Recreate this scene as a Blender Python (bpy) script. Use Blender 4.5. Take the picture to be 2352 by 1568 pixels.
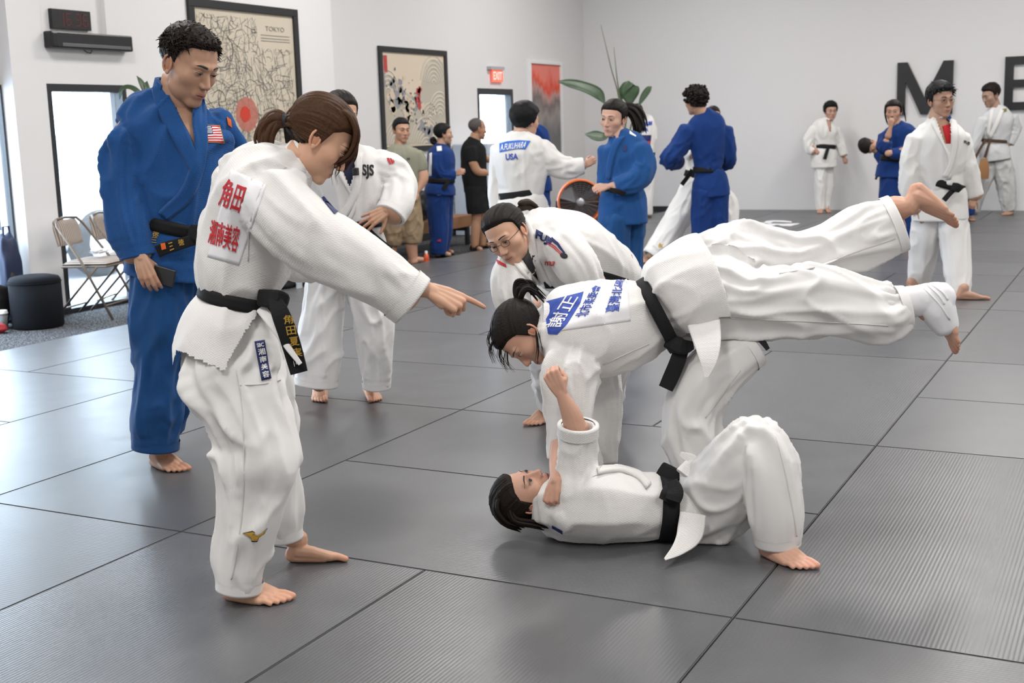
import bpy, bmesh, math, random
import numpy as np
from mathutils import Vector, Matrix
from mathutils.bvhtree import BVHTree

for o in list(bpy.data.objects):
    bpy.data.objects.remove(o, do_unlink=True)
scene = bpy.context.scene
COL = scene.collection
rng = np.random.default_rng(7)
random.seed(7)

# ------------------------------------------------------------------ camera
# solved from the mat seams (two orthogonal floor directions) and the wall verticals of the 2352x1568 photograph
F = 2857.4; PITCH = .170366; ROLL = .029717; YAW = .476125; CAM_H = 1.36
_cp, _sp, _cr, _sr = math.cos(PITCH), math.sin(PITCH), math.cos(ROLL), math.sin(ROLL)
CY, SY = math.cos(YAW), math.sin(YAW)
_M = np.array([[CY, -SY, 0], [SY, CY, 0], [0, 0, 1.]])
_r0 = np.array([1., 0, 0]); _d0 = np.array([0, -_sp, -_cp])
RIGHT = _M @ (_cr*_r0 + _sr*_d0); DOWN = _M @ (-_sr*_r0 + _cr*_d0); FWD = _M @ np.array([0, _cp, -_sp])
C = np.array([0, 0, CAM_H])
UP = -DOWN
cam_data = bpy.data.cameras.new('camera'); cam = bpy.data.objects.new('camera', cam_data); COL.objects.link(cam)
cam_data.sensor_width = 36; cam_data.lens = F/2352*36; cam_data.clip_end = 200; cam_data.clip_start = .05
_m = Matrix.Identity(4)
for _i in range(3):
    _m[_i][0] = RIGHT[_i]; _m[_i][1] = -DOWN[_i]; _m[_i][2] = -FWD[_i]; _m[_i][3] = C[_i]
cam.matrix_world = _m
cam_data.dof.use_dof = True; cam_data.dof.focus_distance = 4.3; cam_data.dof.aperture_fstop = 5.6
scene.camera = cam

# ------------------------------------------------------------------ world, light, exposure
world = bpy.data.worlds.new('sky'); scene.world = world; world.use_nodes = True
_nt = world.node_tree; _nt.nodes.clear()
_out = _nt.nodes.new('ShaderNodeOutputWorld'); _bg = _nt.nodes.new('ShaderNodeBackground')
_bg.inputs['Color'].default_value = (.66, .83, 1.0, 1); _bg.inputs['Strength'].default_value = 16.0
_nt.links.new(_bg.outputs[0], _out.inputs[0])
LAMP_W = 112.0; LAMP_COL = (1.0, .965, .93)
scene.view_settings.view_transform = 'Standard'; scene.view_settings.look = 'None'
scene.view_settings.exposure = 0.0; scene.view_settings.gamma = 1.0; scene.view_settings.use_curve_mapping = False
scene.cycles.max_bounces = 5; scene.cycles.diffuse_bounces = 3; scene.cycles.glossy_bounces = 2
scene.cycles.transmission_bounces = 4; scene.cycles.transparent_max_bounces = 6
scene.cycles.use_denoising = True; scene.cycles.use_adaptive_sampling = True; scene.cycles.adaptive_threshold = .07
scene.cycles.sample_clamp_indirect = 6.0

# ------------------------------------------------------------------ pixel helpers: a pixel is a direction, the distance comes from what it stands on
def ray(x, y): return (x-1176)/F*RIGHT + (y-784)/F*DOWN + FWD
def G(x, y, z=0.):
    d = ray(x, y); return C + d*(z-CAM_H)/d[2]
def onX(x, y, X):
    d = ray(x, y); return C + d*X/d[0]
def onY(x, y, Y):
    d = ray(x, y); return C + d*Y/d[1]
def YD(p): return float(-p[0]*SY + p[1]*CY)          # horizontal distance in front of the camera
def PV(x, y, yd):                                     # pixel on the upright plane at distance yd
    d = ray(x, y); return C + d*yd/(-d[0]*SY + d[1]*CY)
def PXM(p): return F/float((np.asarray(p)-C) @ FWD)   # pixels per metre at p
def pix(p):
    q = np.asarray(p)-C; z = q @ FWD
    return np.stack([1176+F*(q @ RIGHT)/z, 784+F*(q @ DOWN)/z], -1)
def nrm(v):
    v = np.asarray(v, float); return v/max(1e-9, np.linalg.norm(v))

# ------------------------------------------------------------------ materials
MATS = {}
def mat(name, col, rough=.6, spec=.5, metal=0., emit=None, es=0., bump=None, var=0., vscale=3., sss=0., alpha=1., attr=False, trans=0., sheen=0., coat=0.):
    if name in MATS: return MATS[name]
    m = bpy.data.materials.new(name); m.use_nodes = True; MATS[name] = m
    nt = m.node_tree; b = nt.nodes['Principled BSDF']
    b.inputs['Base Color'].default_value = (*col, 1); b.inputs['Roughness'].default_value = rough
    b.inputs['Specular IOR Level'].default_value = spec; b.inputs['Metallic'].default_value = metal
    if coat: b.inputs['Coat Weight'].default_value = coat; b.inputs['Coat Roughness'].default_value = .15
    if sheen: b.inputs['Sheen Weight'].default_value = sheen; b.inputs['Sheen Roughness'].default_value = .5
    if emit: b.inputs['Emission Color'].default_value = (*emit, 1); b.inputs['Emission Strength'].default_value = es
    if sss:
        b.inputs['Subsurface Weight'].default_value = sss; b.inputs['Subsurface Radius'].default_value = (1, .35, .2); b.inputs['Subsurface Scale'].default_value = .006
    if trans: b.inputs['Transmission Weight'].default_value = trans; b.inputs['IOR'].default_value = 1.15
    if alpha < 1: b.inputs['Alpha'].default_value = alpha
    tc = nt.nodes.new('ShaderNodeTexCoord')
    src = None
    if attr:
        at = nt.nodes.new('ShaderNodeVertexColor'); at.layer_name = 'col'; src = at.outputs['Color']
    if var:
        nz = nt.nodes.new('ShaderNodeTexNoise'); nz.inputs['Scale'].default_value = vscale; nz.inputs['Detail'].default_value = 4
        nt.links.new(tc.outputs['Object'], nz.inputs['Vector'])
        mp = nt.nodes.new('ShaderNodeMapRange'); mp.inputs[1].default_value = .3; mp.inputs[2].default_value = .7
        mp.inputs[3].default_value = 1-var; mp.inputs[4].default_value = 1+var*.5
        nt.links.new(nz.outputs['Fac'], mp.inputs[0])
        mx = nt.nodes.new('ShaderNodeMix'); mx.data_type = 'RGBA'; mx.blend_type = 'MULTIPLY'; mx.inputs[0].default_value = 1
        if src is not None: nt.links.new(src, mx.inputs[6])
        else: mx.inputs[6].default_value = (*col, 1)
        nt.links.new(mp.outputs[0], mx.inputs[7]); src = mx.outputs[2]
    if src is not None: nt.links.new(src, b.inputs['Base Color'])
    if bump:
        kind, sc, st, dist = bump
        h = None
        if kind == 'noise':
            n = nt.nodes.new('ShaderNodeTexNoise'); n.inputs['Scale'].default_value = sc; n.inputs['Detail'].default_value = 3
            nt.links.new(tc.outputs['Object'], n.inputs['Vector']); h = n.outputs['Fac']
        elif kind == 'weave':
            hs = []
            for ang in (.6, -.6):
                mpn = nt.nodes.new('ShaderNodeMapping'); mpn.inputs['Rotation'].default_value = (.3, ang, ang)
                w = nt.nodes.new('ShaderNodeTexWave'); w.inputs['Scale'].default_value = sc; w.bands_direction = 'Z'
                w.inputs['Distortion'].default_value = .6; w.inputs['Detail'].default_value = 1
                nt.links.new(tc.outputs['Object'], mpn.inputs['Vector']); nt.links.new(mpn.outputs[0], w.inputs['Vector']); hs.append(w.outputs['Fac'])
            mu = nt.nodes.new('ShaderNodeMath'); mu.operation = 'MULTIPLY'; nt.links.new(hs[0], mu.inputs[0]); nt.links.new(hs[1], mu.inputs[1])
            h = mu.outputs[0]
        elif kind == 'wave':
            w = nt.nodes.new('ShaderNodeTexWave'); w.inputs['Scale'].default_value = sc; w.bands_direction = 'X'
            w.inputs['Distortion'].default_value = .2; nt.links.new(tc.outputs['Object'], w.inputs['Vector']); h = w.outputs['Fac']
        bn = nt.nodes.new('ShaderNodeBump'); bn.inputs['Strength'].default_value = st; bn.inputs['Distance'].default_value = dist
        nt.links.new(h, bn.inputs['Height']); nt.links.new(bn.outputs[0], b.inputs['Normal'])
    return m
def srgb(r, g, b):
    f = lambda c: (c/255/12.92) if c/255 <= .04045 else ((c/255+.055)/1.055)**2.4
    return (f(r), f(g), f(b))

# ------------------------------------------------------------------ object helpers
def link(name, me, m=None, parent=None, smooth=False):
    o = bpy.data.objects.new(name, me); COL.objects.link(o)
    if m is not None:
        for mm in (m if isinstance(m, (list, tuple)) else [m]): me.materials.append(mm)
    if smooth and len(me.polygons): me.polygons.foreach_set('use_smooth', np.ones(len(me.polygons), bool))
    if parent is not None: o.parent = parent
    return o
def mesh(name, V, Fc, m=None, parent=None, smooth=False):
    me = bpy.data.meshes.new(name); me.from_pydata([tuple(map(float, v)) for v in V], [], [tuple(map(int, f)) for f in Fc]); me.update()
    return link(name, me, m, parent, smooth)
def tag(o, label=None, cat=None, group=None, kind=None):
    if label: o['label'] = label
    if cat: o['category'] = cat
    if group: o['group'] = group
    if kind: o['kind'] = kind
    return o
def empty(name, loc=(0, 0, 0), label=None, cat=None, group=None, kind=None):
    o = bpy.data.objects.new(name, None); COL.objects.link(o); o.location = Vector(tuple(map(float, loc))); o.empty_display_size = .1
    bpy_mw[o.name] = Matrix.Translation(o.location)
    return tag(o, label, cat, group, kind)
bpy_mw = {}
def adopt(o, parent):                                  # parent while keeping world-space vertices
    o.parent = parent
    o.matrix_parent_inverse = bpy_mw.get(parent.name, Matrix.Identity(4)).inverted()
    return o
class MB:
    """collects simple solids, builds one mesh object"""
    def __init__(s): s.v = []; s.f = []; s.mi = []; s.cur = 0
    def add(s, V, Fc):
        b = len(s.v); s.v += [tuple(map(float, p)) for p in V]; s.f += [tuple(int(i)+b for i in f) for f in Fc]; s.mi += [s.cur]*len(Fc)
    def box(s, a, b, M=None):
        a = np.array(a, float); b = np.array(b, float)
        V = [(x, y, z) for x in (a[0], b[0]) for y in (a[1], b[1]) for z in (a[2], b[2])]
        if M is not None: V = [tuple(M @ Vector(v)) for v in V]
        s.add(V, [(0, 1, 3, 2), (4, 6, 7, 5), (0, 4, 5, 1), (2, 3, 7, 6), (0, 2, 6, 4), (1, 5, 7, 3)])
    def bar(s, p, q, r, r2=None, n=8):
        p = np.array(p, float); q = np.array(q, float); r2 = r if r2 is None else r2
        t = nrm(q-p); u = nrm(np.cross(t, (0, 0, 1) if abs(t[2]) < .9 else (1, 0, 0))); w = np.cross(t, u)
        V = []
        for c, rr in ((p, r), (q, r2)):
            for k in range(n):
                a = 2*math.pi*k/n; V.append(c+rr*(math.cos(a)*u+math.sin(a)*w))
        Fc = [(k, (k+1) % n, n+(k+1) % n, n+k) for k in range(n)] + [tuple(range(n))[::-1], tuple(range(n, 2*n))]
        s.add(V, Fc)
    def path(s, pts, r, n=8):
        V, Fc = sweep([np.array(p, float) for p in pts], [r]*len(pts), n); s.add(V, Fc)
    def lathe(s, prof, o=(0, 0, 0), n=24, ax=None):
        o = np.array(o, float); V = []; m = len(prof)
        A = (np.array((1., 0, 0)), np.array((0, 1., 0)), np.array((0, 0, 1.))) if ax is None else ax
        for r, z in prof:
            for k in range(n):
                a = 2*math.pi*k/n; V.append(o+A[0]*r*math.cos(a)+A[1]*r*math.sin(a)+A[2]*z)
        Fc = [(i*n+k, i*n+(k+1) % n, (i+1)*n+(k+1) % n, (i+1)*n+k) for i in range(m-1) for k in range(n)]
        Fc += [tuple(range(n))[::-1], tuple(range((m-1)*n, m*n))]
        s.add(V, Fc)
    def build(s, name, m, parent=None, smooth=False, bevel=0., world=True):
        me = bpy.data.meshes.new(name); me.from_pydata(s.v, [], s.f); me.update()
        o = link(name, me, m, None, smooth)
        if len(set(s.mi)) > 1: me.polygons.foreach_set('material_index', s.mi)
        if parent is not None:
            if world: adopt(o, parent)
            else: o.parent = parent
        if bevel:
            bv = o.modifiers.new('b', 'BEVEL'); bv.width = bevel; bv.segments = 2; bv.limit_method = 'ANGLE'
        return o
def sweep(P, R, n=8, flat=1., side=None):
    """round (or flattened) tube along world points P with radii R"""
    P = np.array(P, float); m = len(P); V = []; u = None
    for i in range(m):
        t = nrm(P[min(i+1, m-1)]-P[max(i-1, 0)])
        if u is None:
            ref = np.array(side) if side is not None else (np.array((0, 0, 1.)) if abs(t[2]) < .9 else np.array((1., 0, 0)))
            u = ref - t*(ref @ t)
        else: u = u - t*(u @ t)
        u = nrm(u); w = np.cross(t, u)
        for k in range(n):
            a = 2*math.pi*k/n; V.append(P[i]+R[i]*(math.cos(a)*u+flat*math.sin(a)*w))
    Fc = [(i*n+k, i*n+(k+1) % n, (i+1)*n+(k+1) % n, (i+1)*n+k) for i in range(m-1) for k in range(n)]
    Fc += [tuple(range(n))[::-1], tuple(range((m-1)*n, m*n))]
    return V, Fc

# ------------------------------------------------------------------ noise
def _hash(i, j, k, seed):
    h = (i*374761393 + j*668265263 + k*2147483647 + seed*1274126177) & 0xffffffff
    h = ((h ^ (h >> 13))*1274126177) & 0xffffffff
    return ((h ^ (h >> 16)) & 0xffff)/65535.
def vnoise(p, seed=0):
    p = np.asarray(p, float); i = np.floor(p).astype(np.int64); f = p-i; f = f*f*(3-2*f); out = 0
    for a in (0, 1):
        for b in (0, 1):
            for c in (0, 1):
                w = (f[:, 0] if a else 1-f[:, 0])*(f[:, 1] if b else 1-f[:, 1])*(f[:, 2] if c else 1-f[:, 2])
                out = out + w*_hash(i[:, 0]+a, i[:, 1]+b, i[:, 2]+c, seed)
    return out*2-1

# ------------------------------------------------------------------ lofted limbs and garments
def catmull(A, sub):
    A = np.asarray(A, float); n = len(A)
    if n < 3 or sub < 2:
        t = np.linspace(0, n-1, (n-1)*sub+1); i = np.minimum(t.astype(int), n-2); f = (t-i)[:, None]
        return A[i]*(1-f)+A[i+1]*f
    out = []
    for i in range(n-1):
        p0 = A[i-1] if i else 2*A[0]-A[1]; p1 = A[i]; p2 = A[i+1]; p3 = A[i+2] if i+2 < n else 2*A[-1]-A[-2]
        for k in range(sub):
            t = k/sub
            out.append(.5*((2*p1)+(-p0+p2)*t+(2*p0-5*p1+4*p2-p3)*t*t+(-p0+3*p1-3*p2+p3)*t**3))
    out.append(A[-1]); return np.array(out)
class Tube:
    """a limb or trunk: stations (px, py, half width px, depth offset m, depth/width ratio)"""
    def __init__(s, st, Y0, ratio=1., n=20, sub=5, power=2., hollow=0., wall=.006, grow=0., cap0=.5, cap1=.5):
        c = []; w = []; t = []
        for q in st:
            x, y, hw = q[:3]; dd = q[3] if len(q) > 3 else 0.; rt = q[4] if len(q) > 4 else ratio
            p = PV(x, y, Y0+dd); k = hw/PXM(p); c.append(p); w.append(k); t.append(k*rt)
        A = catmull(np.column_stack([np.array(c), w, t]), sub)
        s.P = A[:, :3]; s.W = np.maximum(A[:, 3]+grow, .002); s.T = np.maximum(A[:, 4]+grow, .002)
        s.frames(); s.n = n; s.power = power; s.hollow = hollow; s.wall = wall; s.caps = (cap0, cap1)
    def frames(s):
        m = len(s.P); s.Tn = np.array([nrm(s.P[min(i+1, m-1)]-s.P[max(i-1, 0)]) for i in range(m)])
        s.S = []; s.N = []; prev = None
        for i in range(m):
            V = nrm(s.P[i]-C); S = np.cross(s.Tn[i], V); L = np.linalg.norm(S)
            if prev is not None:
                pr = prev - s.Tn[i]*(prev @ s.Tn[i])
                S = S if S @ pr >= 0 or L > .5 else -S
                if L < .35: S = S + nrm(pr)*(.35-L)*3
            S = nrm(S); prev = S; s.S.append(S); s.N.append(nrm(np.cross(S, s.Tn[i])))
        s.S = np.array(s.S); s.N = np.array(s.N)
    def ring(s, c, S, N, w, t):
        a = np.linspace(0, 2*math.pi, s.n, endpoint=False); e = 2/s.power
        ca, sa = np.cos(a), np.sin(a); ca = np.sign(ca)*np.abs(ca)**e; sa = np.sign(sa)*np.abs(sa)**e
        return c + np.outer(ca*w, S) + np.outer(sa*t, N)
    def geo(s):
        R = []; m = len(s.P)
        c0, c1 = s.caps
        if c0:
            for f, k in ((1., .35), (.75, .72), (.35, .93)):
                R.append(s.ring(s.P[0]-s.Tn[0]*c0*min(s.W[0], s.T[0])*f, s.S[0], s.N[0], s.W[0]*k, s.T[0]*k))
        for i in range(m): R.append(s.ring(s.P[i], s.S[i], s.N[i], s.W[i], s.T[i]))
        if s.hollow:
            L = 0; i = m-1
            while i >= 0 and L < s.hollow:
                R.append(s.ring(s.P[i], s.S[i], s.N[i], max(.004, s.W[i]-s.wall), max(.004, s.T[i]-s.wall)))
                if i: L += np.linalg.norm(s.P[i]-s.P[i-1])
                i -= 1
        elif c1:
            for f, k in ((.35, .93), (.75, .72), (1., .35)):
                R.append(s.ring(s.P[-1]+s.Tn[-1]*c1*min(s.W[-1], s.T[-1])*f, s.S[-1], s.N[-1], s.W[-1]*k, s.T[-1]*k))
        n = s.n; V = np.concatenate(R); k = len(R)
        Fc = [(i*n+j, i*n+(j+1) % n, (i+1)*n+(j+1) % n, (i+1)*n+j) for i in range(k-1) for j in range(n)]
        Fc += [tuple(range(n))[::-1], tuple(range((k-1)*n, k*n))]
        return V, Fc
def merge(parts):
    V = []; Fc = []; b = 0
    for v, f in parts:
        V.append(np.asarray(v, float)); Fc += [tuple(i+b for i in q) for q in f]; b += len(v)
    return np.concatenate(V), Fc
def remesh(V, Fc, voxel, smooth=4, fac=.5):
    me = bpy.data.meshes.new('tmp'); me.from_pydata([tuple(v) for v in V], [], Fc); me.update()
    o = bpy.data.objects.new('tmp', me); COL.objects.link(o)
    r = o.modifiers.new('r', 'REMESH'); r.mode = 'VOXEL'; r.voxel_size = voxel; r.use_smooth_shade = True
    if smooth:
        sm = o.modifiers.new('s', 'SMOOTH'); sm.factor = fac; sm.iterations = smooth
    dg = bpy.context.evaluated_depsgraph_get(); dg.update()
    ev = o.evaluated_get(dg); m2 = ev.to_mesh()
    nv = len(m2.vertices); co = np.empty(nv*3); m2.vertices.foreach_get('co', co)
    no = np.empty(nv*3); m2.vertices.foreach_get('normal', no)
    npn = len(m2.polygons); ls = np.empty(npn, int); lt = np.empty(npn, int)
    m2.polygons.foreach_get('loop_start', ls); m2.polygons.foreach_get('loop_total', lt)
    lv = np.empty(len(m2.loops), int); m2.loops.foreach_get('vertex_index', lv)
    if (lt == 4).all(): faces = lv.reshape(-1, 4)
    else: faces = [tuple(lv[a:a+b]) for a, b in zip(ls, lt)]
    ev.to_mesh_clear(); bpy.data.objects.remove(o); bpy.data.meshes.remove(me)
    return co.reshape(-1, 3), no.reshape(-1, 3), faces
def folds(co, no, tubes, amp, freq=9., seed=0, faces=None):
    """cloth wrinkles: ridges running mostly round the limb, drifting along it, stronger where the limb bends"""
    P = []; TT = []; SS = []; NN = []; ss = []; bend = []; W = []; fade = []
    for ti, t in enumerate(tubes):
        d = np.r_[0, np.cumsum(np.linalg.norm(np.diff(t.P, axis=0), axis=1))]
        k = np.zeros(len(t.P)); win = max(2, len(t.P)//10)
        for i in range(len(t.P)):
            a = t.Tn[max(0, i-win)]; b = t.Tn[min(len(t.P)-1, i+win)]; k[i] = math.acos(max(-1, min(1, a @ b)))
        P.append(t.P); TT.append(t.Tn); SS.append(t.S); NN.append(t.N); ss.append(d+ti*7.3); fade.append(np.clip((d[-1]-d)/.09, .12, 1) if t.hollow else np.ones(len(d))); bend.append(k); W.append(np.maximum(t.W, t.T))
    P = np.concatenate(P); SS = np.concatenate(SS); NN = np.concatenate(NN); ss = np.concatenate(ss); bend = np.concatenate(bend); W = np.concatenate(W)
    idx = np.empty(len(co), int)
    for a in range(0, len(co), 8000):
        d = ((co[a:a+8000, None, :]-P[None])**2).sum(2)/(W[None]**2); idx[a:a+8000] = d.argmin(1)
    rel = co-P[idx]; u = (rel*SS[idx]).sum(1); v = (rel*NN[idx]).sum(1); ang = np.arctan2(v, u)
    s = ss[idx]+(rel*np.concatenate(TT)[idx]).sum(1)
    w1 = vnoise(np.column_stack([s*freq*.35, np.cos(ang)*.8+seed, np.sin(ang)*.8]), seed+1)
    q = np.column_stack([s*freq+1.6*w1+ang*.55, np.cos(ang)*.9, np.sin(ang)*.9+seed*3.1])
    r1 = 2.2*(1-np.abs(vnoise(q, seed+2)))**4-.6
    q2 = np.column_stack([s*freq*.45-ang*.9+w1*1.3, np.cos(ang)*1.7, np.sin(ang)*1.7+seed])
    r2 = 2.2*(1-np.abs(vnoise(q2, seed+5)))**4-.6
    q3 = np.column_stack([s*freq*2.1+ang*1.1+2*w1, np.cos(ang)*2.6, np.sin(ang)*2.6+seed*2])
    r3 = 1-np.abs(vnoise(q3, seed+6))*2
    lo = vnoise(co*5.+seed, seed+9); gate = np.clip(.5+1.1*vnoise(co*4.+seed*1.7, seed+12), 0, 1)
    k = np.clip(.40+bend[idx]*.9, .38, 1.05)
    d = amp*(k*(.7*r1+.8*r2)+.22*r3*gate+.8*lo)*.6*np.concatenate(fade)[idx]
    if faces is not None:
        fa = np.asarray(faces); E = np.concatenate([fa[:, [0, 1]], fa[:, [1, 2]], fa[:, [2, 3]], fa[:, [3, 0]]]) if fa.ndim == 2 and fa.shape[1] == 4 else None
        if E is not None:
            cnt = np.maximum(np.bincount(E.ravel(), minlength=len(co)), 1)
            for _ in range(2): d = .4*d+.6*(np.bincount(E[:, 0], d[E[:, 1]], len(co))+np.bincount(E[:, 1], d[E[:, 0]], len(co)))/cnt
    return co+no*d[:, None]
def flat_mesh(name, co, faces, m=None, parent=None, smooth=True):
    me = bpy.data.meshes.new(name); fa = np.asarray(faces) if not isinstance(faces, list) else None
    if fa is not None and len(fa):
        nf, k = fa.shape
        me.vertices.add(len(co)); me.vertices.foreach_set('co', np.ascontiguousarray(co, dtype=np.float32).ravel())
        me.loops.add(nf*k); me.loops.foreach_set('vertex_index', fa.ravel().astype(np.int32))
        me.polygons.add(nf); me.polygons.foreach_set('loop_start', np.arange(0, nf*k, k, dtype=np.int32))
        me.update(calc_edges=True); me.validate()
    else:
        me.from_pydata([tuple(map(float, v)) for v in co], [], [tuple(map(int, f)) for f in faces]); me.update()
    o = link(name, me, m, None, smooth)
    if parent is not None: adopt(o, parent)
    return o
def inpoly(xy, poly):
    x, y = xy[:, 0], xy[:, 1]; ins = np.zeros(len(xy), bool); n = len(poly); j = n-1
    for i in range(n):
        xi, yi = poly[i]; xj, yj = poly[j]
        c = ((yi > y) != (yj > y)) & (x < (xj-xi)*(y-yi)/((yj-yi) or 1e-9)+xi); ins ^= c; j = i
    return ins
def garment(name, tubes, m, parent, voxel=.008, smooth=5, amp=.006, freq=9., seed=0, cut=None, extra=(), clamp=None, cut_all=False):
    for t in tubes: t.wall = max(t.wall, 2.4*voxel)
    V, Fc = merge([t.geo() for t in tubes]+list(extra))
    co, no, fa = remesh(V, Fc, voxel, smooth)
    if amp: co = folds(co, no, tubes, amp*1.15, freq, seed, fa)
    if clamp is not None: co[:, 2] = np.maximum(co[:, 2], clamp)
    if cut is not None:
        fc = np.asarray(fa); ctr = co[fc].mean(1); nn = np.cross(co[fc[:, 1]]-co[fc[:, 0]], co[fc[:, 2]]-co[fc[:, 0]])
        face = ((ctr-C)*nn).sum(1) < 0
        keep = ~(inpoly(pix(ctr), cut) & (face | cut_all)); fa = fc[keep]
    o = flat_mesh(name, co, fa, m, parent)
    o_raw[o.name] = (co, fa)
    return o
o_raw = {}
class _Lazy(dict):
    def __missing__(s, k):
        co, fa = o_raw[k]; s[k] = BVHTree.FromPolygons(np.asarray(co).tolist(), np.asarray(fa).tolist() if not isinstance(fa, list) else fa); return s[k]
o_bvh = _Lazy()

# ------------------------------------------------------------------ things laid on a surface (patches, lapels, lettering)
def hit(objs, x, y, off=0.):
    d = Vector(ray(x, y)).normalized(); best = None
    for o in objs:
        h = o_bvh[o.name].ray_cast(Vector(C), d)
        if h[0] is not None and (best is None or h[3] < best[3]): best = h
    if best is None: return None
    n = best[1]
    if n.dot(d) > 0: n = -n
    return np.array(best[0]), np.array(n)
def lay(objs, XY, off):
    """px points -> points on the garment, lifted by off towards the outside; misses take the depth of the nearest hit"""
    P = np.full((len(XY), 3), np.nan)
    view = []
    for i, (x, y) in enumerate(XY):
        h = hit(objs, x, y)
        if h is not None:
            v = -nrm(h[0]-C); n = nrm(h[1]+.8*v); P[i] = h[0]+n*off
    ok = ~np.isnan(P[:, 0])
    if not ok.any():                                    # nothing under these pixels: take the nearest point of the garment
        mid = np.asarray(o_raw[objs[0].name][0]).mean(0)
        for i, (x, y) in enumerate(XY):
            h = o_bvh[objs[0].name].find_nearest(Vector(PV(x, y, YD(mid)))); P[i] = np.array(h[0])+np.array(h[1])*off
        return P
    XYa = np.array(XY, float)
    for i in np.where(~ok)[0]:
        j = np.where(ok)[0][((XYa[ok]-XYa[i])**2).sum(1).argmin()]
        P[i] = PV(XYa[i][0], XYa[i][1], YD(P[j]))
    return P
def solid(name, P, Fc, m, parent, thick, smooth=True):
    """thin solid: P faces outside, thickened inwards"""
    P = np.asarray(P, float); n = np.zeros_like(P)
    for f in Fc:
        a, b, c = P[f[0]], P[f[1]], P[f[2]]; k = np.cross(b-a, c-a)
        for i in f: n[i] += k
    v = np.array([-nrm(p-C) for p in P]); L = np.linalg.norm(n, axis=1, keepdims=True); n = n/np.maximum(L, 1e-12)
    if (n*v).sum() < 0: Fc = [tuple(f[::-1]) for f in Fc]; n = -n
    m_ = len(P); Q = P-n*thick
    edges = {}
    for f in Fc:
        for a, b in zip(f, f[1:]+f[:1]): edges[(a, b)] = edges.get((a, b), 0)+1
    side = [(b, a, a+m_, b+m_) for (a, b) in edges if (b, a) not in edges]
    V = np.concatenate([P, Q]); FF = [tuple(f) for f in Fc]+[tuple(i+m_ for i in f[::-1]) for f in Fc]+side
    return flat_mesh(name, V, FF, m, parent, smooth)
def quadmap(q, u, v):
    q = np.array(q, float); u = np.asarray(u)[..., None]; v = np.asarray(v)[..., None]
    return q[0]*(1-u)*(1-v)+q[1]*u*(1-v)+q[2]*u*v+q[3]*(1-u)*v     # corners TL,TR,BR,BL
def patch(name, objs, quad, m, parent, off=.003, thick=.003, nx=8, ny=8):
    g = [(i/nx, j/ny) for j in range(ny+1) for i in range(nx+1)]
    XY = quadmap(quad, [a for a, b in g], [b for a, b in g]); P = lay(objs, XY, off)
    Fc = [(j*(nx+1)+i, j*(nx+1)+i+1, (j+1)*(nx+1)+i+1, (j+1)*(nx+1)+i) for j in range(ny) for i in range(nx)]
    return solid(name, P, Fc, m, parent, thick)
def ribbon(name, objs, A, B, m, parent, off=.008, thick=.008, sub=4, nw=3, ridge=0.):
    """strip between two px polylines A and B, lying on the garment"""
    A = catmull(np.array(A, float), sub); B = catmull(np.array(B, float), sub); XY = []
    for k in range(nw+1):
        f = k/nw; XY += list(A*(1-f)+B*f)
    n = len(A); P = lay(objs, XY, off)
    if ridge:
        for k in range(nw+1):
            if k % 2: P[k*n:(k+1)*n] += np.array([nrm(v-C) for v in P[k*n:(k+1)*n]])*ridge
    for k in range(nw+1):                                # smooth along the strip
        r = P[k*n:(k+1)*n]
        for _ in range(2): r[1:-1] = .25*r[:-2]+.5*r[1:-1]+.25*r[2:]
    Fc = [(k*n+i, k*n+i+1, (k+1)*n+i+1, (k+1)*n+i) for k in range(nw) for i in range(n-1)]
    return solid(name, P, Fc, m, parent, thick)
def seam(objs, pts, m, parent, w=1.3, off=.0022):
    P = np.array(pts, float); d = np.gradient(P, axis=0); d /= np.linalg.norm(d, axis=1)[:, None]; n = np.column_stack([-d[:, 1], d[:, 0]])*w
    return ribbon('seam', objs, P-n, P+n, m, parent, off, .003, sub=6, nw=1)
_txt = {}
def text_geo(s, bold=0., res=3):
    key = (s, bold, res)
    if key in _txt: return _txt[key]
    cu = bpy.data.curves.new('t', 'FONT'); cu.body = s; cu.resolution_u = res; cu.fill_mode = 'FRONT'; cu.dimensions = '2D'; cu.offset = bold
    cu.space_line = .95
    o = bpy.data.objects.new('t', cu); COL.objects.link(o)
    dg = bpy.context.evaluated_depsgraph_get(); dg.update(); me = o.evaluated_get(dg).to_mesh()
    bm = bmesh.new(); bm.from_mesh(me); o.evaluated_get(dg).to_mesh_clear()
    bpy.data.objects.remove(o); bpy.data.curves.remove(cu)
    bmesh.ops.triangulate(bm, faces=bm.faces)
    bm.verts.index_update()
    V = np.array([v.co[:2] for v in bm.verts]); Fc = [tuple(v.index for v in f.verts) for f in bm.faces]; bm.free()
    lo, hi = V.min(0), V.max(0); V = (V-lo)/np.maximum(hi-lo, 1e-6); V[:, 1] = 1-V[:, 1]
    _txt[key] = (V, Fc); return V, Fc
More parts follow.
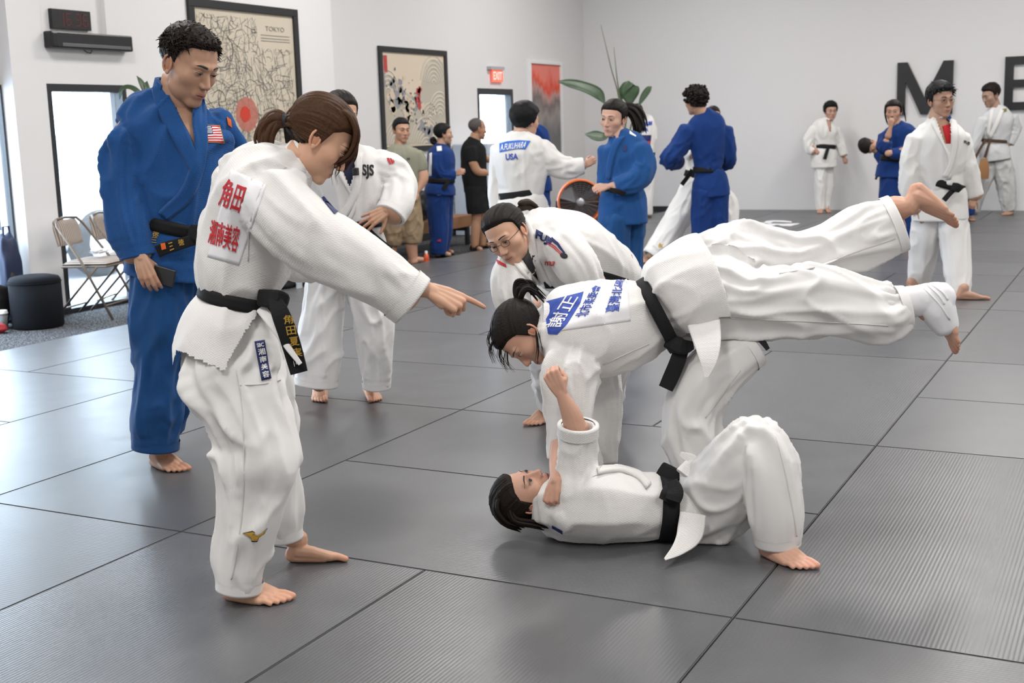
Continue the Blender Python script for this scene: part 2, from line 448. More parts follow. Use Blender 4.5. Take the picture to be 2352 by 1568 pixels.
def refine(V, Fc, quad, maxpx=9.):
    bm = bmesh.new(); vs = [bm.verts.new((v[0], v[1], 0)) for v in V]
    for f in Fc:
        try: bm.faces.new([vs[i] for i in f])
        except ValueError: pass
    bmesh.ops.triangulate(bm, faces=bm.faces)
    for _ in range(5):
        bm.edges.ensure_lookup_table()
        E = np.array([(e.verts[0].co[0], e.verts[0].co[1], e.verts[1].co[0], e.verts[1].co[1]) for e in bm.edges])
        A = quadmap(quad, E[:, 0], E[:, 1]); B = quadmap(quad, E[:, 2], E[:, 3]); L = np.linalg.norm(A-B, axis=1)
        es = [e for e, l in zip(bm.edges, L) if l > maxpx]
        if not es: break
        bmesh.ops.subdivide_edges(bm, edges=es, cuts=1); bmesh.ops.triangulate(bm, faces=bm.faces)
    bm.verts.index_update(); V = np.array([v.co[:2] for v in bm.verts]); Fc = [tuple(v.index for v in f.verts) for f in bm.faces]; bm.free()
    return V, Fc
def lettering(s, objs, quad, m, parent, off=.004, bold=0., name='lettering', thick=.0015):
    V, Fc = text_geo(s, bold); V, Fc = refine(V, Fc, quad); XY = quadmap(quad, V[:, 0], V[:, 1]); P = lay(objs, XY, off)
    return solid(name, P, Fc, m, parent, thick, smooth=False)
def shape(name, objs, polys, quad, m, parent, off=.004, thick=.0015):
    """flat emblem: polygons in 0..1 coordinates of the quad"""
    V0 = []; F0 = []
    for poly in polys: F0.append(tuple(range(len(V0), len(V0)+len(poly)))); V0 += list(poly)
    V, Fc = refine(V0, F0, quad)
    P = lay(objs, quadmap(quad, V[:, 0], V[:, 1]), off)
    return solid(name, P, Fc, m, parent, thick, smooth=False)
# ================================================================== the room
X1, X2, YB, YJ, ZC, ZCAR = -7.85, -8.27, 18.85, 11.26, 4.6, -.04
def mat_material(name, col):
    m = mat(name, col, .42, .6); nt = m.node_tree; b = nt.nodes['Principled BSDF']
    tc = nt.nodes.new('ShaderNodeTexCoord'); oi = nt.nodes.new('ShaderNodeObjectInfo')
    w = nt.nodes.new('ShaderNodeTexWave'); w.bands_direction = 'X'; w.inputs['Scale'].default_value = 26; w.inputs['Distortion'].default_value = .5; w.inputs['Detail'].default_value = 1
    n = nt.nodes.new('ShaderNodeTexNoise'); n.inputs['Scale'].default_value = 90; n.inputs['Detail'].default_value = 3
    mp = nt.nodes.new('ShaderNodeMapping'); mp.inputs['Scale'].default_value = (1, .12, 1)
    n2 = nt.nodes.new('ShaderNodeTexNoise'); n2.inputs['Scale'].default_value = 5; n2.inputs['Detail'].default_value = 6
    nt.links.new(tc.outputs['Object'], w.inputs['Vector']); nt.links.new(tc.outputs['Object'], mp.inputs['Vector']); nt.links.new(mp.outputs[0], n.inputs['Vector'])
    nt.links.new(tc.outputs['Object'], n2.inputs['Vector'])
    a = nt.nodes.new('ShaderNodeMath'); a.operation = 'ADD'; nt.links.new(w.outputs['Fac'], a.inputs[0]); nt.links.new(n.outputs['Fac'], a.inputs[1])
    bn = nt.nodes.new('ShaderNodeBump'); bn.inputs['Strength'].default_value = .14; bn.inputs['Distance'].default_value = .002
    nt.links.new(a.outputs[0], bn.inputs['Height']); nt.links.new(bn.outputs[0], b.inputs['Normal'])
    r = nt.nodes.new('ShaderNodeMapRange'); r.inputs[3].default_value = .90; r.inputs[4].default_value = 1.08; nt.links.new(oi.outputs['Random'], r.inputs[0])
    r2 = nt.nodes.new('ShaderNodeMapRange'); r2.inputs[1].default_value = .3; r2.inputs[2].default_value = .7; r2.inputs[3].default_value = .93; r2.inputs[4].default_value = 1.07; nt.links.new(n2.outputs['Fac'], r2.inputs[0])
    mu = nt.nodes.new('ShaderNodeMath'); mu.operation = 'MULTIPLY'; nt.links.new(r.outputs[0], mu.inputs[0]); nt.links.new(r2.outputs[0], mu.inputs[1])
    mx = nt.nodes.new('ShaderNodeMix'); mx.data_type = 'RGBA'; mx.blend_type = 'MULTIPLY'; mx.inputs[0].default_value = 1; mx.inputs[6].default_value = (*col, 1)
    nt.links.new(mu.outputs[0], mx.inputs[7]); nt.links.new(mx.outputs[2], b.inputs['Base Color'])
    r3 = nt.nodes.new('ShaderNodeMapRange'); r3.inputs[1].default_value = .3; r3.inputs[2].default_value = .7; r3.inputs[3].default_value = .32; r3.inputs[4].default_value = .37
    nt.links.new(n2.outputs['Fac'], r3.inputs[0]); nt.links.new(r3.outputs[0], b.inputs['Roughness'])
    return m
M_MAT = mat_material('vinyl_mat', (.097, .099, .104))
M_WALL = mat('wall_paint', (.74, .735, .735), .75, .3, bump=('noise', 60, .05, .002))
M_WHITE = mat('white_paint', (.82, .82, .82), .6)
M_DARKFRAME = mat('dark_frame', (.018, .02, .024), .4)
M_BLACK = mat('black_plastic', (.008, .008, .009), .35)
M_CONC = mat('concrete', (.45, .45, .46), .9, var=.2)

def box_obj(name, a, b, m, parent=None, bevel=0., kind=None, **kw):
    q = MB(); q.box(a, b); o = q.build(name, m, parent, bevel=bevel)
    if kind: tag(o, kind=kind)
    return o
floor = box_obj('floor', (-8.4, -4.2, -.14), (6.1, 19.1, -.045), M_CONC, kind='structure')
tag(floor, 'grey vinyl judo mats covering the whole training floor')
def mat_mesh(w, l):
    q = MB(); g = .0022; q.box((-w/2+g, -l/2+g, -.04), (w/2-g, l/2-g, 0))
    me = bpy.data.meshes.new('mat'); me.from_pydata(q.v, [], q.f); me.update(); bm = bmesh.new(); bm.from_mesh(me)
    top = [e for e in bm.edges if all(v.co.z > -.001 for v in e.verts)]
    bmesh.ops.bevel(bm, geom=top, offset=.003, segments=2, affect='EDGES'); bm.to_mesh(me); bm.free(); me.materials.append(M_MAT); return me
_mm = {}
def lay_mat(x0, x1, y0, y1, turn):
    w, l = round(x1-x0, 3), round(y1-y0, 3)
    if turn: w, l = l, w
    if (w, l) not in _mm: _mm[(w, l)] = mat_mesh(w, l)
    o = bpy.data.objects.new('mat', _mm[(w, l)]); COL.objects.link(o); o.location = ((x0+x1)/2, (y0+y1)/2, 0)
    if turn: o.rotation_euler = (0, 0, math.pi/2)
    o.parent = floor
BX, BY, XE = 1.99, 2.01, -6.74
for i in range(-3, 3):
    for j in range(-2, 8):
        x1_, x0_ = -.975-BX*i, -.975-BX*(i+1); y0_, y1_ = 3.18+BY*j, 3.18+BY*(j+1)
        x0_ = max(x0_, XE); y1_ = min(y1_, YB-.01)
        if x1_-x0_ < .1 or y1_-y0_ < .1: continue
        xm, ym = -.975-BX*(i+.5), 3.18+BY*(j+.5)
        if (i+j) % 2 == 0:
            if ym < y1_: lay_mat(x0_, x1_, y0_, ym, True); lay_mat(x0_, x1_, ym, y1_, True)
            else: lay_mat(x0_, x1_, y0_, y1_, True)
        else:
            if xm > x0_: lay_mat(x0_, xm, y0_, y1_, False)
            lay_mat(max(xm, x0_), x1_, y0_, y1_, False)
# speckled entry carpet along the window wall
M_CARPET = mat('carpet', (.05, .05, .055), .95, .2)
_nt = M_CARPET.node_tree; _v = _nt.nodes.new('ShaderNodeTexNoise'); _v.inputs['Scale'].default_value = 95; _v.inputs['Detail'].default_value = 2
_cr = _nt.nodes.new('ShaderNodeValToRGB'); _cr.color_ramp.elements[0].position = .47; _cr.color_ramp.elements[0].color = (.010, .010, .012, 1); _cr.color_ramp.elements[1].position = .68; _cr.color_ramp.elements[1].color = (.24, .24, .25, 1)
_tc = _nt.nodes.new('ShaderNodeTexCoord'); _nt.links.new(_tc.outputs['Object'], _v.inputs['Vector']); _nt.links.new(_v.outputs['Fac'], _cr.inputs[0]); _nt.links.new(_cr.outputs[0], _nt.nodes['Principled BSDF'].inputs['Base Color'])
carpet = box_obj('carpet', (-8.27, -4, -.05), (XE-.004, YB, ZCAR), M_CARPET, kind='structure'); tag(carpet, 'speckled grey carpet strip between the mats and the window wall')

# ---- walls
def wall_boxes(name, boxes, m=M_WALL, **kw):
    q = MB()
    for a, b in boxes: q.box(a, b)
    o = q.build(name, m); tag(o, kind='structure'); return o
W2a, W2b, W2t = 7.30, 8.17, 1.81           # storefront pane behind the folding chairs
W1b = 6.97; W1t = 2.75                       # opening at the picture's left edge
NA, NB, NZ = 7.33, 8.0, 2.16                 # shallow niche above the soundbar
D1a, D1b, D1t = 15.22, 16.30, 1.90
wall_boxes('wall_left', [
    ((X1-.28, -4, -.05), (X1, 3.2, ZC)), ((X1-.28, 3.2, W1t), (X1, W1b, ZC)), ((X1-.28, W1b, -.05), (X1, W2a, ZC)),
    ((X1-.28, W2a, W2t), (X1, W2b, NZ)), ((X1-.28, W2a, NZ), (X1-.05, W2b, ZC)), ((X1-.05, NB, NZ), (X1, W2b, ZC)),
    ((X1-.28, W2b, -.05), (X1, YJ, ZC)),
    ((X2-.28, YJ-.2, -.05), (X2, D1a, ZC)), ((X2-.28, D1a, D1t), (X2, D1b, ZC)), ((X2-.28, D1b, -.05), (X2, YB+.2, ZC))])
wall_boxes('wall_back', [((X2, YB, -.05), (6, YB+.2, ZC))])
wall_boxes('wall_right', [((6, -4, -.05), (6.2, YB, ZC))])
wall_boxes('wall_front', [((X2, -4.2, -.05), (6, -4, ZC))])
wall_boxes('ceiling', [((X2-.3, -4.2, ZC), (6.2, YB+.2, ZC+.2))], M_WHITE)
M_BASE = mat('base_rubber', (.012, .012, .014), .5)
wall_boxes('baseboard_left', [((X2, YJ, ZCAR), (X2+.012, D1a, .16)), ((X2, D1b, ZCAR), (X2+.012, YB, .10)), ((X1, W2b, ZCAR), (X1+.012, YJ, .10)), ((X1, W1b, ZCAR), (X1+.012, W2a, .02))], M_BASE)
wall_boxes('baseboard_back', [((X2+.012, YB-.012, ZCAR), (-6.75, YB, .05))], M_BASE)

M_GLASS = mat('glass', (.9, .95, 1.), .02, .5, alpha=.12)
def pane_window(name, X, ya, yb, za, zb, fw=.05, depth=.09, bars=(), inset=.02, label=None):
    q = MB(); xa, xb = X-inset-depth, X-inset
    q.box((xa, ya, za), (xb, ya+fw, zb)); q.box((xa, yb-fw, za), (xb, yb, zb)); q.box((xa, ya+fw, zb-fw*1.2), (xb, yb-fw, zb)); q.box((xa, ya+fw, za), (xb, yb-fw, za+fw*.8))
    for y in bars: q.box((xa, y-fw/2, za+fw*.8), (xb, y+fw/2, zb-fw*1.2))
    o = q.build(name, M_DARKFRAME); tag(o, label, kind='structure')
    g = MB(); g.box((X-inset-depth*.6-.006, ya+fw, za+fw*.8), (X-inset-depth*.6, yb-fw, zb-fw*1.2)); p = g.build('pane', M_GLASS); p.parent = o
    return o
pane_window('window_1', X1-.10, 3.2, W1b-.005, -.04, 1.80, fw=.018, depth=.06, label='tall dark framed shopfront window at the picture edge', bars=(5.1,))
box_obj('wall_transom', (X1-.26, 3.2, 1.80), (X1-.16, W1b, W1t), mat('transom_grey', (.30, .30, .31), .6), kind='structure')
pane_window('window_2', X1, W2a, W2b, -.04, W2t, depth=.14, inset=.0, label='narrow dark framed glass pane behind the folding chairs')
pane_window('door_1', X2, D1a, D1b, -.04, D1t, fw=.07, depth=.10, inset=.0, label='dark framed glass exit door with daylight behind')

# ---- ceiling fixtures: the light of the room
M_DIFF = mat('light_diffuser', (1, 1, 1), .5, emit=LAMP_COL, es=1.2)
def ceiling_light(x, y, w=.75, l=1.5):
    t = empty('ceiling_light', (x, y, ZC), 'white recessed LED ceiling panel over the mats', 'ceiling light', 'LED ceiling panels')
    q = MB(); z = ZC
    q.box((x-w/2-.03, y-l/2-.03, z-.05), (x-w/2, y+l/2+.03, z)); q.box((x+w/2, y-l/2-.03, z-.05), (x+w/2+.03, y+l/2+.03, z))
    q.box((x-w/2, y-l/2-.03, z-.05), (x+w/2, y-l/2, z)); q.box((x-w/2, y+l/2, z-.05), (x+w/2, y+l/2+.03, z)); q.build('frame', M_WHITE, t)
    d = MB(); d.box((x-w/2, y-l/2, z-.035), (x+w/2, y+l/2, z-.03)); d.build('diffuser', M_DIFF, t)
    ld = bpy.data.lights.new('panel_lamp', 'AREA'); ld.shape = 'RECTANGLE'; ld.size = w; ld.size_y = l; ld.energy = LAMP_W; ld.color = LAMP_COL
    lo = bpy.data.objects.new('panel_lamp', ld); COL.objects.link(lo); lo.location = (x, y, z-.055); adopt(lo, t)
for _x in (-5.6, -1.4, 2.8):
    for _y in (.2, 5.2, 10.2, 15.2): ceiling_light(_x, _y)

# ---- outside
M_LOT = mat('parking_lot', (.42, .43, .46), .9, var=.15, vscale=1.)
tag(box_obj('ground_outside', (-40, -20, -.3), (X1-.29, 40, -.09), M_LOT), 'pale parking lot outside the windows', kind='structure')
M_CARW = mat('car_white', (.85, .87, .9), .25, coat=.5); M_CARS = mat('car_silver', (.42, .46, .52), .25, metal=.4, coat=.5)
M_CGL = mat('car_glass', (.05, .09, .14), .05, .8); M_TYRE = mat('tyre', (.015, .015, .015), .8); M_CHROME = mat('chrome', (.6, .62, .65), .15, metal=1.)
M_LAMPG = mat('headlamp_glass', (.7, .75, .8), .1)
def car(loc, rot, mbody, label):
    t = empty('car', loc, label, 'car'); t.rotation_euler = (0, 0, rot)
    bpy_mw[t.name] = Matrix.Translation(Vector(loc)) @ Matrix.Rotation(rot, 4, 'Z')
    # side profile stations along x (front = +x): half width, z low, z high
    def loft(st, name, m, parent=None):
        V = []; n = 12
        for x, w, z0, z1 in st:
            for k in range(n):
                a = 2*math.pi*(k+.5)/n; ca, sa = math.cos(a), math.sin(a)
                V.append((x, math.copysign(abs(ca)**.45, ca)*w, (z0+z1)/2+math.copysign(abs(sa)**.45, sa)*(z1-z0)/2))
        m_ = len(st); Fc = [(i*n+k, i*n+(k+1) % n, (i+1)*n+(k+1) % n, (i+1)*n+k) for i in range(m_-1) for k in range(n)]+[tuple(range(n))[::-1], tuple(range((m_-1)*n, m_*n))]
        q = MB(); q.add(V, Fc); o = q.build(name, m, parent or t, smooth=True, world=False); return o
    loft([(2.35, .70, .38, .72), (2.25, .84, .3, .92), (1.9, .9, .26, 1.02), (1.0, .92, .26, 1.10), (0, .93, .26, 1.12), (-1.5, .93, .26, 1.12), (-2.2, .9, .3, 1.08), (-2.35, .8, .4, .95)], 'body', mbody)
    loft([(1.05, .80, 1.0, 1.13), (.45, .78, 1.05, 1.52), (.1, .72, 1.05, 1.64), (-1.2, .72, 1.05, 1.66), (-1.9, .70, 1.05, 1.55), (-2.2, .74, 1.0, 1.1)], 'cabin', mbody)
    for s in (-1, 1):
        q = MB(); y = s*.80
        q.add([(.85, y*1.03, 1.12), (.35, y*.965, 1.50), (-.45, y*.955, 1.57), (-.45, y*1.03, 1.13), (.85, y*1.07, 1.12), (.35, y*.995, 1.50), (-.45, y*.985, 1.57), (-.45, y*1.06, 1.13)], [(4, 5, 6, 7), (0, 3, 2, 1), (0, 1, 5, 4), (1, 2, 6, 5), (2, 3, 7, 6), (3, 0, 4, 7)]); q.build('side_window', M_CGL, t, world=False)
        q = MB(); q.add([(-.52, y*1.03, 1.13), (-.52, y*.955, 1.57), (-1.6, y*.93, 1.53), (-1.8, y*1.02, 1.15), (-.52, y*1.06, 1.13), (-.52, y*.985, 1.57), (-1.6, y*.965, 1.53), (-1.8, y*1.05, 1.15)], [(4, 5, 6, 7), (0, 3, 2, 1), (0, 1, 5, 4), (1, 2, 6, 5), (2, 3, 7, 6), (3, 0, 4, 7)]); q.build('side_window', M_CGL, t, world=False)
        q = MB(); q.lathe([(.03, -.07), (.09, -.05), (.11, 0), (.09, .06), (.03, .08)], (.70, s*1.04, 1.20), 12, (np.array((0, 1.35, 0)), np.array((0, 0, .85)), np.array((1., 0, 0)))); q.build('wing_mirror', mbody, t, smooth=True, world=False)
        q = MB(); q.lathe([(.02, -.04), (.12, -.03), (.13, .02), (.04, .05)], (2.22, s*.66, .78), 14, (np.array((0, 1.4, 0)), np.array((-.3, 0, .8)), np.array((1., 0, 0)))); q.build('headlamp', M_LAMPG, t, smooth=True, world=False)
        for x in (1.45, -1.45):
            q = MB(); ax = (np.array((1., 0, 0)), np.array((0, 0, 1.)), np.array((0, float(s), 0)))
            q.lathe([(.2, 0), (.34, .01), (.36, .06), (.36, .18), (.33, .22), (.23, .22)], (x, s*.74, .35), 24, ax); w = q.build('wheel', M_TYRE, t, smooth=True, world=False)
            q = MB(); q.lathe([(.22, 0), (.2, .015), (.05, .03)], (x, s*.955, .35), 16, ax)
            for k in range(5): a = 2*math.pi*k/5; q.bar((x, s*.975, .35), (x+.19*math.cos(a), s*.965, .35+.19*math.sin(a)), .02)
            q.build('rim', M_CHROME, w, world=False)
    q = MB(); q.add([(1.02, -.72, 1.10), (.42, -.68, 1.54), (.42, .68, 1.54), (1.02, .72, 1.10), (1.08, -.72, 1.13), (.48, -.68, 1.56), (.48, .68, 1.56), (1.08, .72, 1.13)], [(4, 7, 6, 5), (0, 1, 2, 3), (0, 4, 5, 1), (1, 5, 6, 2), (2, 6, 7, 3), (3, 7, 4, 0)]); q.build('windscreen', M_CGL, t, world=False)
    g = MB(); g.box((2.28, -.46, .56), (2.37, .46, .84)); gr = g.build('grille', M_BLACK, t, world=False)
    for k in range(4):
        q = MB(); q.box((2.37, -.44, .585+k*.065), (2.385, .44, .61+k*.065)); q.build('slat', M_CHROME, gr, world=False)
    q = MB(); q.box((2.2, -.8, .34), (2.40, .8, .52)); q.build('bumper', mbody, t, bevel=.03, world=False)
    return t
car((-10.89, 11.38, -.09), math.radians(-92), M_CARW, 'white SUV parked outside the narrow pane behind the chairs')
car((-13.4, 10.1, -.09), math.radians(-92), M_CARS, 'silver car parked outside the shopfront window')
# ================================================================== things on the walls and along the edges
M_CREAM = mat('map_paper', (.56, .50, .40), .8); M_INK = mat('map_ink', (.19, .18, .165), .8); M_FRAME = mat('black_frame', (.012, .012, .013), .35)
def on_wall(X, pts, dx): return [(X+dx, y, z) for y, z in pts]
def flat_on_wall(name, X, polys, dx, m, parent, th=.0012):
    q = MB()
    for poly in polys:
        n = len(poly); V = on_wall(X, poly, dx)+on_wall(X, poly, dx-th)
        q.add(V, [tuple(range(n)), tuple(range(2*n-1, n-1, -1))]+[(i, n+i, n+(i+1) % n, (i+1) % n) for i in range(n)])
    o = q.build(name, m, parent)
    if len(polys) > 1: o['kind'] = 'stuff'
    return o
def line_poly(pts, w):
    P = np.array(pts, float); out = []
    for a, b in zip(P[:-1], P[1:]):
        d = nrm(b-a); n = np.array((-d[1], d[0]))*w/2; out.append([tuple(a-n), tuple(b-n), tuple(b+n), tuple(a+n)])
    return out
def frame_on_wall(X, y0, y1, z0, z1, fw, m, parent, depth=.035):
    for nm, a, b in (('frame_rail', (y0, z1-fw), (y1, z1)), ('frame_rail', (y0, z0), (y1, z0+fw)), ('frame_stile', (y0, z0+fw), (y0+fw, z1-fw)), ('frame_stile', (y1-fw, z0+fw), (y1, z1-fw))):
        q = MB(); q.box((X, a[0], a[1]), (X+depth, b[0], b[1])); q.build(nm, m, parent, bevel=.004)
def text_on_wall(s, X, y0, y1, z0, z1, dx, m, parent, name='lettering', bold=.0):
    V, Fc = text_geo(s, bold); P = [(X+dx, y0+u*(y1-y0), z1-v*(z1-z0)) for u, v in V]
    q = MB(); q.add(P, Fc); return q.build(name, m, parent)
# -- the city map
Y0_, Y1_, Z0_, Z1_ = 9.0, 10.63, .42, 2.60
t = empty('framed_map', (X1, (Y0_+Y1_)/2, Z0_), 'large framed cream street map titled TOKYO with a red blot', 'picture')
flat_on_wall('paper', X1, [[(Y0_+.06, Z0_+.06), (Y1_-.06, Z0_+.06), (Y1_-.06, Z1_-.06), (Y0_+.06, Z1_-.06)]], .012, M_CREAM, t); frame_on_wall(X1, Y0_, Y1_, Z0_, Z1_, .075, M_FRAME, t)
rg = np.random.default_rng(5); L = []
ca, cb = (Y0_+.1, Z0_+.3), (Y1_-.1, Z1_-.12)
for k in range(950):
    y, z = rg.uniform(ca[0], cb[0]), rg.uniform(ca[1], cb[1])
    if y > Y0_+.98 and z > Z1_-.42: continue
    a = rg.uniform(0, 6.28) if k % 3 else rg.choice([.15, 1.72]); pts = [(y, z)]
    for _ in range(rg.integers(3, 11)):
        a += rg.normal(0, .38 if k % 3 else .06); y += .026*math.cos(a); z += .026*math.sin(a)
        if not (ca[0] < y < cb[0] and ca[1] < z < cb[1]) or (y > Y0_+.98 and z > Z1_-.40): break
        pts.append((y, z))
    if len(pts) > 1: L += line_poly(pts, rg.choice([.0018, .002, .0025, .003, .006]))
flat_on_wall('street_lines', X1, L, .0145, M_INK, t, .001)
c_ = onX(565, 262, X1); disc = lambda c, ry, rz, n=40, j=.0: [(c[1]+ry*math.cos(a)*(1+rg.normal(0, j)), c[2]+rz*math.sin(a)*(1+rg.normal(0, j))) for a in np.linspace(0, 6.283, n, endpoint=False)]
flat_on_wall('red_blot_halo', X1, [disc(c_, .165, .165, 48, .04)], .0165, mat('pink_wash', (.66, .22, .17), .8, alpha=.42), t, .0008)
flat_on_wall('red_blot', X1, [disc(c_+np.array((0, -.03, .0)), .075, .075, 30, .07)], .018, mat('red_wash', (.72, .07, .04), .8, alpha=.62), t, .0008)
text_on_wall('TOKYO', X1, Y1_-.52, Y1_-.22, Z1_-.235, Z1_-.19, .016, M_INK, t)
flat_on_wall('caption_lines', X1, [[(Y1_-.60, Z1_-h), (Y1_-.14, Z1_-h), (Y1_-.14, Z1_-h+.005), (Y1_-.60, Z1_-h+.005)] for h in (.28, .31, .335)], .016, M_INK, t, .001)
# -- wave print
Y0_, Y1_, Z0_, Z1_ = 12.77, 14.38, 1.10, 2.36
t = empty('framed_wave_print', (X2, (Y0_+Y1_)/2, Z0_), 'black framed cream print of curling waves and grey figures', 'picture')
frame_on_wall(X2, Y0_, Y1_, Z0_, Z1_, .065, M_FRAME, t); flat_on_wall('paper', X2, [[(Y0_+.05, Z0_+.05), (Y1_-.05, Z0_+.05), (Y1_-.05, Z1_-.05), (Y0_+.05, Z1_-.05)]], .012, mat('print_paper', (.70, .60, .47), .8), t)
iy0, iy1, iz0, iz1 = Y0_+.085, Y1_-.085, Z0_+.085, Z1_-.085
def clipq(polys): return [[(min(max(y, iy0), iy1), min(max(z, iz0), iz1)) for y, z in p_] for p_ in polys if any(iy0 < y < iy1 and iz0 < z < iz1 for y, z in p_)]
flat_on_wall('wave_ground', X2, [[(iy0, iz0), (iy1, iz0), (iy1, iz1-.06), (iy1-.22, iz1-.02), (iy1-.42, iz1-.12), (iy0+.75, iz0+.55), (iy0+.55, iz0+.62), (iy0+.2, iz1-.28), (iy0, iz1-.22)]], .0135, mat('wave_grey', (.50, .46, .38), .8), t)
cr_, dk_ = [], []
for cy_, cz_, n in ((iy1-.25, iz1-.34, 7), (iy1-.12, iz1-.75, 6), (iy1-.5, iz0-.08, 8), (iy1-.02, iz0-.05, 6), (iy0+.1, iz1-.45, 5), (iy0+.25, iz0-.02, 6), (iy1-.38, iz0+.3, 4)):
    for k in range(n):
        r = .05+k*.047; arc = [(cy_+r*math.cos(a), cz_+r*1.1*math.sin(a)) for a in np.linspace(.15, math.pi-.15, 14)]; cr_ += line_poly(arc, .016); dk_ += line_poly([(y, z-.014) for y, z in arc], .004)
flat_on_wall('wave_crests', X2, clipq(cr_), .0148, mat('wave_cream', (.72, .65, .54), .8), t, .001); flat_on_wall('wave_lines', X2, clipq(dk_), .0158, mat('wave_line', (.28, .26, .24), .8), t, .001)
def blobs(seed, n, cy_, cz_, sy_, sz_, r0, r1, tilt=0.):
    g = np.random.default_rng(seed); o = []
    for _ in range(n):
        a, b = g.normal(0, 1, 2); y = cy_+a*sy_+b*tilt; z = cz_+b*sz_; r = g.uniform(r0, r1); ph = g.uniform(0, 6)
        o.append([(y+r*(1+.3*math.sin(3*q+ph))*math.cos(q), z+r*(1+.3*math.sin(2*q+ph))*math.sin(q)) for q in np.linspace(0, 6.283, 14, endpoint=False)])
    return o
flat_on_wall('grey_figure', X2, clipq(blobs(3, 26, iy0+.55, iz0+.50, .22, .17, .03, .085, -.12)), .0165, mat('fig_grey', (.30, .30, .31), .8), t, .001)
flat_on_wall('pale_figure', X2, clipq(blobs(4, 22, iy0+.62, iz0+.42, .26, .16, .03, .07, -.15)), .0175, mat('fig_pale', (.66, .56, .43), .8), t, .001)
flat_on_wall('dark_marks', X2, clipq(blobs(9, 60, iy0+.58, iz0+.46, .24, .18, .006, .016, -.12)), .0185, mat('fig_dark', (.14, .14, .15), .8), t, .001)
flat_on_wall('red_figure', X2, clipq(blobs(6, 7, iy0+.80, iz0+.56, .03, .07, .03, .05)), .0188, mat('fig_red', (.50, .06, .06), .8), t, .001)
flat_on_wall('red_seal', X2, [[(iy0+.02, iz1-.22), (iy0+.10, iz1-.22), (iy0+.10, iz1-.02), (iy0+.02, iz1-.02)]], .0155, MATS['fig_red'], t, .001)
# -- red and grey abstract poster
Y0_, Y1_, Z0_, Z1_ = 16.78, 17.92, .88, 2.33
t = empty('abstract_poster', (X2, (Y0_+Y1_)/2, Z0_), 'white framed abstract poster, red above and grey below', 'picture')
frame_on_wall(X2, Y0_, Y1_, Z0_, Z1_, .05, M_WHITE, t, .05)
mp_ = mat('abstract_print', (.6, .1, .08), .7); nt = mp_.node_tree; b = nt.nodes['Principled BSDF']; tc = nt.nodes.new('ShaderNodeTexCoord'); sx = nt.nodes.new('ShaderNodeSeparateXYZ'); nt.links.new(tc.outputs['Object'], sx.inputs[0])
nz = nt.nodes.new('ShaderNodeTexNoise'); nz.inputs['Scale'].default_value = 2.6; nz.inputs['Detail'].default_value = 6; mg = nt.nodes.new('ShaderNodeMapping'); mg.inputs['Scale'].default_value = (1, 1.6, .6); nt.links.new(tc.outputs['Object'], mg.inputs[0]); nt.links.new(mg.outputs[0], nz.inputs['Vector'])
mr = nt.nodes.new('ShaderNodeMapRange'); mr.inputs[1].default_value = Z0_; mr.inputs[2].default_value = Z1_; nt.links.new(sx.outputs['Z'], mr.inputs[0])
ad = nt.nodes.new('ShaderNodeMath'); ad.operation = 'MULTIPLY_ADD'; ad.inputs[1].default_value = .55; nt.links.new(nz.outputs['Fac'], ad.inputs[0]); nt.links.new(mr.outputs[0], ad.inputs[2])
rp = nt.nodes.new('ShaderNodeValToRGB'); e = rp.color_ramp.elements; e[0].position = .38; e[0].color = (.16, .16, .165, 1); e[1].position = 1.15/1.3; e[1].color = (.80, .22, .17, 1)
for ps, cl in ((.55, (.33, .29, .27, 1)), (.66, (.18, .15, .15, 1)), (.74, (.50, .30, .27, 1)), (.80, (.72, .07, .03, 1))): n_ = e.new(ps); n_.color = cl
sc_ = nt.nodes.new('ShaderNodeMath'); sc_.operation = 'MULTIPLY'; sc_.inputs[1].default_value = .78; nt.links.new(ad.outputs[0], sc_.inputs[0]); nt.links.new(sc_.outputs[0], rp.inputs[0]); nt.links.new(rp.outputs[0], b.inputs['Base Color'])
flat_on_wall('print', X2, [[(Y0_+.045, Z0_+.045), (Y1_-.045, Z0_+.045), (Y1_-.045, Z1_-.045), (Y0_+.045, Z1_-.045)]], .02, mp_, t)
# -- digital clock
t = empty('digital_clock', (X1-.05, 7.63, 2.25), 'dark digital wall clock reading 16:36 above the soundbar', 'clock')
q = MB(); q.box((X1-.05, 7.43, 2.245), (X1-.012, 7.845, 2.40)); q.build('case', M_BLACK, t, bevel=.004)
SEG = {'1': 'bc', '6': 'acdefg', '3': 'abcdg'}; M_SEG = mat('clock_digit', (.08, .01, .01), .5, emit=(.5, .03, .01), es=.06)
for ch, y0 in zip('1636', (7.50, 7.575, 7.68, 7.755)):
    w, h, s_ = .052, .10, .008; z0 = 2.272; q = MB()
    R_ = {'a': (0, h-s_, w, h), 'd': (0, 0, w, s_), 'g': (0, h/2-s_/2, w, h/2+s_/2), 'f': (0, h/2, s_, h), 'b': (w-s_, h/2, w, h), 'e': (0, 0, s_, h/2), 'c': (w-s_, 0, w, h/2)}
    for k in SEG[ch]: a0, b0, a1, b1 = R_[k]; q.box((X1-.012, y0+a0, z0+b0), (X1-.0105, y0+a1, z0+b1))
    q.build('digit', M_SEG, t)
q = MB(); q.box((X1-.012, 7.655, 2.30), (X1-.0105, 7.662, 2.307)); q.box((X1-.012, 7.655, 2.335), (X1-.0105, 7.662, 2.342)); q.build('colon', M_SEG, t)
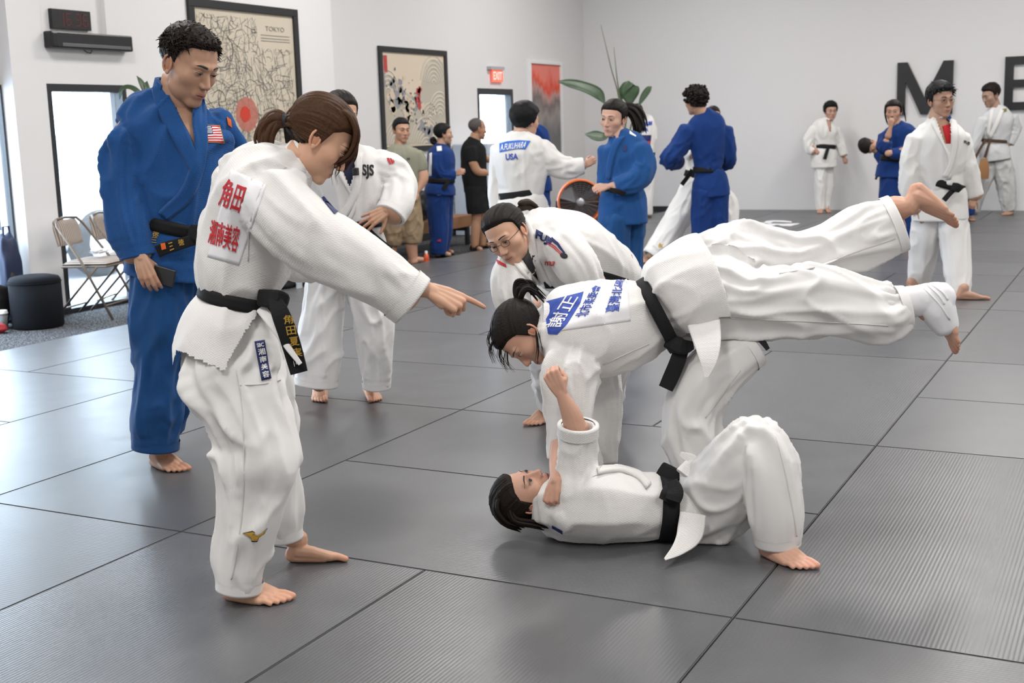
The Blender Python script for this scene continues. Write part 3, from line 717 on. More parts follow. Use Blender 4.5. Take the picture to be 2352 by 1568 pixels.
# -- soundbar
t = empty('soundbar', (X1, 7.75, 2.09), 'long black soundbar mounted on the wall below the clock', 'soundbar')
q = MB(); q.box((X1, 7.31, 2.085), (X1+.09, 8.20, 2.215)); q.build('body', M_BLACK, t, bevel=.012)
q = MB(); q.box((X1+.088, 7.42, 2.098), (X1+.094, 8.17, 2.125)); q.build('trim_strip', mat('grey_trim', (.10, .10, .11), .4), t, bevel=.002)
q = MB(); q.box((X1+.089, 7.325, 2.10), (X1+.093, 7.375, 2.20)); q.build('end_panel', mat('dark_gloss', (.02, .02, .022), .2), t, bevel=.002)
q = MB(); q.path([(X1+.02, 7.70, 2.09), (X1+.03, 7.73, 2.065), (X1+.03, 7.77, 2.06), (X1+.02, 7.80, 2.09)], .004); q.build('cable', M_BLACK, t)
# -- exit sign
t = empty('exit_sign', (X2, 15.7, 2.2), 'small red lit EXIT sign above the glass door', 'sign')
q = MB(); q.box((X2, 15.52, 2.155), (X2+.07, 15.93, 2.20)); q.build('housing', mat('grey_metal', (.42, .42, .44), .4), t, bevel=.004)
q = MB(); q.box((X2+.03, 15.60, 1.99), (X2+.042, 15.92, 2.155)); q.build('panel', mat('exit_red', (.8, .15, .10), .4, emit=(1., .16, .09), es=.75), t)
text_on_wall('EXIT', X2, 15.63, 15.89, 2.02, 2.13, .0435, mat('exit_letters', (.9, .6, .55), .5, emit=(1, .55, .5), es=.8), t, bold=.02)
# -- big letters on the far wall
def wall_letter(name, polys, label):
    q = MB()
    for poly in polys:
        n = len(poly); V = [(x, YB-.05, z) for x, z in poly]+[(x, YB-.002, z) for x, z in poly]
        q.add(V, [tuple(range(n)), tuple(range(2*n-1, n-1, -1))]+[(i, n+i, n+(i+1) % n, (i+1) % n) for i in range(n)])
    return tag(q.build(name, M_FRAME), label, 'letter')
a, b, z0, z1, s_ = -3.34, -2.575, 1.37, 2.11, .115
m_ = (a+b)/2
wall_letter('wall_letter', [[(a, z0), (a, z1), (a+.135, z1), (m_, z0+.235), (b-.135, z1), (b, z1), (b, z0), (b-s_, z0), (b-s_, z1-.27), (m_+.05, z0), (m_-.05, z0), (a+s_, z1-.27), (a+s_, z0)]], 'big black letter M on the white far wall')
a, b, z0, z1 = -1.895, -1.27, 1.39, 2.12
wall_letter('wall_letter', [[(a, z0), (a, z1), (b, z1), (b, z1-.11), (a+s_, z1-.11), (a+s_, 1.805), (b-.05, 1.805), (b-.05, 1.70), (a+s_, 1.70), (a+s_, z0+.11), (b, z0+.11), (b, z0)]], 'big black letter E on the far wall at the picture edge')
# -- club mark printed on the far mats
q = MB()
for poly in ([(1703, 518.5), (1716, 513), (1730, 510.5), (1752, 510.5), (1758, 513), (1742, 515), (1738, 518.5), (1722, 518)], [(1752, 512), (1760, 507), (1776, 505.5), (1800, 506), (1818, 508), (1819, 511), (1800, 510), (1776, 509), (1768, 513)], [(1740, 517), (1770, 513), (1800, 513.5), (1838, 512.5), (1832, 515), (1816, 519), (1796, 518.5), (1786, 516), (1772, 519), (1756, 518.5)]):
    P = [G(x, y, .0022) for x, y in poly]; q.add(P, [tuple(range(len(P)))])
fl_ = q.build('floor_logo', mat('mat_print_white', (.75, .76, .78), .6)); tag(fl_, 'white club mark printed flat on the far mats', 'logo'); fl_['kind'] = 'thing'

# -- folding chairs
M_TUBE = mat('beige_metal', (.17, .135, .105), .4, metal=.3)
M_STRIPE = mat('striped_fabric', (.4, .33, .28), .9); nt = M_STRIPE.node_tree; w = nt.nodes.new('ShaderNodeTexWave'); w.inputs['Scale'].default_value = 14; w.bands_direction = 'X'; tc = nt.nodes.new('ShaderNodeTexCoord'); nt.links.new(tc.outputs['Object'], w.inputs['Vector'])
rp = nt.nodes.new('ShaderNodeValToRGB'); rp.color_ramp.elements[0].color = (.16, .12, .095, 1); rp.color_ramp.elements[1].color = (.46, .40, .35, 1); nt.links.new(w.outputs['Fac'], rp.inputs[0]); nt.links.new(rp.outputs[0], nt.nodes['Principled BSDF'].inputs['Base Color'])
def folding_chair(x, y, ang, label):
    t = empty('folding_chair', (x, y, ZCAR), label, 'chair', 'folding chairs by the window'); t.rotation_euler = (0, 0, ang)
    q = MB(); w = .21
    for s in (-1, 1):
        q = MB(); q.path([(s*.235, .25, .011), (s*.23, .02, .47), (s*.205, -.17, .74), (s*.16, -.20, .79)], .011); q.build('front_leg', M_TUBE, t, smooth=True, world=False)
        q = MB(); q.path([(s*.195, -.26, .011), (s*.195, .14, .43)], .010); q.build('rear_leg', M_TUBE, t, smooth=True, world=False)
    q = MB(); q.path([(-.16, -.20, .79), (0, -.215, .80), (.16, -.20, .79)], .011); q.build('top_rail', M_TUBE, t, smooth=True, world=False)
    
    for a_, b_ in (((-.232, .19, .12), (.232, .19, .12)), ((-.195, -.20, .09), (.195, -.20, .09))): q = MB(); q.path([a_, b_], .007); q.build('cross_bar', M_TUBE, t, world=False)
    q = MB(); q.box((-.205, -.17, .415), (.205, .22, .435)); pan = q.build('seat_pan', M_TUBE, t, bevel=.01, world=False)
    V = []; n = 14
    def pad(name, w, d, z, th, crown, back=False):
        V = []; Fc = []; n = 10
        for sgn in (1, -1):
            for i in range(n+1):
                for j in range(n+1):
                    u, v = -1+2*i/n, -1+2*j/n; k = (1-abs(u)**6)*(1-abs(v)**6)
                    if back: V.append((u*w*(1-.18*max(0, v)**3), -.155-.028*(1-u*u)*-1-.045*(v+1)/2-.02+sgn*th*k**.5, z+v*d))
                    else: V.append((u*w, v*d+.025, z+sgn*th*k**.5+(crown*k if sgn > 0 else 0)))
        m_ = (n+1)**2
        for s in range(2):
            for i in range(n):
                for j in range(n):
                    f = [s*m_+i*(n+1)+j, s*m_+(i+1)*(n+1)+j, s*m_+(i+1)*(n+1)+j+1, s*m_+i*(n+1)+j+1]; Fc.append(tuple(f if s == 0 else f[::-1]))
        q = MB(); q.add(V, Fc); return q.build(name, M_STRIPE, t, smooth=True, world=False)
    pad('seat', .20, .19, .445, .018, .012); pad('backrest', .205, .10, .685, .016, 0, True)
    return t
_d = math.atan2(.305, .952)-math.pi/2
folding_chair(-7.48, 7.27, _d, 'beige striped folding chair beside the black pouf')
folding_chair(-7.62, 7.78, _d+.1, 'beige striped folding chair partly hidden behind the man in blue')
t = empty('white_tissue', (-7.43, 7.30, .465), 'crumpled white tissue lying on the folding chair seat', 'tissue')
D_, Fc_ = cubesphere(8) if 'cubesphere' in globals() else (None, None)
def lump(name, c, r, m, parent=None, amp=.25, freq=3., seed=0, n=10, power=1., flat0=True):
    key = {}; V = []; Fc = []; tt = np.linspace(-1, 1, n+1)
    for ax in range(3):
        for sg in (-1, 1):
            for i in range(n):
                for j in range(n):
                    f = []
                    for a, b in ((i, j), (i+1, j), (i+1, j+1), (i, j+1)):
                        v = [0, 0, 0]; v[ax] = sg; v[(ax+1) % 3] = tt[a]; v[(ax+2) % 3] = tt[b]; k = tuple(np.round(v, 5))
                        if k not in key: key[k] = len(V); V.append(v)
                        f.append(key[k])
                    Fc.append(tuple(f if sg > 0 else f[::-1]))
    V = np.array(V, float); L = (np.abs(V)**(2*power)).sum(1)**(1/(2*power)); V = V/L[:, None]
    V = V*(1+amp*vnoise(V*freq+seed*7.1, seed))[:, None]*np.array(r)
    if flat0: V[:, 2] = np.maximum(V[:, 2], -r[2]*.92)
    q = MB(); q.add(V+np.array(c), Fc); return q.build(name, m, parent, smooth=True)
lump('tissue', (-7.43, 7.30, .485), (.05, .07, .02), M_WHITE, t, .5, 5.)
# -- pouf, cup, bags
g = np.array((-7.55, 6.73, ZCAR)); t = empty('pouf', g, 'round black fabric pouf under the white wall', 'stool')
M_POUF = mat('charcoal_fabric', (.006, .007, .010), .9, .2, bump=('noise', 300, .3, .001))
q = MB(); q.lathe([(.178, 0), (.190, .012), (.192, .18), (.192, .345)], g, 40); q.build('side', M_POUF, t, smooth=True)
q = MB(); q.lathe([(.192, .345), (.190, .365), (.176, .385), (.12, .398), (.01, .402)], g, 40); q.build('cushion_top', M_POUF, t, smooth=True)
q = MB(); v, f = sweep([g+np.array((.1935*math.cos(a), .1935*math.sin(a), .347)) for a in np.linspace(0, 6.2831, 41)], [.004]*41, 6); q.add(v, f); q.build('piping', M_POUF, t)
g = np.array((-7.70, 6.53, ZCAR)); t = empty('paper_cup', g, 'grey paper coffee cup with white lid beside the pouf', 'cup')
q = MB(); q.lathe([(.027, 0), (.040, .125)], g, 24); q.build('cup_body', mat('grey_card', (.16, .17, .18), .7), t, smooth=True)
q = MB(); q.lathe([(.043, .122), (.044, .132), (.040, .136), (.038, .150), (.030, .152)], g, 24); q.build('lid', M_WHITE, t, smooth=True)
M_NAVYB = mat('navy_nylon', (.008, .018, .055), .6, bump=('noise', 60, .3, .004)); M_BLKB = mat('black_nylon', (.010, .010, .012), .6, bump=('noise', 60, .3, .004))
def bag(name, c, r, m, label, amp=.18, seed=0, handle=True, power=1.8, rot=0., band=None, cat='bag'):
    t = empty(name, (c[0], c[1], c[2]-r[2]), label, cat); lump('bag_body', c, r, m, t, amp, 2.6, seed, 14, power)
    if handle: q = MB(); q.path([(c[0], c[1]-r[1]*.4, c[2]+r[2]*.85), (c[0], c[1]-r[1]*.3, c[2]+r[2]*1.2), (c[0], c[1]+r[1]*.3, c[2]+r[2]*1.2), (c[0], c[1]+r[1]*.4, c[2]+r[2]*.85)], .01); q.build('handle', m, t)
    if band: lump('pocket', (c[0]+r[0]*.55, c[1], c[2]-r[2]*.25), (r[0]*.5, r[1]*.72, r[2]*.5), band, t, .12, 2.2, seed+3, 10, 1.8, False)
    return t
bag('backpack', (-7.93, 6.84, .30), (.07, .09, .345), M_NAVYB, 'tall navy backpack leaning in the window opening', .12, 1, band=mat('dark_print', (.05, .04, .035), .6))
bag('duffel_bag', (-7.85, 6.55, .12), (.09, .14, .17), M_BLKB, 'black duffel bag on the carpet at the picture edge', .2, 2)
lump('shoe', (-7.60, 6.40, .0), (.07, .05, .042), mat('red_cloth2', (.28, .012, .018), .8), None, .15, 2., 3, 8); tag(bpy.data.objects['shoe'], 'small red shoe beside the paper cup', 'shoe')
# -- bench along the wall
bx = -7.39; zt = onX(1085, 492, bx)[2]; zb = onX(1085, 519, bx)[2]
t = empty('bench', (-7.7, 12, ZCAR), 'long wooden bench along the wall under the wave print', 'bench')
M_WOOD = mat('bench_wood', (.30, .145, .065), .5, bump=('noise', 40, .15, .003), var=.25, vscale=7.)
q = MB(); q.box((bx-.42, 9.4, zb), (bx, 13.42, zt)); q.build('seat_board', M_WOOD, t, bevel=.008)
for y in (9.6, 11.5, 13.30):
    q = MB(); q.box((bx-.40, y-.03, ZCAR+.001), (bx-.36, y+.03, zb)); q.box((bx-.06, y-.03, ZCAR+.001), (bx-.02, y+.03, zb)); q.box((bx-.36, y-.03, zb-.05), (bx-.06, y+.03, zb)); q.build('leg_frame', M_BLACK, t)
bag('plastic_bag', (bx-.2, 11.55, zt+.11), (.10, .16, .12), mat('green_plastic', (.10, .34, .06), .35), 'crumpled bright green plastic bag on the bench', .4, 4, False, 1.2)
bag('sports_bag', (bx-.2, 12.35, zt+.16), (.15, .22, .17), M_BLKB, 'black sports bag standing on the wooden bench', .15, 5)
bag('tote_bag', (bx-.22, 12.95, zt+.11), (.13, .19, .12), mat('oat_canvas', (.45, .40, .33), .9), 'beige canvas tote bag at the end of the bench', .25, 6)
bag('shoe_bag', (bx-.06, 12.66, zt+.035), (.05, .07, .04), M_BLKB, 'small black shoe bag in front of the beige tote', .2, 7, False)
bag('wheeled_bag', (-7.18, 10.55, .23), (.14, .22, .27), M_BLKB, 'black and yellow backpack on the carpet behind the khaki trousers', .12, 8, True, band=mat('yellow_nylon', (.62, .42, .02), .6))
bag('gym_bag', (-7.15, 9.25, .08), (.16, .24, .13), M_BLKB, 'black gym bag on the carpet behind the woman with the microphone', .2, 9)
def bottle(x, y, mcol, label):
    g = G(x, y, ZCAR); t = empty('drink_bottle', g, label, 'bottle')
    q = MB(); q.lathe([(.026, 0), (.029, .005), (.029, .035), (.027, .042), (.029, .05), (.029, .075), (.022, .10), (.012, .115)], g, 20); q.build('bottle_body', mcol, t, smooth=True)
    q = MB(); q.lathe([(.015, .112), (.015, .137), (.013, .139)], g, 16); q.build('cap', M_WHITE, t)
bottle(980, 606, mat('red_drink', (.62, .09, .03), .15, .6), 'small bottle of red drink with white cap by the mat edge')
bottle(688, 666, mat('clear_plastic', (.55, .57, .6), .12, .6), 'clear plastic water bottle on the carpet edge')
# -- drinks fridge by the exit
t = empty('drinks_fridge', (-7.95, 14.75, ZCAR), 'blue and white drinks fridge between the wave print and the exit', 'fridge')
M_FB = mat('fridge_blue', (.02, .16, .62), .35, emit=(.02, .16, .62), es=.15); q = MB(); q.box((-8.25, 14.45, ZCAR+.001), (-7.72, 15.10, 1.16)); q.build('cabinet', mat('fridge_body', (.55, .62, .72), .4), t, bevel=.01)
for k in range(5):
    q = MB(); q.box((-7.725, 14.48, .12+k*.2), (-7.705, 15.07, .24+k*.2)); q.build('shelf_panel', M_FB if k % 2 == 0 else mat('fridge_ice', (.50, .66, .90), .35), t)
# -- drum fan
fc = PV(1332, 463, 17.25); k = PXM(fc); R_ = 51/k; ax_f = nrm(np.array((C[0]-fc[0], C[1]-fc[1], 0))+np.array((.9, .2, 0))); sx_ = nrm(np.cross((0, 0, 1.), ax_f)); AX = (sx_, np.array((0, 0, 1.)), ax_f)
t = empty('drum_fan', (fc[0], fc[1], 0), 'round orange drum fan on wheels standing on the mats', 'fan')
M_OR = mat('fan_orange', (.70, .16, .04), .4); q = MB()
q.lathe([(R_*.93, -.16), (R_, -.16), (R_*1.02, -.12), (R_, 0), (R_*1.03, .10), (R_*1.0, .13), (R_*.93, .13), (R_*.92, -.15)], fc, 48, AX); q.build('housing', M_OR, t, smooth=True)
M_GR = mat('fan_grey', (.16, .16, .17), .35, metal=.5); q = MB()
for r in np.linspace(.2, .94, 9):
    v, f = sweep([fc+AX[0]*R_*r*math.cos(a)+AX[1]*R_*r*math.sin(a)+AX[2]*.11 for a in np.linspace(0, 6.2831, 33)], [.0025]*33, 4); q.add(v, f)
for a in np.linspace(0, 2*math.pi, 24, endpoint=False): q.bar(fc+AX[2]*.112+(AX[0]*math.cos(a)+AX[1]*math.sin(a))*R_*.1, fc+AX[2]*.11+(AX[0]*math.cos(a)+AX[1]*math.sin(a))*R_*.94, .0025, n=4)
q.build('grille', M_GR, t)
q = MB(); q.lathe([(R_*.92, -.145), (R_*.92, -.135), (.01, -.135)], fc, 32, AX); q.build('rear_guard', mat('fan_dark', (.09, .09, .095), .5), t)
for a in (.3, 2.4, 4.5):
    q = MB(); d1 = AX[0]*math.cos(a)+AX[1]*math.sin(a); d2 = -AX[0]*math.sin(a)+AX[1]*math.cos(a); th = .006
    P = [fc+d1*R_*.12-d2*.03-AX[2]*.03, fc+d1*R_*.88-d2*.12-AX[2]*.05, fc+d1*R_*.9+d2*.16+AX[2]*.03, fc+d1*R_*.12+d2*.05+AX[2]*.02]; q.add(P+[v+AX[2]*th for v in P], [(0, 1, 2, 3), (7, 6, 5, 4), (0, 4, 5, 1), (1, 5, 6, 2), (2, 6, 7, 3), (3, 7, 4, 0)]); q.build('blade', M_GR, t)
q = MB(); q.lathe([(.055, .08), (.06, .10), (.05, .125), (.02, .13)], fc, 20, AX); q.build('hub', mat('fan_hub', (.5, .5, .52), .3, metal=.6), t, smooth=True)
q = MB()
for s in (-1, 1):
    q.path([fc+AX[0]*s*R_*1.06+np.array((0, 0, .02)), fc+AX[0]*s*R_*1.08+np.array((0, 0, -fc[2]*.6)), np.array((fc[0], fc[1], .03))+AX[0]*s*R_*.9+AX[2]*.14], .013); q.path([fc+AX[0]*s*R_*1.06, np.array((fc[0], fc[1], .03))+AX[0]*s*R_*.9-AX[2]*.2], .013)
q.path([np.array((fc[0], fc[1], .03))+AX[0]*R_*.9+AX[2]*.14, np.array((fc[0], fc[1], .03))-AX[0]*R_*.9+AX[2]*.14], .013); q.build('stand', M_BLACK, t)
for s in (-1, 1):
    q = MB(); q.lathe([(.03, -.02), (.06, -.02), (.06, .02), (.03, .02)], np.array((fc[0], fc[1], .061))+AX[0]*s*R_*.98-AX[2]*.2, 18, (AX[2], AX[1], AX[0])); q.build('wheel', M_BLACK, t)
# -- plants
M_LEAF = mat('leaf_green', (.045, .085, .04), .4, .4, var=.3, vscale=6.); M_STEM = mat('stem_green', (.10, .13, .06), .5); M_SOIL = mat('soil', (.03, .022, .016), .9)
def leaf(name, P, W, nvec, m, parent, fold=.18, sub_=5):
    """blade along world points P with half widths W, folded along its midrib"""
    A = catmull(np.column_stack([np.array(P), W]), sub_); n = len(A); V = []; nv = np.array(nvec, float)
    for i in range(n):
        t_ = nrm(A[min(i+1, n-1), :3]-A[max(i-1, 0), :3]); s_ = nrm(np.cross(t_, nv)); u_ = nrm(np.cross(s_, t_)); w = max(A[i, 3], .001)
        for k, h in ((-1, fold), (-.5, fold*.35), (0, 0), (.5, fold*.35), (1, fold)): V.append(A[i, :3]+s_*w*k+u_*w*h)
    V = np.array(V); m_ = len(V); V2 = np.concatenate([V, V-nv*.003]); Fc = [(i*5+k, i*5+k+1, (i+1)*5+k+1, (i+1)*5+k) for i in range(n-1) for k in range(4)]; FF = Fc+[tuple(j+m_ for j in f[::-1]) for f in Fc]
    FF += [(i*5, (i+1)*5, (i+1)*5+m_, i*5+m_) for i in range(n-1)]+[(i*5+4, i*5+4+m_, (i+1)*5+4+m_, (i+1)*5+4) for i in range(n-1)]
    q = MB(); q.add(V2, FF); return q.build(name, m, parent, smooth=True)
yd_ = 17.95; gp = PV(1425, 487, yd_); gp[2] = 0
t = empty('bird_of_paradise_plant', gp, 'tall broad leaved plant in the room corner behind the fan', 'plant')
q = MB(); q.lathe([(.13, 0), (.16, .02), (.19, .34), (.20, .36), (.18, .36), (.17, .33)], gp, 28); q.build('pot', mat('pot_white', (.6, .6, .6), .5), t, smooth=True)
q = MB(); q.lathe([(.17, .32), (.1, .335), (.01, .34)], gp, 20); q.build('soil', M_SOIL, t)
base = gp+np.array((0, 0, .33)); LV = [([(1388, 235), (1372, 215), (1340, 200), (1308, 192), (1281, 187)], [.02, .09, .085, .07, .01]), ([(1425, 232), (1432, 205), (1448, 192), (1450, 190)], [.02, .06, .05, .01]), ([(1446, 236), (1446, 214), (1448, 196), (1450, 190)], [.05, .13, .12, .02]), ([(1468, 240), (1478, 222), (1490, 205), (1497, 199)], [.015, .045, .045, .006]), ([(1402, 305), (1385, 314), (1365, 312), (1344, 308)], [.02, .07, .08, .01])]
for pts, W in LV:
    P = [PV(x, y, yd_) for x, y in pts]; q = MB(); v, f = sweep(catmull([base, (base+P[0])/2+np.array((0, 0, .25)), P[0]], 6), [.014]*13, 6); q.add(v, f); q.build('stalk', M_STEM, t, smooth=True)
    leaf('leaf', P, W, nrm(-FWD+np.array((0, 0, .5))), M_LEAF, t)
for top, mid in (((1380, 56), (1402, 150)), ((1410, 108), (1416, 170))):
    q = MB(); v, f = sweep(catmull([base, PV(1424, 250, yd_), PV(*mid, yd_), PV(*top, yd_)], 6), np.linspace(.016, .004, 19), 6); q.add(v, f); q.build('spear', M_STEM, t, smooth=True)
yd_ = 10.45; gp = np.array((-7.64, 8.24, ZCAR))
t = empty('dracaena_plant', gp, 'slender arching leaved plant beside the narrow window pane', 'plant')
q = MB(); q.lathe([(.11, 0), (.13, .02), (.15, .28), (.16, .30), (.14, .30)], gp, 24); q.build('pot', mat('pot_grey', (.2, .2, .2), .6), t, smooth=True)
top = PV(345, 245, yd_); q = MB(); v, f = sweep([gp+np.array((0, 0, .2)), (gp+top)/2, top], [.02, .017, .014], 8); q.add(v, f); q.build('trunk', mat('trunk_brown', (.12, .08, .05), .8), t, smooth=True)
for pts in ([(345, 245), (336, 215), (325, 190), (314, 174)], [(345, 245), (340, 212), (336, 195), (338, 186)], [(345, 245), (318, 212), (298, 200), (280, 205), (274, 228)], [(345, 245), (312, 222), (296, 226), (286, 230)], [(345, 245), (300, 235), (285, 240), (278, 255)], [(345, 245), (356, 215), (362, 200), (372, 196)], [(345, 245), (372, 235), (390, 240), (402, 262)], [(345, 245), (325, 262), (310, 285), (300, 310)]):
    leaf('leaf', [PV(x, y, yd_+.02*i) for i, (x, y) in enumerate(pts)], [.012]+[.022]*(len(pts)-2)+[.002], nrm(-FWD+np.array((0, 0, .6))), mat('leaf_dark', (.05, .085, .035), .4, var=.3), t)
# ================================================================== people: heads, hands, feet, clothing
def sm(a, b, k):
    h = np.clip(.5+.5*(b-a)/k, 0, 1); return b*(1-h)+a*h-k*h*(1-h)
def smax(a, b, k): return -sm(-a, -b, k)
def ell(p, c, r):
    q = (p-np.array(c))/np.array(r); k0 = np.linalg.norm(q, axis=1); k1 = np.linalg.norm(q/np.array(r), axis=1); return k0*(k0-1)/np.maximum(k1, 1e-9)
def capd(p, a, b, ra, rb):
    a = np.array(a, float); b = np.array(b, float); ba = b-a; h = np.clip(((p-a) @ ba)/(ba @ ba), 0, 1)
    return np.linalg.norm(p-a-h[:, None]*ba, axis=1)-(ra+(rb-ra)*h)
def head_sdf(P, male=True, fw=1.):
    p = P.copy(); p[:, 0] = np.abs(p[:, 0])/fw
    d = ell(p, (0, -.014, .040), (.077, .096, .078))
    d = sm(d, ell(p, (0, .022, -.022), (.064, .064, .085)), .03)
    d = sm(d, ell(p, (0, .022, -.066), (.055 if male else .050, .058, .046)), .025)
    d = sm(d, capd(p, (0, .074, -.098), (.012, .070, -.099), .016, .014), .02)
    d = sm(d, ell(p, (.043, .050, -.020), (.024, .026, .022)), .025)
    d = sm(d, capd(p, (.008, .084, .024), (.040, .072, .024), .010 if male else .008, .008), .015)
    d = smax(d, -ell(p, (.031, .099, .006), (.019, .019, .0125)), .012)
    d = sm(d, ell(p, (.031, .0735, .005), (.0155, .0125, .0115)), .004)
    d = sm(d, capd(p, (0, .084, .010), (0, .104, -.030), .0065, .0095), .010)
    d = sm(d, ell(p, (.0095, .094, -.034), (.0085, .010, .0075)), .006)
    d = sm(d, ell(p, (0, .080, -.066), (.024, .013, .016)), .012)
    d = sm(d, capd(p, (0, .0905, -.0605), (.019, .081, -.0645), .0052, .003), .004)
    d = sm(d, capd(p, (0, .0895, -.0715), (.016, .081, -.068), .0062, .0035), .004)
    d = smax(d, -capd(p, (0, .0985, -.0655), (.02, .088, -.0662), .0022, .001), .002)
    return d
_cs = {}
def cubesphere(n):
    if n in _cs: return _cs[n]
    key = {}; V = []; Fc = []
    t = np.tan(np.linspace(-math.pi/4, math.pi/4, n+1))
    for ax in range(3):
        for sg in (-1, 1):
            idx = np.empty((n+1, n+1), int)
            for i in range(n+1):
                for j in range(n+1):
                    v = [0, 0, 0]; v[ax] = sg; v[(ax+1) % 3] = t[i]; v[(ax+2) % 3] = t[j]
                    k = tuple(round(c, 5) for c in v)
                    if k not in key: key[k] = len(V); V.append(v)
                    idx[i, j] = key[k]
            for i in range(n):
                for j in range(n):
                    q = (idx[i, j], idx[i+1, j], idx[i+1, j+1], idx[i, j+1]); Fc.append(q if sg > 0 else q[::-1])
    V = np.array(V, float); V /= np.linalg.norm(V, axis=1)[:, None]; _cs[n] = (V, Fc); return _cs[n]
_hc = {}
def head_shape(n, male, fw):
    k = (n, male, fw)
    if k not in _hc:
        D, Fc = cubesphere(n); o = np.array((0, .012, -.005)); r = np.full(len(D), .19)
        for _ in range(42): r = np.maximum(r-.75*head_sdf(o+D*r[:, None], male, fw), .01)
        V = o+D*r[:, None]
        e = 1e-3; N = np.stack([head_sdf(V+np.eye(3)[i]*e, male, fw)-head_sdf(V-np.eye(3)[i]*e, male, fw) for i in range(3)], 1)
        N /= np.maximum(np.linalg.norm(N, axis=1), 1e-9)[:, None]
        _hc[k] = (V, N, Fc)
    return _hc[k]
def drop(x, z, male, fw):
    x = np.asarray(x, float); z = np.asarray(z, float); y = np.full(len(x), .14)
    for _ in range(28): y = y-.85*head_sdf(np.column_stack([x, y, z]), male, fw)
    return y
def rsweep(P, R, n=8, flat=1., side=None):
    """tube with rounded ends"""
    P = [np.array(p, float) for p in P]; R = list(R)
    a = nrm(P[0]-P[1]); b = nrm(P[-1]-P[-2])
    PP = [P[0]+a*R[0]*.92, P[0]+a*R[0]*.6]+P+[P[-1]+b*R[-1]*.6, P[-1]+b*R[-1]*.92]
    RR = [R[0]*.38, R[0]*.8]+R+[R[-1]*.8, R[-1]*.38]
    return sweep(PP, RR, n, flat, side)
HAIRLINE = ([-.12, -.075, -.045, -.016, -.004, .012, .022, .045, .070, .085, .11], [-.075, -.068, -.058, -.040, -.012, -.020, .030, .052, .060, .060, .060])

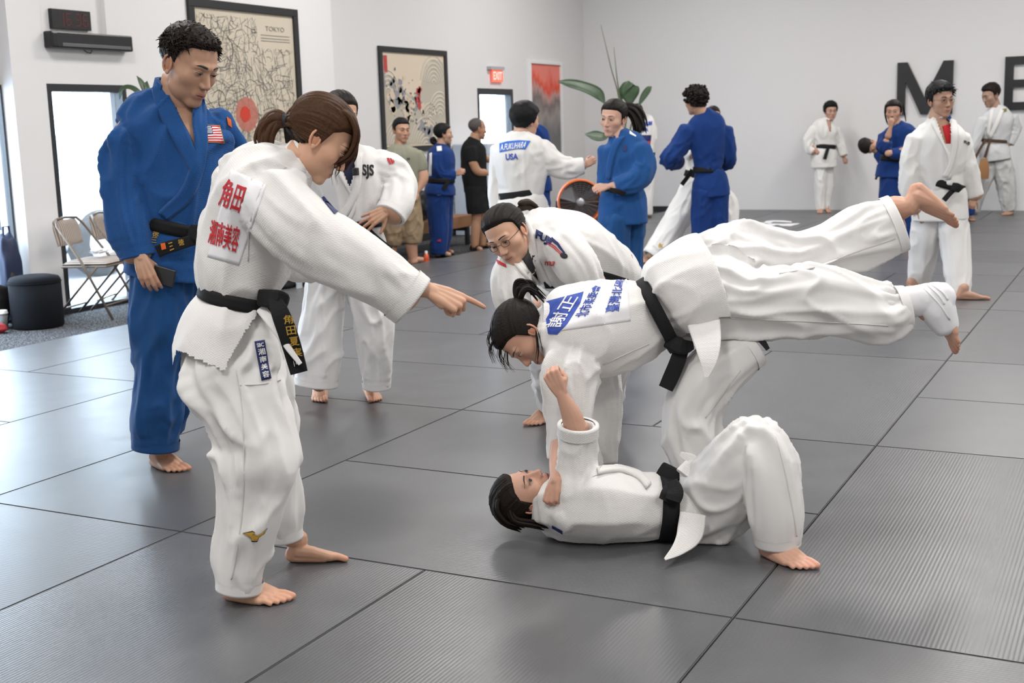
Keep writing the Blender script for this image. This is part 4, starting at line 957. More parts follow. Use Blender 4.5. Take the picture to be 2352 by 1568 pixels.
class Person:
    def __init__(s, label, base, skin=(.56, .33, .22), hair=(.012, .010, .009), male=True, detail=1, name='person', dd=0., z=0.):
        g = G(*base, z); s.Y0 = YD(g)+dd; s.g = g; s.skin = np.array(skin); s.hair = np.array(hair); s.male = male; s.detail = detail
        gx = PV(base[0], base[1], s.Y0); s.e = empty(name, (gx[0], gx[1], z), label, 'person')
        s.parts = []; s.inner = []; s.body_name = 'body'; s.k = PXM(g); s.seed = int(base[0]*7+base[1]) % 97
        s.fine = {2: .0032, 1: .0045, 0: .007}[detail]; s.vox = {2: .0075, 1: .010, 0: .014}[detail]
    # ---- collect skin
    def add(s, V, Fc, col=None):
        V = np.asarray(V, float)
        if col is None: col = s.skin
        col = np.asarray(col, float)
        if col.ndim == 1: col = np.tile(col, (len(V), 1))
        s.parts.append((V, [tuple(map(int, f)) for f in Fc], col))
    def skin_tube(s, st, ratio=1., n=14, **kw):
        t = Tube(st, s.Y0, ratio, n=n, **kw); V, Fc = t.geo(); s.add(V, Fc); return t
    def build(s):
        for t, k in s.inner:
            if not k: continue
            hol, w_, t_, n_ = t.hollow, t.W, t.T, t.n; t.hollow = 0; t.W = w_*k; t.T = t_*k; t.n = 12 if k < .8 else 28; V, Fc = t.geo(); s.add(V, Fc); t.hollow, t.W, t.T, t.n = hol, w_, t_, n_
        V = []; Fc = []; Cc = []; b = 0
        for v, f, c in s.parts:
            V.append(v); Cc.append(c); Fc += [tuple(i+b for i in q) for q in f]; b += len(v)
        o = flat_mesh(s.body_name, np.concatenate(V), Fc, M_SKIN, s.e)
        at = o.data.color_attributes.new('col', 'FLOAT_COLOR', 'POINT'); cc = np.concatenate(Cc)
        at.data.foreach_set('color', np.column_stack([cc, np.ones(len(cc))]).astype(np.float32).ravel())
        o_raw[o.name] = (np.concatenate(V), Fc); s.body = o; return o
    # ---- head
    def frame(s, P, yaw, pitch, roll):
        V = nrm(P-C); B = -V; R = nrm(np.cross(V, UP)); U = np.cross(R, V)
        y, p, r = map(math.radians, (yaw, pitch, roll))
        f = math.cos(p)*(math.cos(y)*B+math.sin(y)*R)-math.sin(p)*U
        u = math.sin(p)*(math.cos(y)*B+math.sin(y)*R)+math.cos(p)*U
        x = np.cross(f, u); u2 = math.cos(r)*u+math.sin(r)*x; x2 = np.cross(f, u2)
        return x2, f, u2
    def head(s, x, y, hpx, yaw=0, pitch=0, roll=0, dd=0., fw=1., eye_open=.6, look=(0, 0), axes=None, brow=1., smile=0., stubble=0., eyes=True, mouth_open=0., lip=1., ears=(1, 1)):
        P = PV(x, y, s.Y0+dd); sc = hpx/PXM(P)/.222; s.hs = sc; s.hp = P
        if axes is None: X, Fd, U = s.frame(P, yaw, pitch, roll)
        else:                                            # face direction and crown direction given as (right, up, towards camera)
            V = nrm(P-C); B = -V; R = nrm(np.cross(V, UP)); Uu = np.cross(R, V)
            Fd = nrm(axes[0][0]*R+axes[0][1]*Uu+axes[0][2]*B); U = axes[1][0]*R+axes[1][1]*Uu+axes[1][2]*B; U = nrm(U-Fd*(U @ Fd)); X = np.cross(Fd, U)
        s.hm = np.stack([X, Fd, U], 1)*sc
        n = {2: 52, 1: 34, 0: 18}[s.detail]; V, N, Fc = head_shape(n, s.male, fw); s.hfw = fw; s.hn = n
        col = np.tile(s.skin, (len(V), 1))
        def blob(c, r): return np.exp(-(((np.column_stack([np.abs(V[:, 0]), V[:, 1], V[:, 2]])-np.array(c))/np.array(r))**2).sum(1))
        lipw = np.clip(np.maximum(blob((0, .09, -.0605), (.016, .012, .004)), np.maximum(blob((0, .089, -.0715), (.013, .012, .0045)), blob((.010, .085, -.066), (.009, .012, .005))))*1.3, 0, 1)*lip
        col = col*(1-lipw[:, None]*.75)+np.array((.36, .10, .085))*lipw[:, None]*.75
        ck = blob((.045, .06, -.03), (.02, .03, .02))*.22+blob((0, .10, -.03), (.012, .02, .012))*.25
        col = col*(1-ck[:, None])+np.array((.58, .24, .17))*ck[:, None]
        if stubble:
            st = np.clip(blob((0, .07, -.085), (.05, .06, .03))*1.3, 0, 1)*stubble; col = col*(1-st[:, None]*.35)
        s.add(s.w(V), Fc, col)
        for sd in (-1, 1):
            if eyes:
                ex, ez = sd*.0315, .004; u = np.linspace(-1, 1, 9); nv = 5
                up = (1-np.abs(u)**2.2)*.0072*eye_open+.0008; lo = -(1-np.abs(u)**2)*.0042*(.5+.5*eye_open); tilt = u*sd*.0022
                X_ = []; Z_ = []
                for j in range(nv):
                    f = j/(nv-1); X_ += list(ex+u*.0142); Z_ += list(ez+tilt+lo*(1-f)+up*f)
                Y_ = drop(X_, Z_, s.male, fw)+.0016; E = np.column_stack([X_, Y_, Z_])
                E[:, 1] += .0018*np.clip(1-((E[:, 0]-ex)/.012)**2, 0, 1)
                ic = np.array((ex+look[0]*.006, ez+look[1]*.004)); di = np.hypot(E[:, 0]-ic[0], E[:, 2]-ic[1])
                ec = np.where((di < .0066)[:, None], np.array((.022, .013, .009)), np.array((.38, .34, .31)))
                s.add(s.w(E), [(j*9+i, j*9+i+1, (j+1)*9+i+1, (j+1)*9+i) for j in range(nv-1) for i in range(8)], ec)
                if s.detail:
                    L = np.column_stack([ex+u*.0150, drop(ex+u*.0150, ez+tilt+up+.0006, s.male, fw)+.0026, ez+tilt+up+.0006])
                    a, b = sweep(L, .0013*(1-.5*np.abs(u)), 5); s.add(s.w(np.array(a)), b, (.012, .009, .008))
                    L2 = np.column_stack([ex+u*.0155, drop(ex+u*.0155, ez+tilt+up+.0052, s.male, fw)+.0004, ez+tilt+up*.8+.0052])
                    a, b = sweep(L2, .0016*(1-.6*np.abs(u)), 5); s.add(s.w(np.array(a)), b, s.skin*.62)
            bu = np.linspace(0, 1, 8); bx = sd*(.013+bu*.038); bz = .0265+.005*np.sin(bu*2.4)-.003*bu
            bl = np.column_stack([bx, drop(bx, bz, s.male, fw)+.0002, bz]); br = (.0036 if s.male else .0026)*brow*np.sin(np.clip(bu*.85+.22, 0, 1)*math.pi)**.6+.0004
            a, b = sweep(bl, br, 6, .45, side=(0, 0, 1)); s.add(s.w(np.array(a)), b, s.hair*1.6+.008)
            # ear
            if ears[0 if sd < 0 else 1] and s.detail:
                a_ = np.linspace(-.35, 1.62, 14)*math.pi; hz = np.cos(a_)*.026; hy = -np.sin(a_)*.0145-.004
                P_ = np.column_stack([sd*(.0725*fw+.003+.009*np.clip((-hy-.002)*45, 0, 1)), hy-.004-.005*hz/.03, hz-.006])
                P_ = P_ if P_.shape[1] == 3 else P_
                a, b = rsweep(P_, [.0040]*len(P_), 7); s.add(s.w(np.array(a)), b, s.skin*np.array((1.05, .92, .88)))
                dd_, ff = cubesphere(6); Q = dd_*np.array((.0055, .0145, .025))+np.array((sd*(.0735*fw+.001), -.007, -.006)); s.add(s.w(Q), ff, s.skin*np.array((.88, .72, .66)))
                Q = dd_*np.array((.006, .008, .009))+np.array((sd*(.0735*fw+.002), -.001, -.030)); s.add(s.w(Q), ff, s.skin)
        if s.detail:
            mu = np.linspace(-1, 1, 9); ml = np.column_stack([mu*.0205, drop(mu*.0205, -.0658+mu**2*(.0012+.004*smile), s.male, fw)+.0006, -.0658+mu**2*(.0012+.004*smile)])
            a, b = sweep(ml, (.0012+.0022*mouth_open)*(1-.7*np.abs(mu)), 6); s.add(s.w(np.array(a)), b, (.09, .022, .02))
            for sd in (-1, 1):
                dd_, ff = cubesphere(4); Q = dd_*np.array((.0034, .004, .0022))+np.array((sd*.0068, .0985, -.0405)); s.add(s.w(Q), ff, s.skin*.22)
        return s
    def w(s, V): return s.hp+np.asarray(V, float) @ s.hm.T
    def wp(s, v): return s.w(np.array([v], float))[0]
    def neck(s, x, y, wpx, dd=0., r=.054, fwd=-.012):
        a = s.wp((0, fwd, -.05)); b = PV(x, y, s.Y0+dd); k = wpx/PXM(b); m_ = (a*.5+b*.5)
        V, Fc = sweep(catmull([a, m_, b], 4), np.linspace(r*s.hs*1.0, k, 9), 18); s.add(V, Fc)
    # ---- hair
    def hair_cap(s, top=.016, side=.010, back=.014, noise=.004, freq=60., line=HAIRLINE, zshift=0., tie=None, mat_=None, name='hair', front=0., aniso=1., extra=(), part=0., offs=0.):
        n = {2: 64, 1: 40, 0: 20}[s.detail]; V, N, Fc = head_shape(n, s.male, s.hfw)
        zl = np.interp(V[:, 1], line[0], line[1])+zshift; zl = zl+offs*V[:, 0]
        mk = V[:, 2]-zl; ms = np.clip(mk/.026, 0, 1); ms = ms*ms*(3-2*ms)
        upw = np.clip(N[:, 2], 0, 1); bk = np.clip(-N[:, 1], 0, 1); th = side+(top-side)*upw**1.2+(back-side)*bk*(1-upw)+front*np.clip(N[:, 1], 0, 1)*upw
        if tie is None:
            q = np.column_stack([V[:, 0]*freq, V[:, 1]*freq*aniso, V[:, 2]*freq*aniso]); nz = .6*vnoise(q, s.seed)+.4*vnoise(q*2.3, s.seed+3)
        else:
            d = V-np.array(tie); d /= np.linalg.norm(d, axis=1)[:, None]; R_ = nrm(np.array(tie)); a1 = nrm(np.cross(R_, (1, 0, .2))); a2 = np.cross(R_, a1)
            an = np.arctan2(d @ a1, d @ a2); q = np.column_stack([np.cos(an)*freq*.35, np.sin(an)*freq*.35, V[:, 1]*6]); nz = .6*vnoise(q, s.seed)+.5*vnoise(q*2.7, s.seed+3)
        P = V+N*(ms*(th+noise*nz)-.004*(1-ms))[:, None]
        keep = [f for f in Fc if all(mk[i] > -.006 for i in f)]
        used = sorted({i for f in keep for i in f}); ix = {u: k for k, u in enumerate(used)}
        parts = [(s.w(P[used]), [tuple(ix[i] for i in f) for f in keep])]+list(extra)
        Vv, Ff = merge(parts)
        return flat_mesh(name, Vv, Ff, mat_ or hair_mat(s.hair), s.e)
    def curls(s, num, r=.012, lift=(.012, .035), line=HAIRLINE, seed=0):
        V, N, Fc = head_shape(34, s.male, s.hfw); zl = np.interp(V[:, 1], line[0], line[1]); ok = np.where(V[:, 2] > zl+.004)[0]; rg = np.random.default_rng(seed); D, F3 = cubesphere(3); out = []
        for i in rg.choice(ok, num):
            c = V[i]+N[i]*rg.uniform(*lift); out.append((s.w(c+D*r*rg.uniform(.6, 1.2)*rg.uniform(.7, 1.3, 3)), F3))
        return merge(out)
    def spikes(s, num, ln=.03, r=.003, line=HAIRLINE, sweepdir=(0, .4, .5), up=.6, zshift=0., lift=.008, seed=0, curl=0., zmin=-1.):
        """short locks growing out of the scalp"""
        V, N, Fc = head_shape(34, s.male, s.hfw); zl = np.interp(V[:, 1], line[0], line[1])+zshift
        ok = np.where((V[:, 2] > zl+.004) & (V[:, 2] > zmin))[0]; rg = np.random.default_rng(seed+11); out = []
        for i in rg.choice(ok, num):
            p = V[i]+N[i]*lift*rg.uniform(.3, 1.); d = nrm(N[i]*up+np.array(sweepdir)*rg.uniform(.5, 1.3)+rg.normal(0, .25, 3)); L = ln*rg.uniform(.6, 1.2)
            b = rg.normal(0, curl, 3); dwn = np.array((0, 0, -.25))
            pts = [p, p+d*L*.4, p+d*L*.75+(dwn+b)*L*.25, p+d*L+(dwn+b*1.6)*L*.6]
            a, f = sweep(s.w(np.array(pts)), np.array([r, r*.9, r*.6, r*.12])*s.hs, 5); out.append((np.array(a), f))
        return merge(out)
    # ---- hands and feet
    def hand(s, wrist, knuck, back, dw=0., dk=0., thumb=1, curls=(.4, .4, .4, .4), spread=.06, th=(.5, .5, .3), size=None, forearm=None, knurl=1.):
        """wrist/knuckle pixels with depth offsets; back = (right, up, towards camera) direction of the hand's back; thumb=+1/-1 picks the side"""
        W = PV(*wrist, s.Y0+dw); K = PV(*knuck, s.Y0+dk); Y = nrm(K-W); V = nrm(W-C); R = nrm(np.cross(V, UP)); U = np.cross(R, V)
        Z = back[0]*R+back[1]*U-back[2]*V; Z = nrm(Z-Y*(Z @ Y)); X = np.cross(Y, Z)*thumb
        L = np.linalg.norm(K-W) if size is None else size; k = L/.095
        M = np.stack([X, Y, Z], 1)*k
        def T(p): return W+M @ np.array(p, float)
        parts = []
        kn = [(.029, .092, .0), (.010, .097, .003), (-.010, .093, .001), (-.028, .083, -.003)]
        for b in kn: parts.append(rsweep([T((b[0]*.5, .0, 0)), T((b[0]*.8, .045, .002)), T(b)], [.0145*k, .0135*k, .0105*k], 10))
        parts.append(rsweep([T((.010, .012, -.004)), T((.030, .045, -.010)), T((.022, .070, -.008))], [.014*k, .016*k, .010*k], 10))
        parts.append(rsweep([T((-.014, .012, -.006)), T((-.026, .045, -.008))], [.014*k, .013*k], 10))
        lens = (.070, .078, .073, .057)
        for i, b in enumerate(kn):
            c = curls[i]; c = (c, c*1.15, c*.7) if not isinstance(c, (tuple, list)) else c
            a = 0; p = np.array(b); pts = [p]; sp = (1.5-i)*spread
            for j, fr in enumerate((.45, .31, .24)):
                a += c[j]; d = np.array((math.sin(sp)*math.cos(a), math.cos(sp)*math.cos(a), -math.sin(a))); p = p+d*lens[i]*fr; pts.append(p)
            r0 = (.0092, .0094, .0088, .0078)[i]*k*knurl
            parts.append(rsweep([T(q) for q in pts], [r0, r0*.97, r0*.88, r0*.74], 10))
        t0 = np.array((.024, .022, -.008)); d1 = nrm(np.array((.85*math.cos(th[0]), .75, -math.sin(th[0])))); p1 = t0+d1*.036
        d2 = nrm(d1*math.cos(th[1])+np.array((-.6, .5, -.25))*math.sin(th[1])); p2 = p1+d2*.03; d3 = nrm(d2*math.cos(th[2])+np.array((-.7, .4, -.2))*math.sin(th[2])); p3 = p2+d3*.024
        parts.append(rsweep([T(q) for q in (t0, p1, p2, p3)], [.0125*k, .0105*k, .0098*k, .008*k], 10))
        if forearm:
            fp = [PV(x, y, s.Y0+d) for x, y, r, d in forearm]; fr = [r/PXM(p) for (x, y, r, d), p in zip(forearm, fp)]
            pts = fp+[T((0, .004, 0))]; rr = fr+[.0225*k]
            A = catmull(np.column_stack([np.array(pts), rr]), 4) if len(pts) > 2 else np.column_stack([np.array(pts), rr])
            parts.append(rsweep(list(A[:, :3]), list(A[:, 3]), 14, .85, side=X))
        V_, F_ = merge(parts); co, no, fa = remesh(V_, F_, max(s.fine, .0028), 3)
        loc = (co-W) @ M/(k*k); tip = np.clip((loc[:, 1]-.085)/.08, 0, 1)*.35+np.exp(-((loc[:, 1]-.094)/.012)**2)*.18
        col = s.skin*(1-tip[:, None])+s.skin*np.array((1.12, .82, .78))*tip[:, None]
        s.add(co, fa, col); return T
    def foot(s, heel, toe, side=1, leg=None, size=None, up=None, dh=None, dt=None, ground=True, legr=.042, curl=0., sk=None):
        """heel and toe pixels on the floor (or at depth offsets dh/dt when lifted); side=+1: big toe to the right of the heel-toe direction seen from above"""
        if dh is None: A = G(*heel); B = G(*toe)
        else: A = PV(*heel, s.Y0+dh); B = PV(*toe, s.Y0+dt)
        Y = nrm(B-A); Z = np.array((0, 0, 1.)) if up is None else None
        if up is not None:
            V = nrm(A-C); R = nrm(np.cross(V, UP)); U = np.cross(R, V); Z = up[0]*R+up[1]*U-up[2]*V
        Z = nrm(Z-Y*(Z @ Y)); X = np.cross(Y, Z)*side; L = size or np.linalg.norm(B-A); k = L/.24; M = np.stack([X, Y, Z], 1)*k
        def T(p): return A+M @ np.array(p, float)
        P = []
        P.append(rsweep([T((0, .030, .030)), T((0, .045, .048)), T((0, .055, .088))], [.030*k, .034*k, .036*k], 12))
        base = [(.024, .172, .020), (.006, .178, .019), (-.010, .172, .017), (-.025, .162, .015), (-.037, .150, .013)]
        for i, b in enumerate(base): P.append(rsweep([T((b[0]*.35, .050, .045)), T((b[0]*.75, .110, .038-.004*i)), T(b)], [.030*k, (.024-.002*i)*k, (.017-.0013*i)*k], 10))
        P.append(rsweep([T((-.012, .03, .018)), T((-.026, .09, .015)), T((-.034, .14, .013))], [.022*k, .017*k, .013*k], 10))
        P.append(rsweep([T((.010, .04, .022)), T((.022, .15, .017))], [.020*k, .017*k], 10))
        tl = [(.030, .228, .013, .0135), (.011, .226, .011, .0095), (-.006, .216, .010, .009), (-.022, .203, .0095, .0085), (-.037, .186, .009, .0085)]
        for b, t in zip(base, tl):
            m_ = (np.array(b)*.45+np.array(t[:3])*.55)+np.array((0, 0, .004)); e_ = np.array(t[:3])+np.array((0, 0, -curl))
            P.append(rsweep([T(b), T(m_), T(e_)], [t[3]*1.05*k, t[3]*.95*k, t[3]*k*.92], 10))
        if leg:
            fp = [PV(x, y, YD(T((0, .05, .09))) if d is None else s.Y0+d) for x, y, r, d in leg]; fr = [r/PXM(p) for (x, y, r, d), p in zip(leg, fp)]
            pts = [T((0, .048, .06)), T((0, .052, .09))]+fp; rr = [.034*k, .035*k]+fr; A_ = catmull(np.column_stack([np.array(pts), rr]), 4)
            P.append(rsweep(list(A_[:, :3]), list(A_[:, 3]), 14))
        V_, F_ = merge(P); co, no, fa = remesh(V_, F_, max(s.fine, .0032), 3)
        loc = (co-A) @ M/(k*k)
        if ground and up is None: co[:, 2] = np.maximum(co[:, 2], .0015)
        tip = np.clip((loc[:, 1]-.16)/.06, 0, 1)*.4+np.clip((.03-loc[:, 1])/.03, 0, 1)*.35
        base_c = s.skin if sk is None else np.array(sk)
        s.add(co, fa, base_c*(1-tip[:, None])+base_c*np.array((1.12, .80, .74))*tip[:, None]); return T
    # ---- clothes
    def T(s, st, ratio=1., **kw):
        if s.detail == 0: kw.setdefault('n', 14); kw.setdefault('sub', 4)
        return Tube(st, s.Y0, ratio, **kw)
    def wear(s, name, tubes, m, amp=.006, voxel=None, smooth=5, freq=9., cut=None, label=None, extra=(), core=.5, clamp=None, cut_all=False):
        for t in tubes: s.inner.append((t, core))
        o = garment(name, tubes, m, s.e, voxel or s.vox, smooth, amp, freq, s.seed+len(name), cut, extra, clamp, cut_all)
        if label: o['label'] = label
        return o
    def band(s, st, m=None, ratio=.65, name='belt', grow=.0, power=2.2, thick=None):
        t = Tube(st, s.Y0, ratio, n=40, sub=3, power=power, cap0=.0, cap1=.0, grow=grow); V, Fc = t.geo()
        o = flat_mesh(name, V, Fc, m or M_BELT, s.e); o_raw[o.name] = (V, Fc); return o
    def hem(s, t, m, L=.032, name='hem', grow=.0035, parent=None):
        """stitched band round the open end of a sleeve or trouser leg"""
        d = np.r_[0, np.cumsum(np.linalg.norm(np.diff(t.P, axis=0), axis=1))]; n = 32; R = []
        for q in np.linspace(d[-1]-L, d[-1]+.003, 6):
            i = min(np.searchsorted(d, min(q, d[-1]))-1, len(d)-2); i = max(i, 0); f = (q-d[i])/max(1e-9, d[i+1]-d[i]); mix = lambda A: A[i]*(1-f)+A[i+1]*f
            e = .0006 if 0 < len(R) % 2 else 0; a_ = np.linspace(0, 2*math.pi, n, endpoint=False)
            R.append((mix(t.P), mix(t.S), mix(t.N), mix(t.W)+grow-e, mix(t.T)+grow-e))
        R.append((R[-1][0], R[-1][1], R[-1][2], R[-1][3]-.012, R[-1][4]-.012))
        V = np.concatenate([c+np.outer(np.cos(a_)*w, S)+np.outer(np.sin(a_)*tt, N) for c, S, N, w, tt in R])
        Fc = [(i*n+j, i*n+(j+1) % n, (i+1)*n+(j+1) % n, (i+1)*n+j) for i in range(len(R)-1) for j in range(n)]
        o = flat_mesh(name, V, Fc, m, None); adopt(o, parent or s.e); return o
    def strap(s, st, m=None, name='belt_end', parent=None, flat=.16, sub=5, n=12, power=4.):
        """flat hanging strip: px stations with half width"""
        t = Tube(st, s.Y0, flat, n=n, sub=sub, power=power, cap0=.05, cap1=.05); V, Fc = t.geo()
        o = flat_mesh(name, V, Fc, m or M_BELT, None, smooth=False); adopt(o, parent or s.e)
        o_raw[o.name] = (V, Fc); return o
def sub(o, parent):
    """hang a part under another part (both are in world space)"""
    o.parent = parent; o.matrix_parent_inverse = Matrix.Identity(4)
    if parent.parent is not None: o.matrix_parent_inverse = bpy_mw.get(parent.parent.name, Matrix.Identity(4)).inverted() @ Matrix.Identity(4)
    o.matrix_parent_inverse = Matrix.Identity(4)
    return o
def hair_mat(c):
    k = 'hair_%d' % int(c[0]*10000)
    if k in MATS: return MATS[k]
    m = mat(k, tuple(c), .55, .16); nt = m.node_tree; b = nt.nodes['Principled BSDF']
    tc = nt.nodes.new('ShaderNodeTexCoord'); n = nt.nodes.new('ShaderNodeTexNoise'); n.inputs['Scale'].default_value = 220; n.inputs['Detail'].default_value = 2
    nt.links.new(tc.outputs['Object'], n.inputs['Vector']); bn = nt.nodes.new('ShaderNodeBump'); bn.inputs['Strength'].default_value = .5; bn.inputs['Distance'].default_value = .002
    nt.links.new(n.outputs['Fac'], bn.inputs['Height']); nt.links.new(bn.outputs[0], b.inputs['Normal'])
    mx = nt.nodes.new('ShaderNodeMix'); mx.data_type = 'RGBA'; mx.inputs[6].default_value = (*(np.array(c)*.6), 1); mx.inputs[7].default_value = (*(np.array(c)*1.4), 1)
    nt.links.new(n.outputs['Fac'], mx.inputs[0]); nt.links.new(mx.outputs[2], b.inputs['Base Color'])
    return m
M_SKIN = mat('skin', (.55, .33, .23), .48, .4, attr=True, sss=.12, bump=('noise', 380, .12, .0008))
M_GIW = mat('gi_white', (.77, .755, .735), .9, .2, bump=('weave', 55, .35, .0016), sheen=.15)
M_GIW2 = mat('gi_white_trousers', (.77, .76, .748), .9, .2, bump=('noise', 260, .12, .0008), sheen=.1)
M_SEAM = mat('darker_seam', (.68, .665, .65), .95, .1)  # seam strips, slightly darker than the gi cloth
M_GIP = mat('print_panel', (.83, .83, .85), .8, .25)
M_GIB = mat('gi_blue', (.016, .080, .255), .9, .2, bump=('weave', 55, .45, .0016), sheen=.12)
M_GIB2 = mat('gi_blue_trousers', (.013, .070, .215), .9, .2, bump=('noise', 260, .2, .001), sheen=.1, var=.12, vscale=6)
M_GIN = mat('gi_navy_blue', (.008, .036, .165), .9, .2, bump=('weave', 45, .4, .0016), sheen=.1)
M_BELT = mat('black_belt', (.007, .007, .008), .75, .3, bump=('noise', 200, .2, .001))
M_GOLD = mat('gold_thread', (.45, .27, .035), .5); M_RED = mat('red_print', (.55, .02, .03), .6); M_BLUEP = mat('blue_print', (.03, .075, .40), .6)
M_NAVY = mat('navy_print', (.008, .018, .11), .6); M_WHT = mat('white_print', (.85, .85, .85), .6); M_BLK = mat('black_print', (.008, .008, .01), .6)
M_ORANGE = mat('orange_print', (.75, .14, .02), .6); M_LBLUE = mat('mid_blue_print', (.02, .14, .55), .6)
# ---------------------------------------------------------------- the coach pointing, nearest to the camera
def collar(p, x, y, dd, rpx, normal, back, m, parent=None, ratio=.8, h=.045, thick=.010, span=150, lift=0., name='collar'):
    """band standing round the neck: normal/back as (right, up, towards camera)"""
    c = PV(x, y, p.Y0+dd); V = nrm(c-C); R = nrm(np.cross(V, UP)); U = np.cross(R, V)
    Z = nrm(normal[0]*R+normal[1]*U-normal[2]*V); B = back[0]*R+back[1]*U-back[2]*V; B = nrm(B-Z*(B @ Z)); S = np.cross(Z, B); r = rpx/PXM(c)
    A = np.radians(np.linspace(-span, span, 25)); Vv = []; n = len(A)
    for a in A:
        d = math.cos(a)*B*ratio+math.sin(a)*S; dn_ = max(0, -math.cos(a))
        for rr, hh in ((r, 0), (r+thick, 0), (r*.93+thick, h), (r*.93, h)): Vv.append(c+d*rr+Z*(hh-dn_*lift))
    Fc = [(i*4+k, i*4+(k+1) % 4, (i+1)*4+(k+1) % 4, (i+1)*4+k) for i in range(n-1) for k in range(4)]+[(3, 2, 1, 0), tuple((n-1)*4+k for k in range(4))]
    o = flat_mesh(name, np.array(Vv), Fc, m, None, smooth=False); adopt(o, parent or p.e); return o
def locks(p, paths, m, r=.004, name='hair_lock', n=6, parent=None, taper=.15, jit=0., num=1, seed=0, flat=1.):
    """hair strands along px paths (x, y, dd)"""
    rg = np.random.default_rng(seed); out = []
    for path in paths:
        for _ in range(num):
            P = np.array([PV(x, y, p.Y0+d) for x, y, d in path]); j = rg.normal(0, jit, (1, 3)); k = np.linspace(.4, 1.3, len(P))[:, None]
            P = catmull(P+j*k, 4); t = np.linspace(0, 1, len(P)); R_ = r*rg.uniform(.7, 1.25)*(1-(1-taper)*t**1.5)*np.clip(t*8+.4, 0, 1)
            a, f = sweep(P, R_, n, flat); out.append((np.array(a), f))
    V, Fc = merge(out); o = flat_mesh(name, V, Fc, m, None); adopt(o, parent or p.e); o['kind'] = 'stuff'; return o

p = Person('woman in white judo gi with brown ponytail leaning forward and pointing', (640, 1345), skin=(.60, .35, .235), hair=(.060, .027, .013), male=False, detail=2)
p.head(735, 318, 170, yaw=88, pitch=38, roll=0, dd=-.02, fw=.95, eye_open=.25)
p.neck(672, 392, 44, .0, r=.050)
p.foot((512, 1371), (670, 1386), -1, leg=[(549, 1335, 30, -.13), (552, 1290, 30, -.13)])
p.foot((655, 1291), (803, 1284), 1, leg=[(666, 1236, 20, .18)])
p.hand((990, 668), (1054, 696), (.15, .62, .75), dw=-.16, dk=-.16, thumb=-1, curls=((.12, .08, .06), (1.25, 1.5, .9), (1.35, 1.5, .9), (1.4, 1.5, .9)), th=(1.1, .5, .9), size=.092, forearm=[(880, 640, 36, -.17), (940, 652, 31, -.16)])
hm = hair_mat(p.hair)
tail = locks(p, [[(655, 276, .0), (632, 272, 0), (612, 288, 0), (603, 315, 0), (612, 340, 0)], [(655, 280, .0), (636, 282, 0), (622, 300, -.01), (617, 325, -.01), (620, 345, 0)], [(655, 273, .0), (630, 266, .01), (606, 282, .01), (600, 312, 0), (606, 330, 0)]], hm, r=.012, jit=.006, num=14, seed=1, name='ponytail', taper=.25)
bang = [[(750+k*3, 238+k*1.5, .07-k*.016), (788+k*2.2, 268, .06-k*.015), (812+k, 310, .05-k*.014), (812-k*1.2, 355, .05-k*.013), (793-k*3.2, 392-k*2, .05-k*.012)] for k in range(9)]
cap = p.hair_cap(top=.014, side=.010, back=.012, noise=.0035, freq=70, tie=(0, -.112, -.018), name='hair')
sub(tail, cap)
gt = locks(p, [[(700+8*math.sin(k), 235+k*14, .05*math.cos(k)), (675, 250+k*9, .03*math.cos(k)), (654, 277, 0)] for k in range(7)], hm, r=.009, jit=.003, num=5, seed=4, name='gathered_hair', taper=.6); sub(gt, cap)
bg = locks(p, bang, hm, r=.008, jit=.004, num=4, seed=2, name='fringe'); sub(bg, cap)
nh = locks(p, [[(664+k*5, 338-k*1.5, .03-k*.012), (660+k*4, 312, .02-k*.01), (656+k*1.5, 286, .0)] for k in range(9)], hair_mat(np.array((.012, .009, .008))), r=.009, jit=.003, num=3, seed=6, name='nape_hair', taper=.5); sub(nh, cap)
fl = locks(p, [[(770, 350, -.05), (772, 380, -.05), (766, 400, -.05), (770, 425, -.05)], [(784, 372, -.03), (779, 395, -.03), (772, 405, -.03)]], hm, r=.0018, num=3, jit=.004, seed=5, name='loose_strand'); sub(fl, cap)
q = MB(); tp = PV(655, 277, p.Y0)
q.lathe([(.012, -.009), (.019, -.006), (.020, 0), (.019, .006), (.012, .009)], tp, 14, (UP, nrm(np.cross(UP, RIGHT)), nrm(RIGHT*.95-UP*.3)*1.0)); ht = q.build('hair_tie', M_BLK, p.e, smooth=True)
torso = p.T([(672, 372, 44, 0, 1.5), (640, 398, 82, 0, 1.55), (604, 445, 104, 0, 1.5), (576, 520, 99, 0, 1.35), (562, 590, 97, 0, 1.25), (552, 640, 92, 0, 1.2), (550, 662, 86, 0, 1.2), (548, 685, 80, 0, 1.2)], power=2.3, n=32, hollow=.03)
sleeve = p.T([(622, 445, 74, -.16), (676, 505, 84, -.19), (745, 560, 80, -.19), (815, 600, 72, -.18), (885, 643, 66, -.17), (946, 690, 63, -.16)], .82, hollow=.12, n=26)
farsl = p.T([(640, 450, 60, .2), (690, 540, 60, .26), (700, 620, 55, .24)], .9)
jacket = p.wear('jacket', [torso, sleeve, farsl], M_GIW, amp=.022, freq=8)
skirt_t = p.T([(549, 672, 80, 0, 1.2), (546, 695, 88, 0, 1.25), (538, 725, 106, 0, 1.3), (529, 775, 118, 0, 1.32), (526, 815, 124, 0, 1.35), (526, 858, 127, 0, 1.35)], power=2.3, n=32, hollow=.17)
skirt = p.wear('jacket_skirt', [skirt_t], M_GIW, amp=.016, freq=7, core=0, cut_all=True, cut=[(602, 706), (560, 765), (514, 851), (460, 826), (405, 803), (380, 900), (780, 900), (780, 706)])
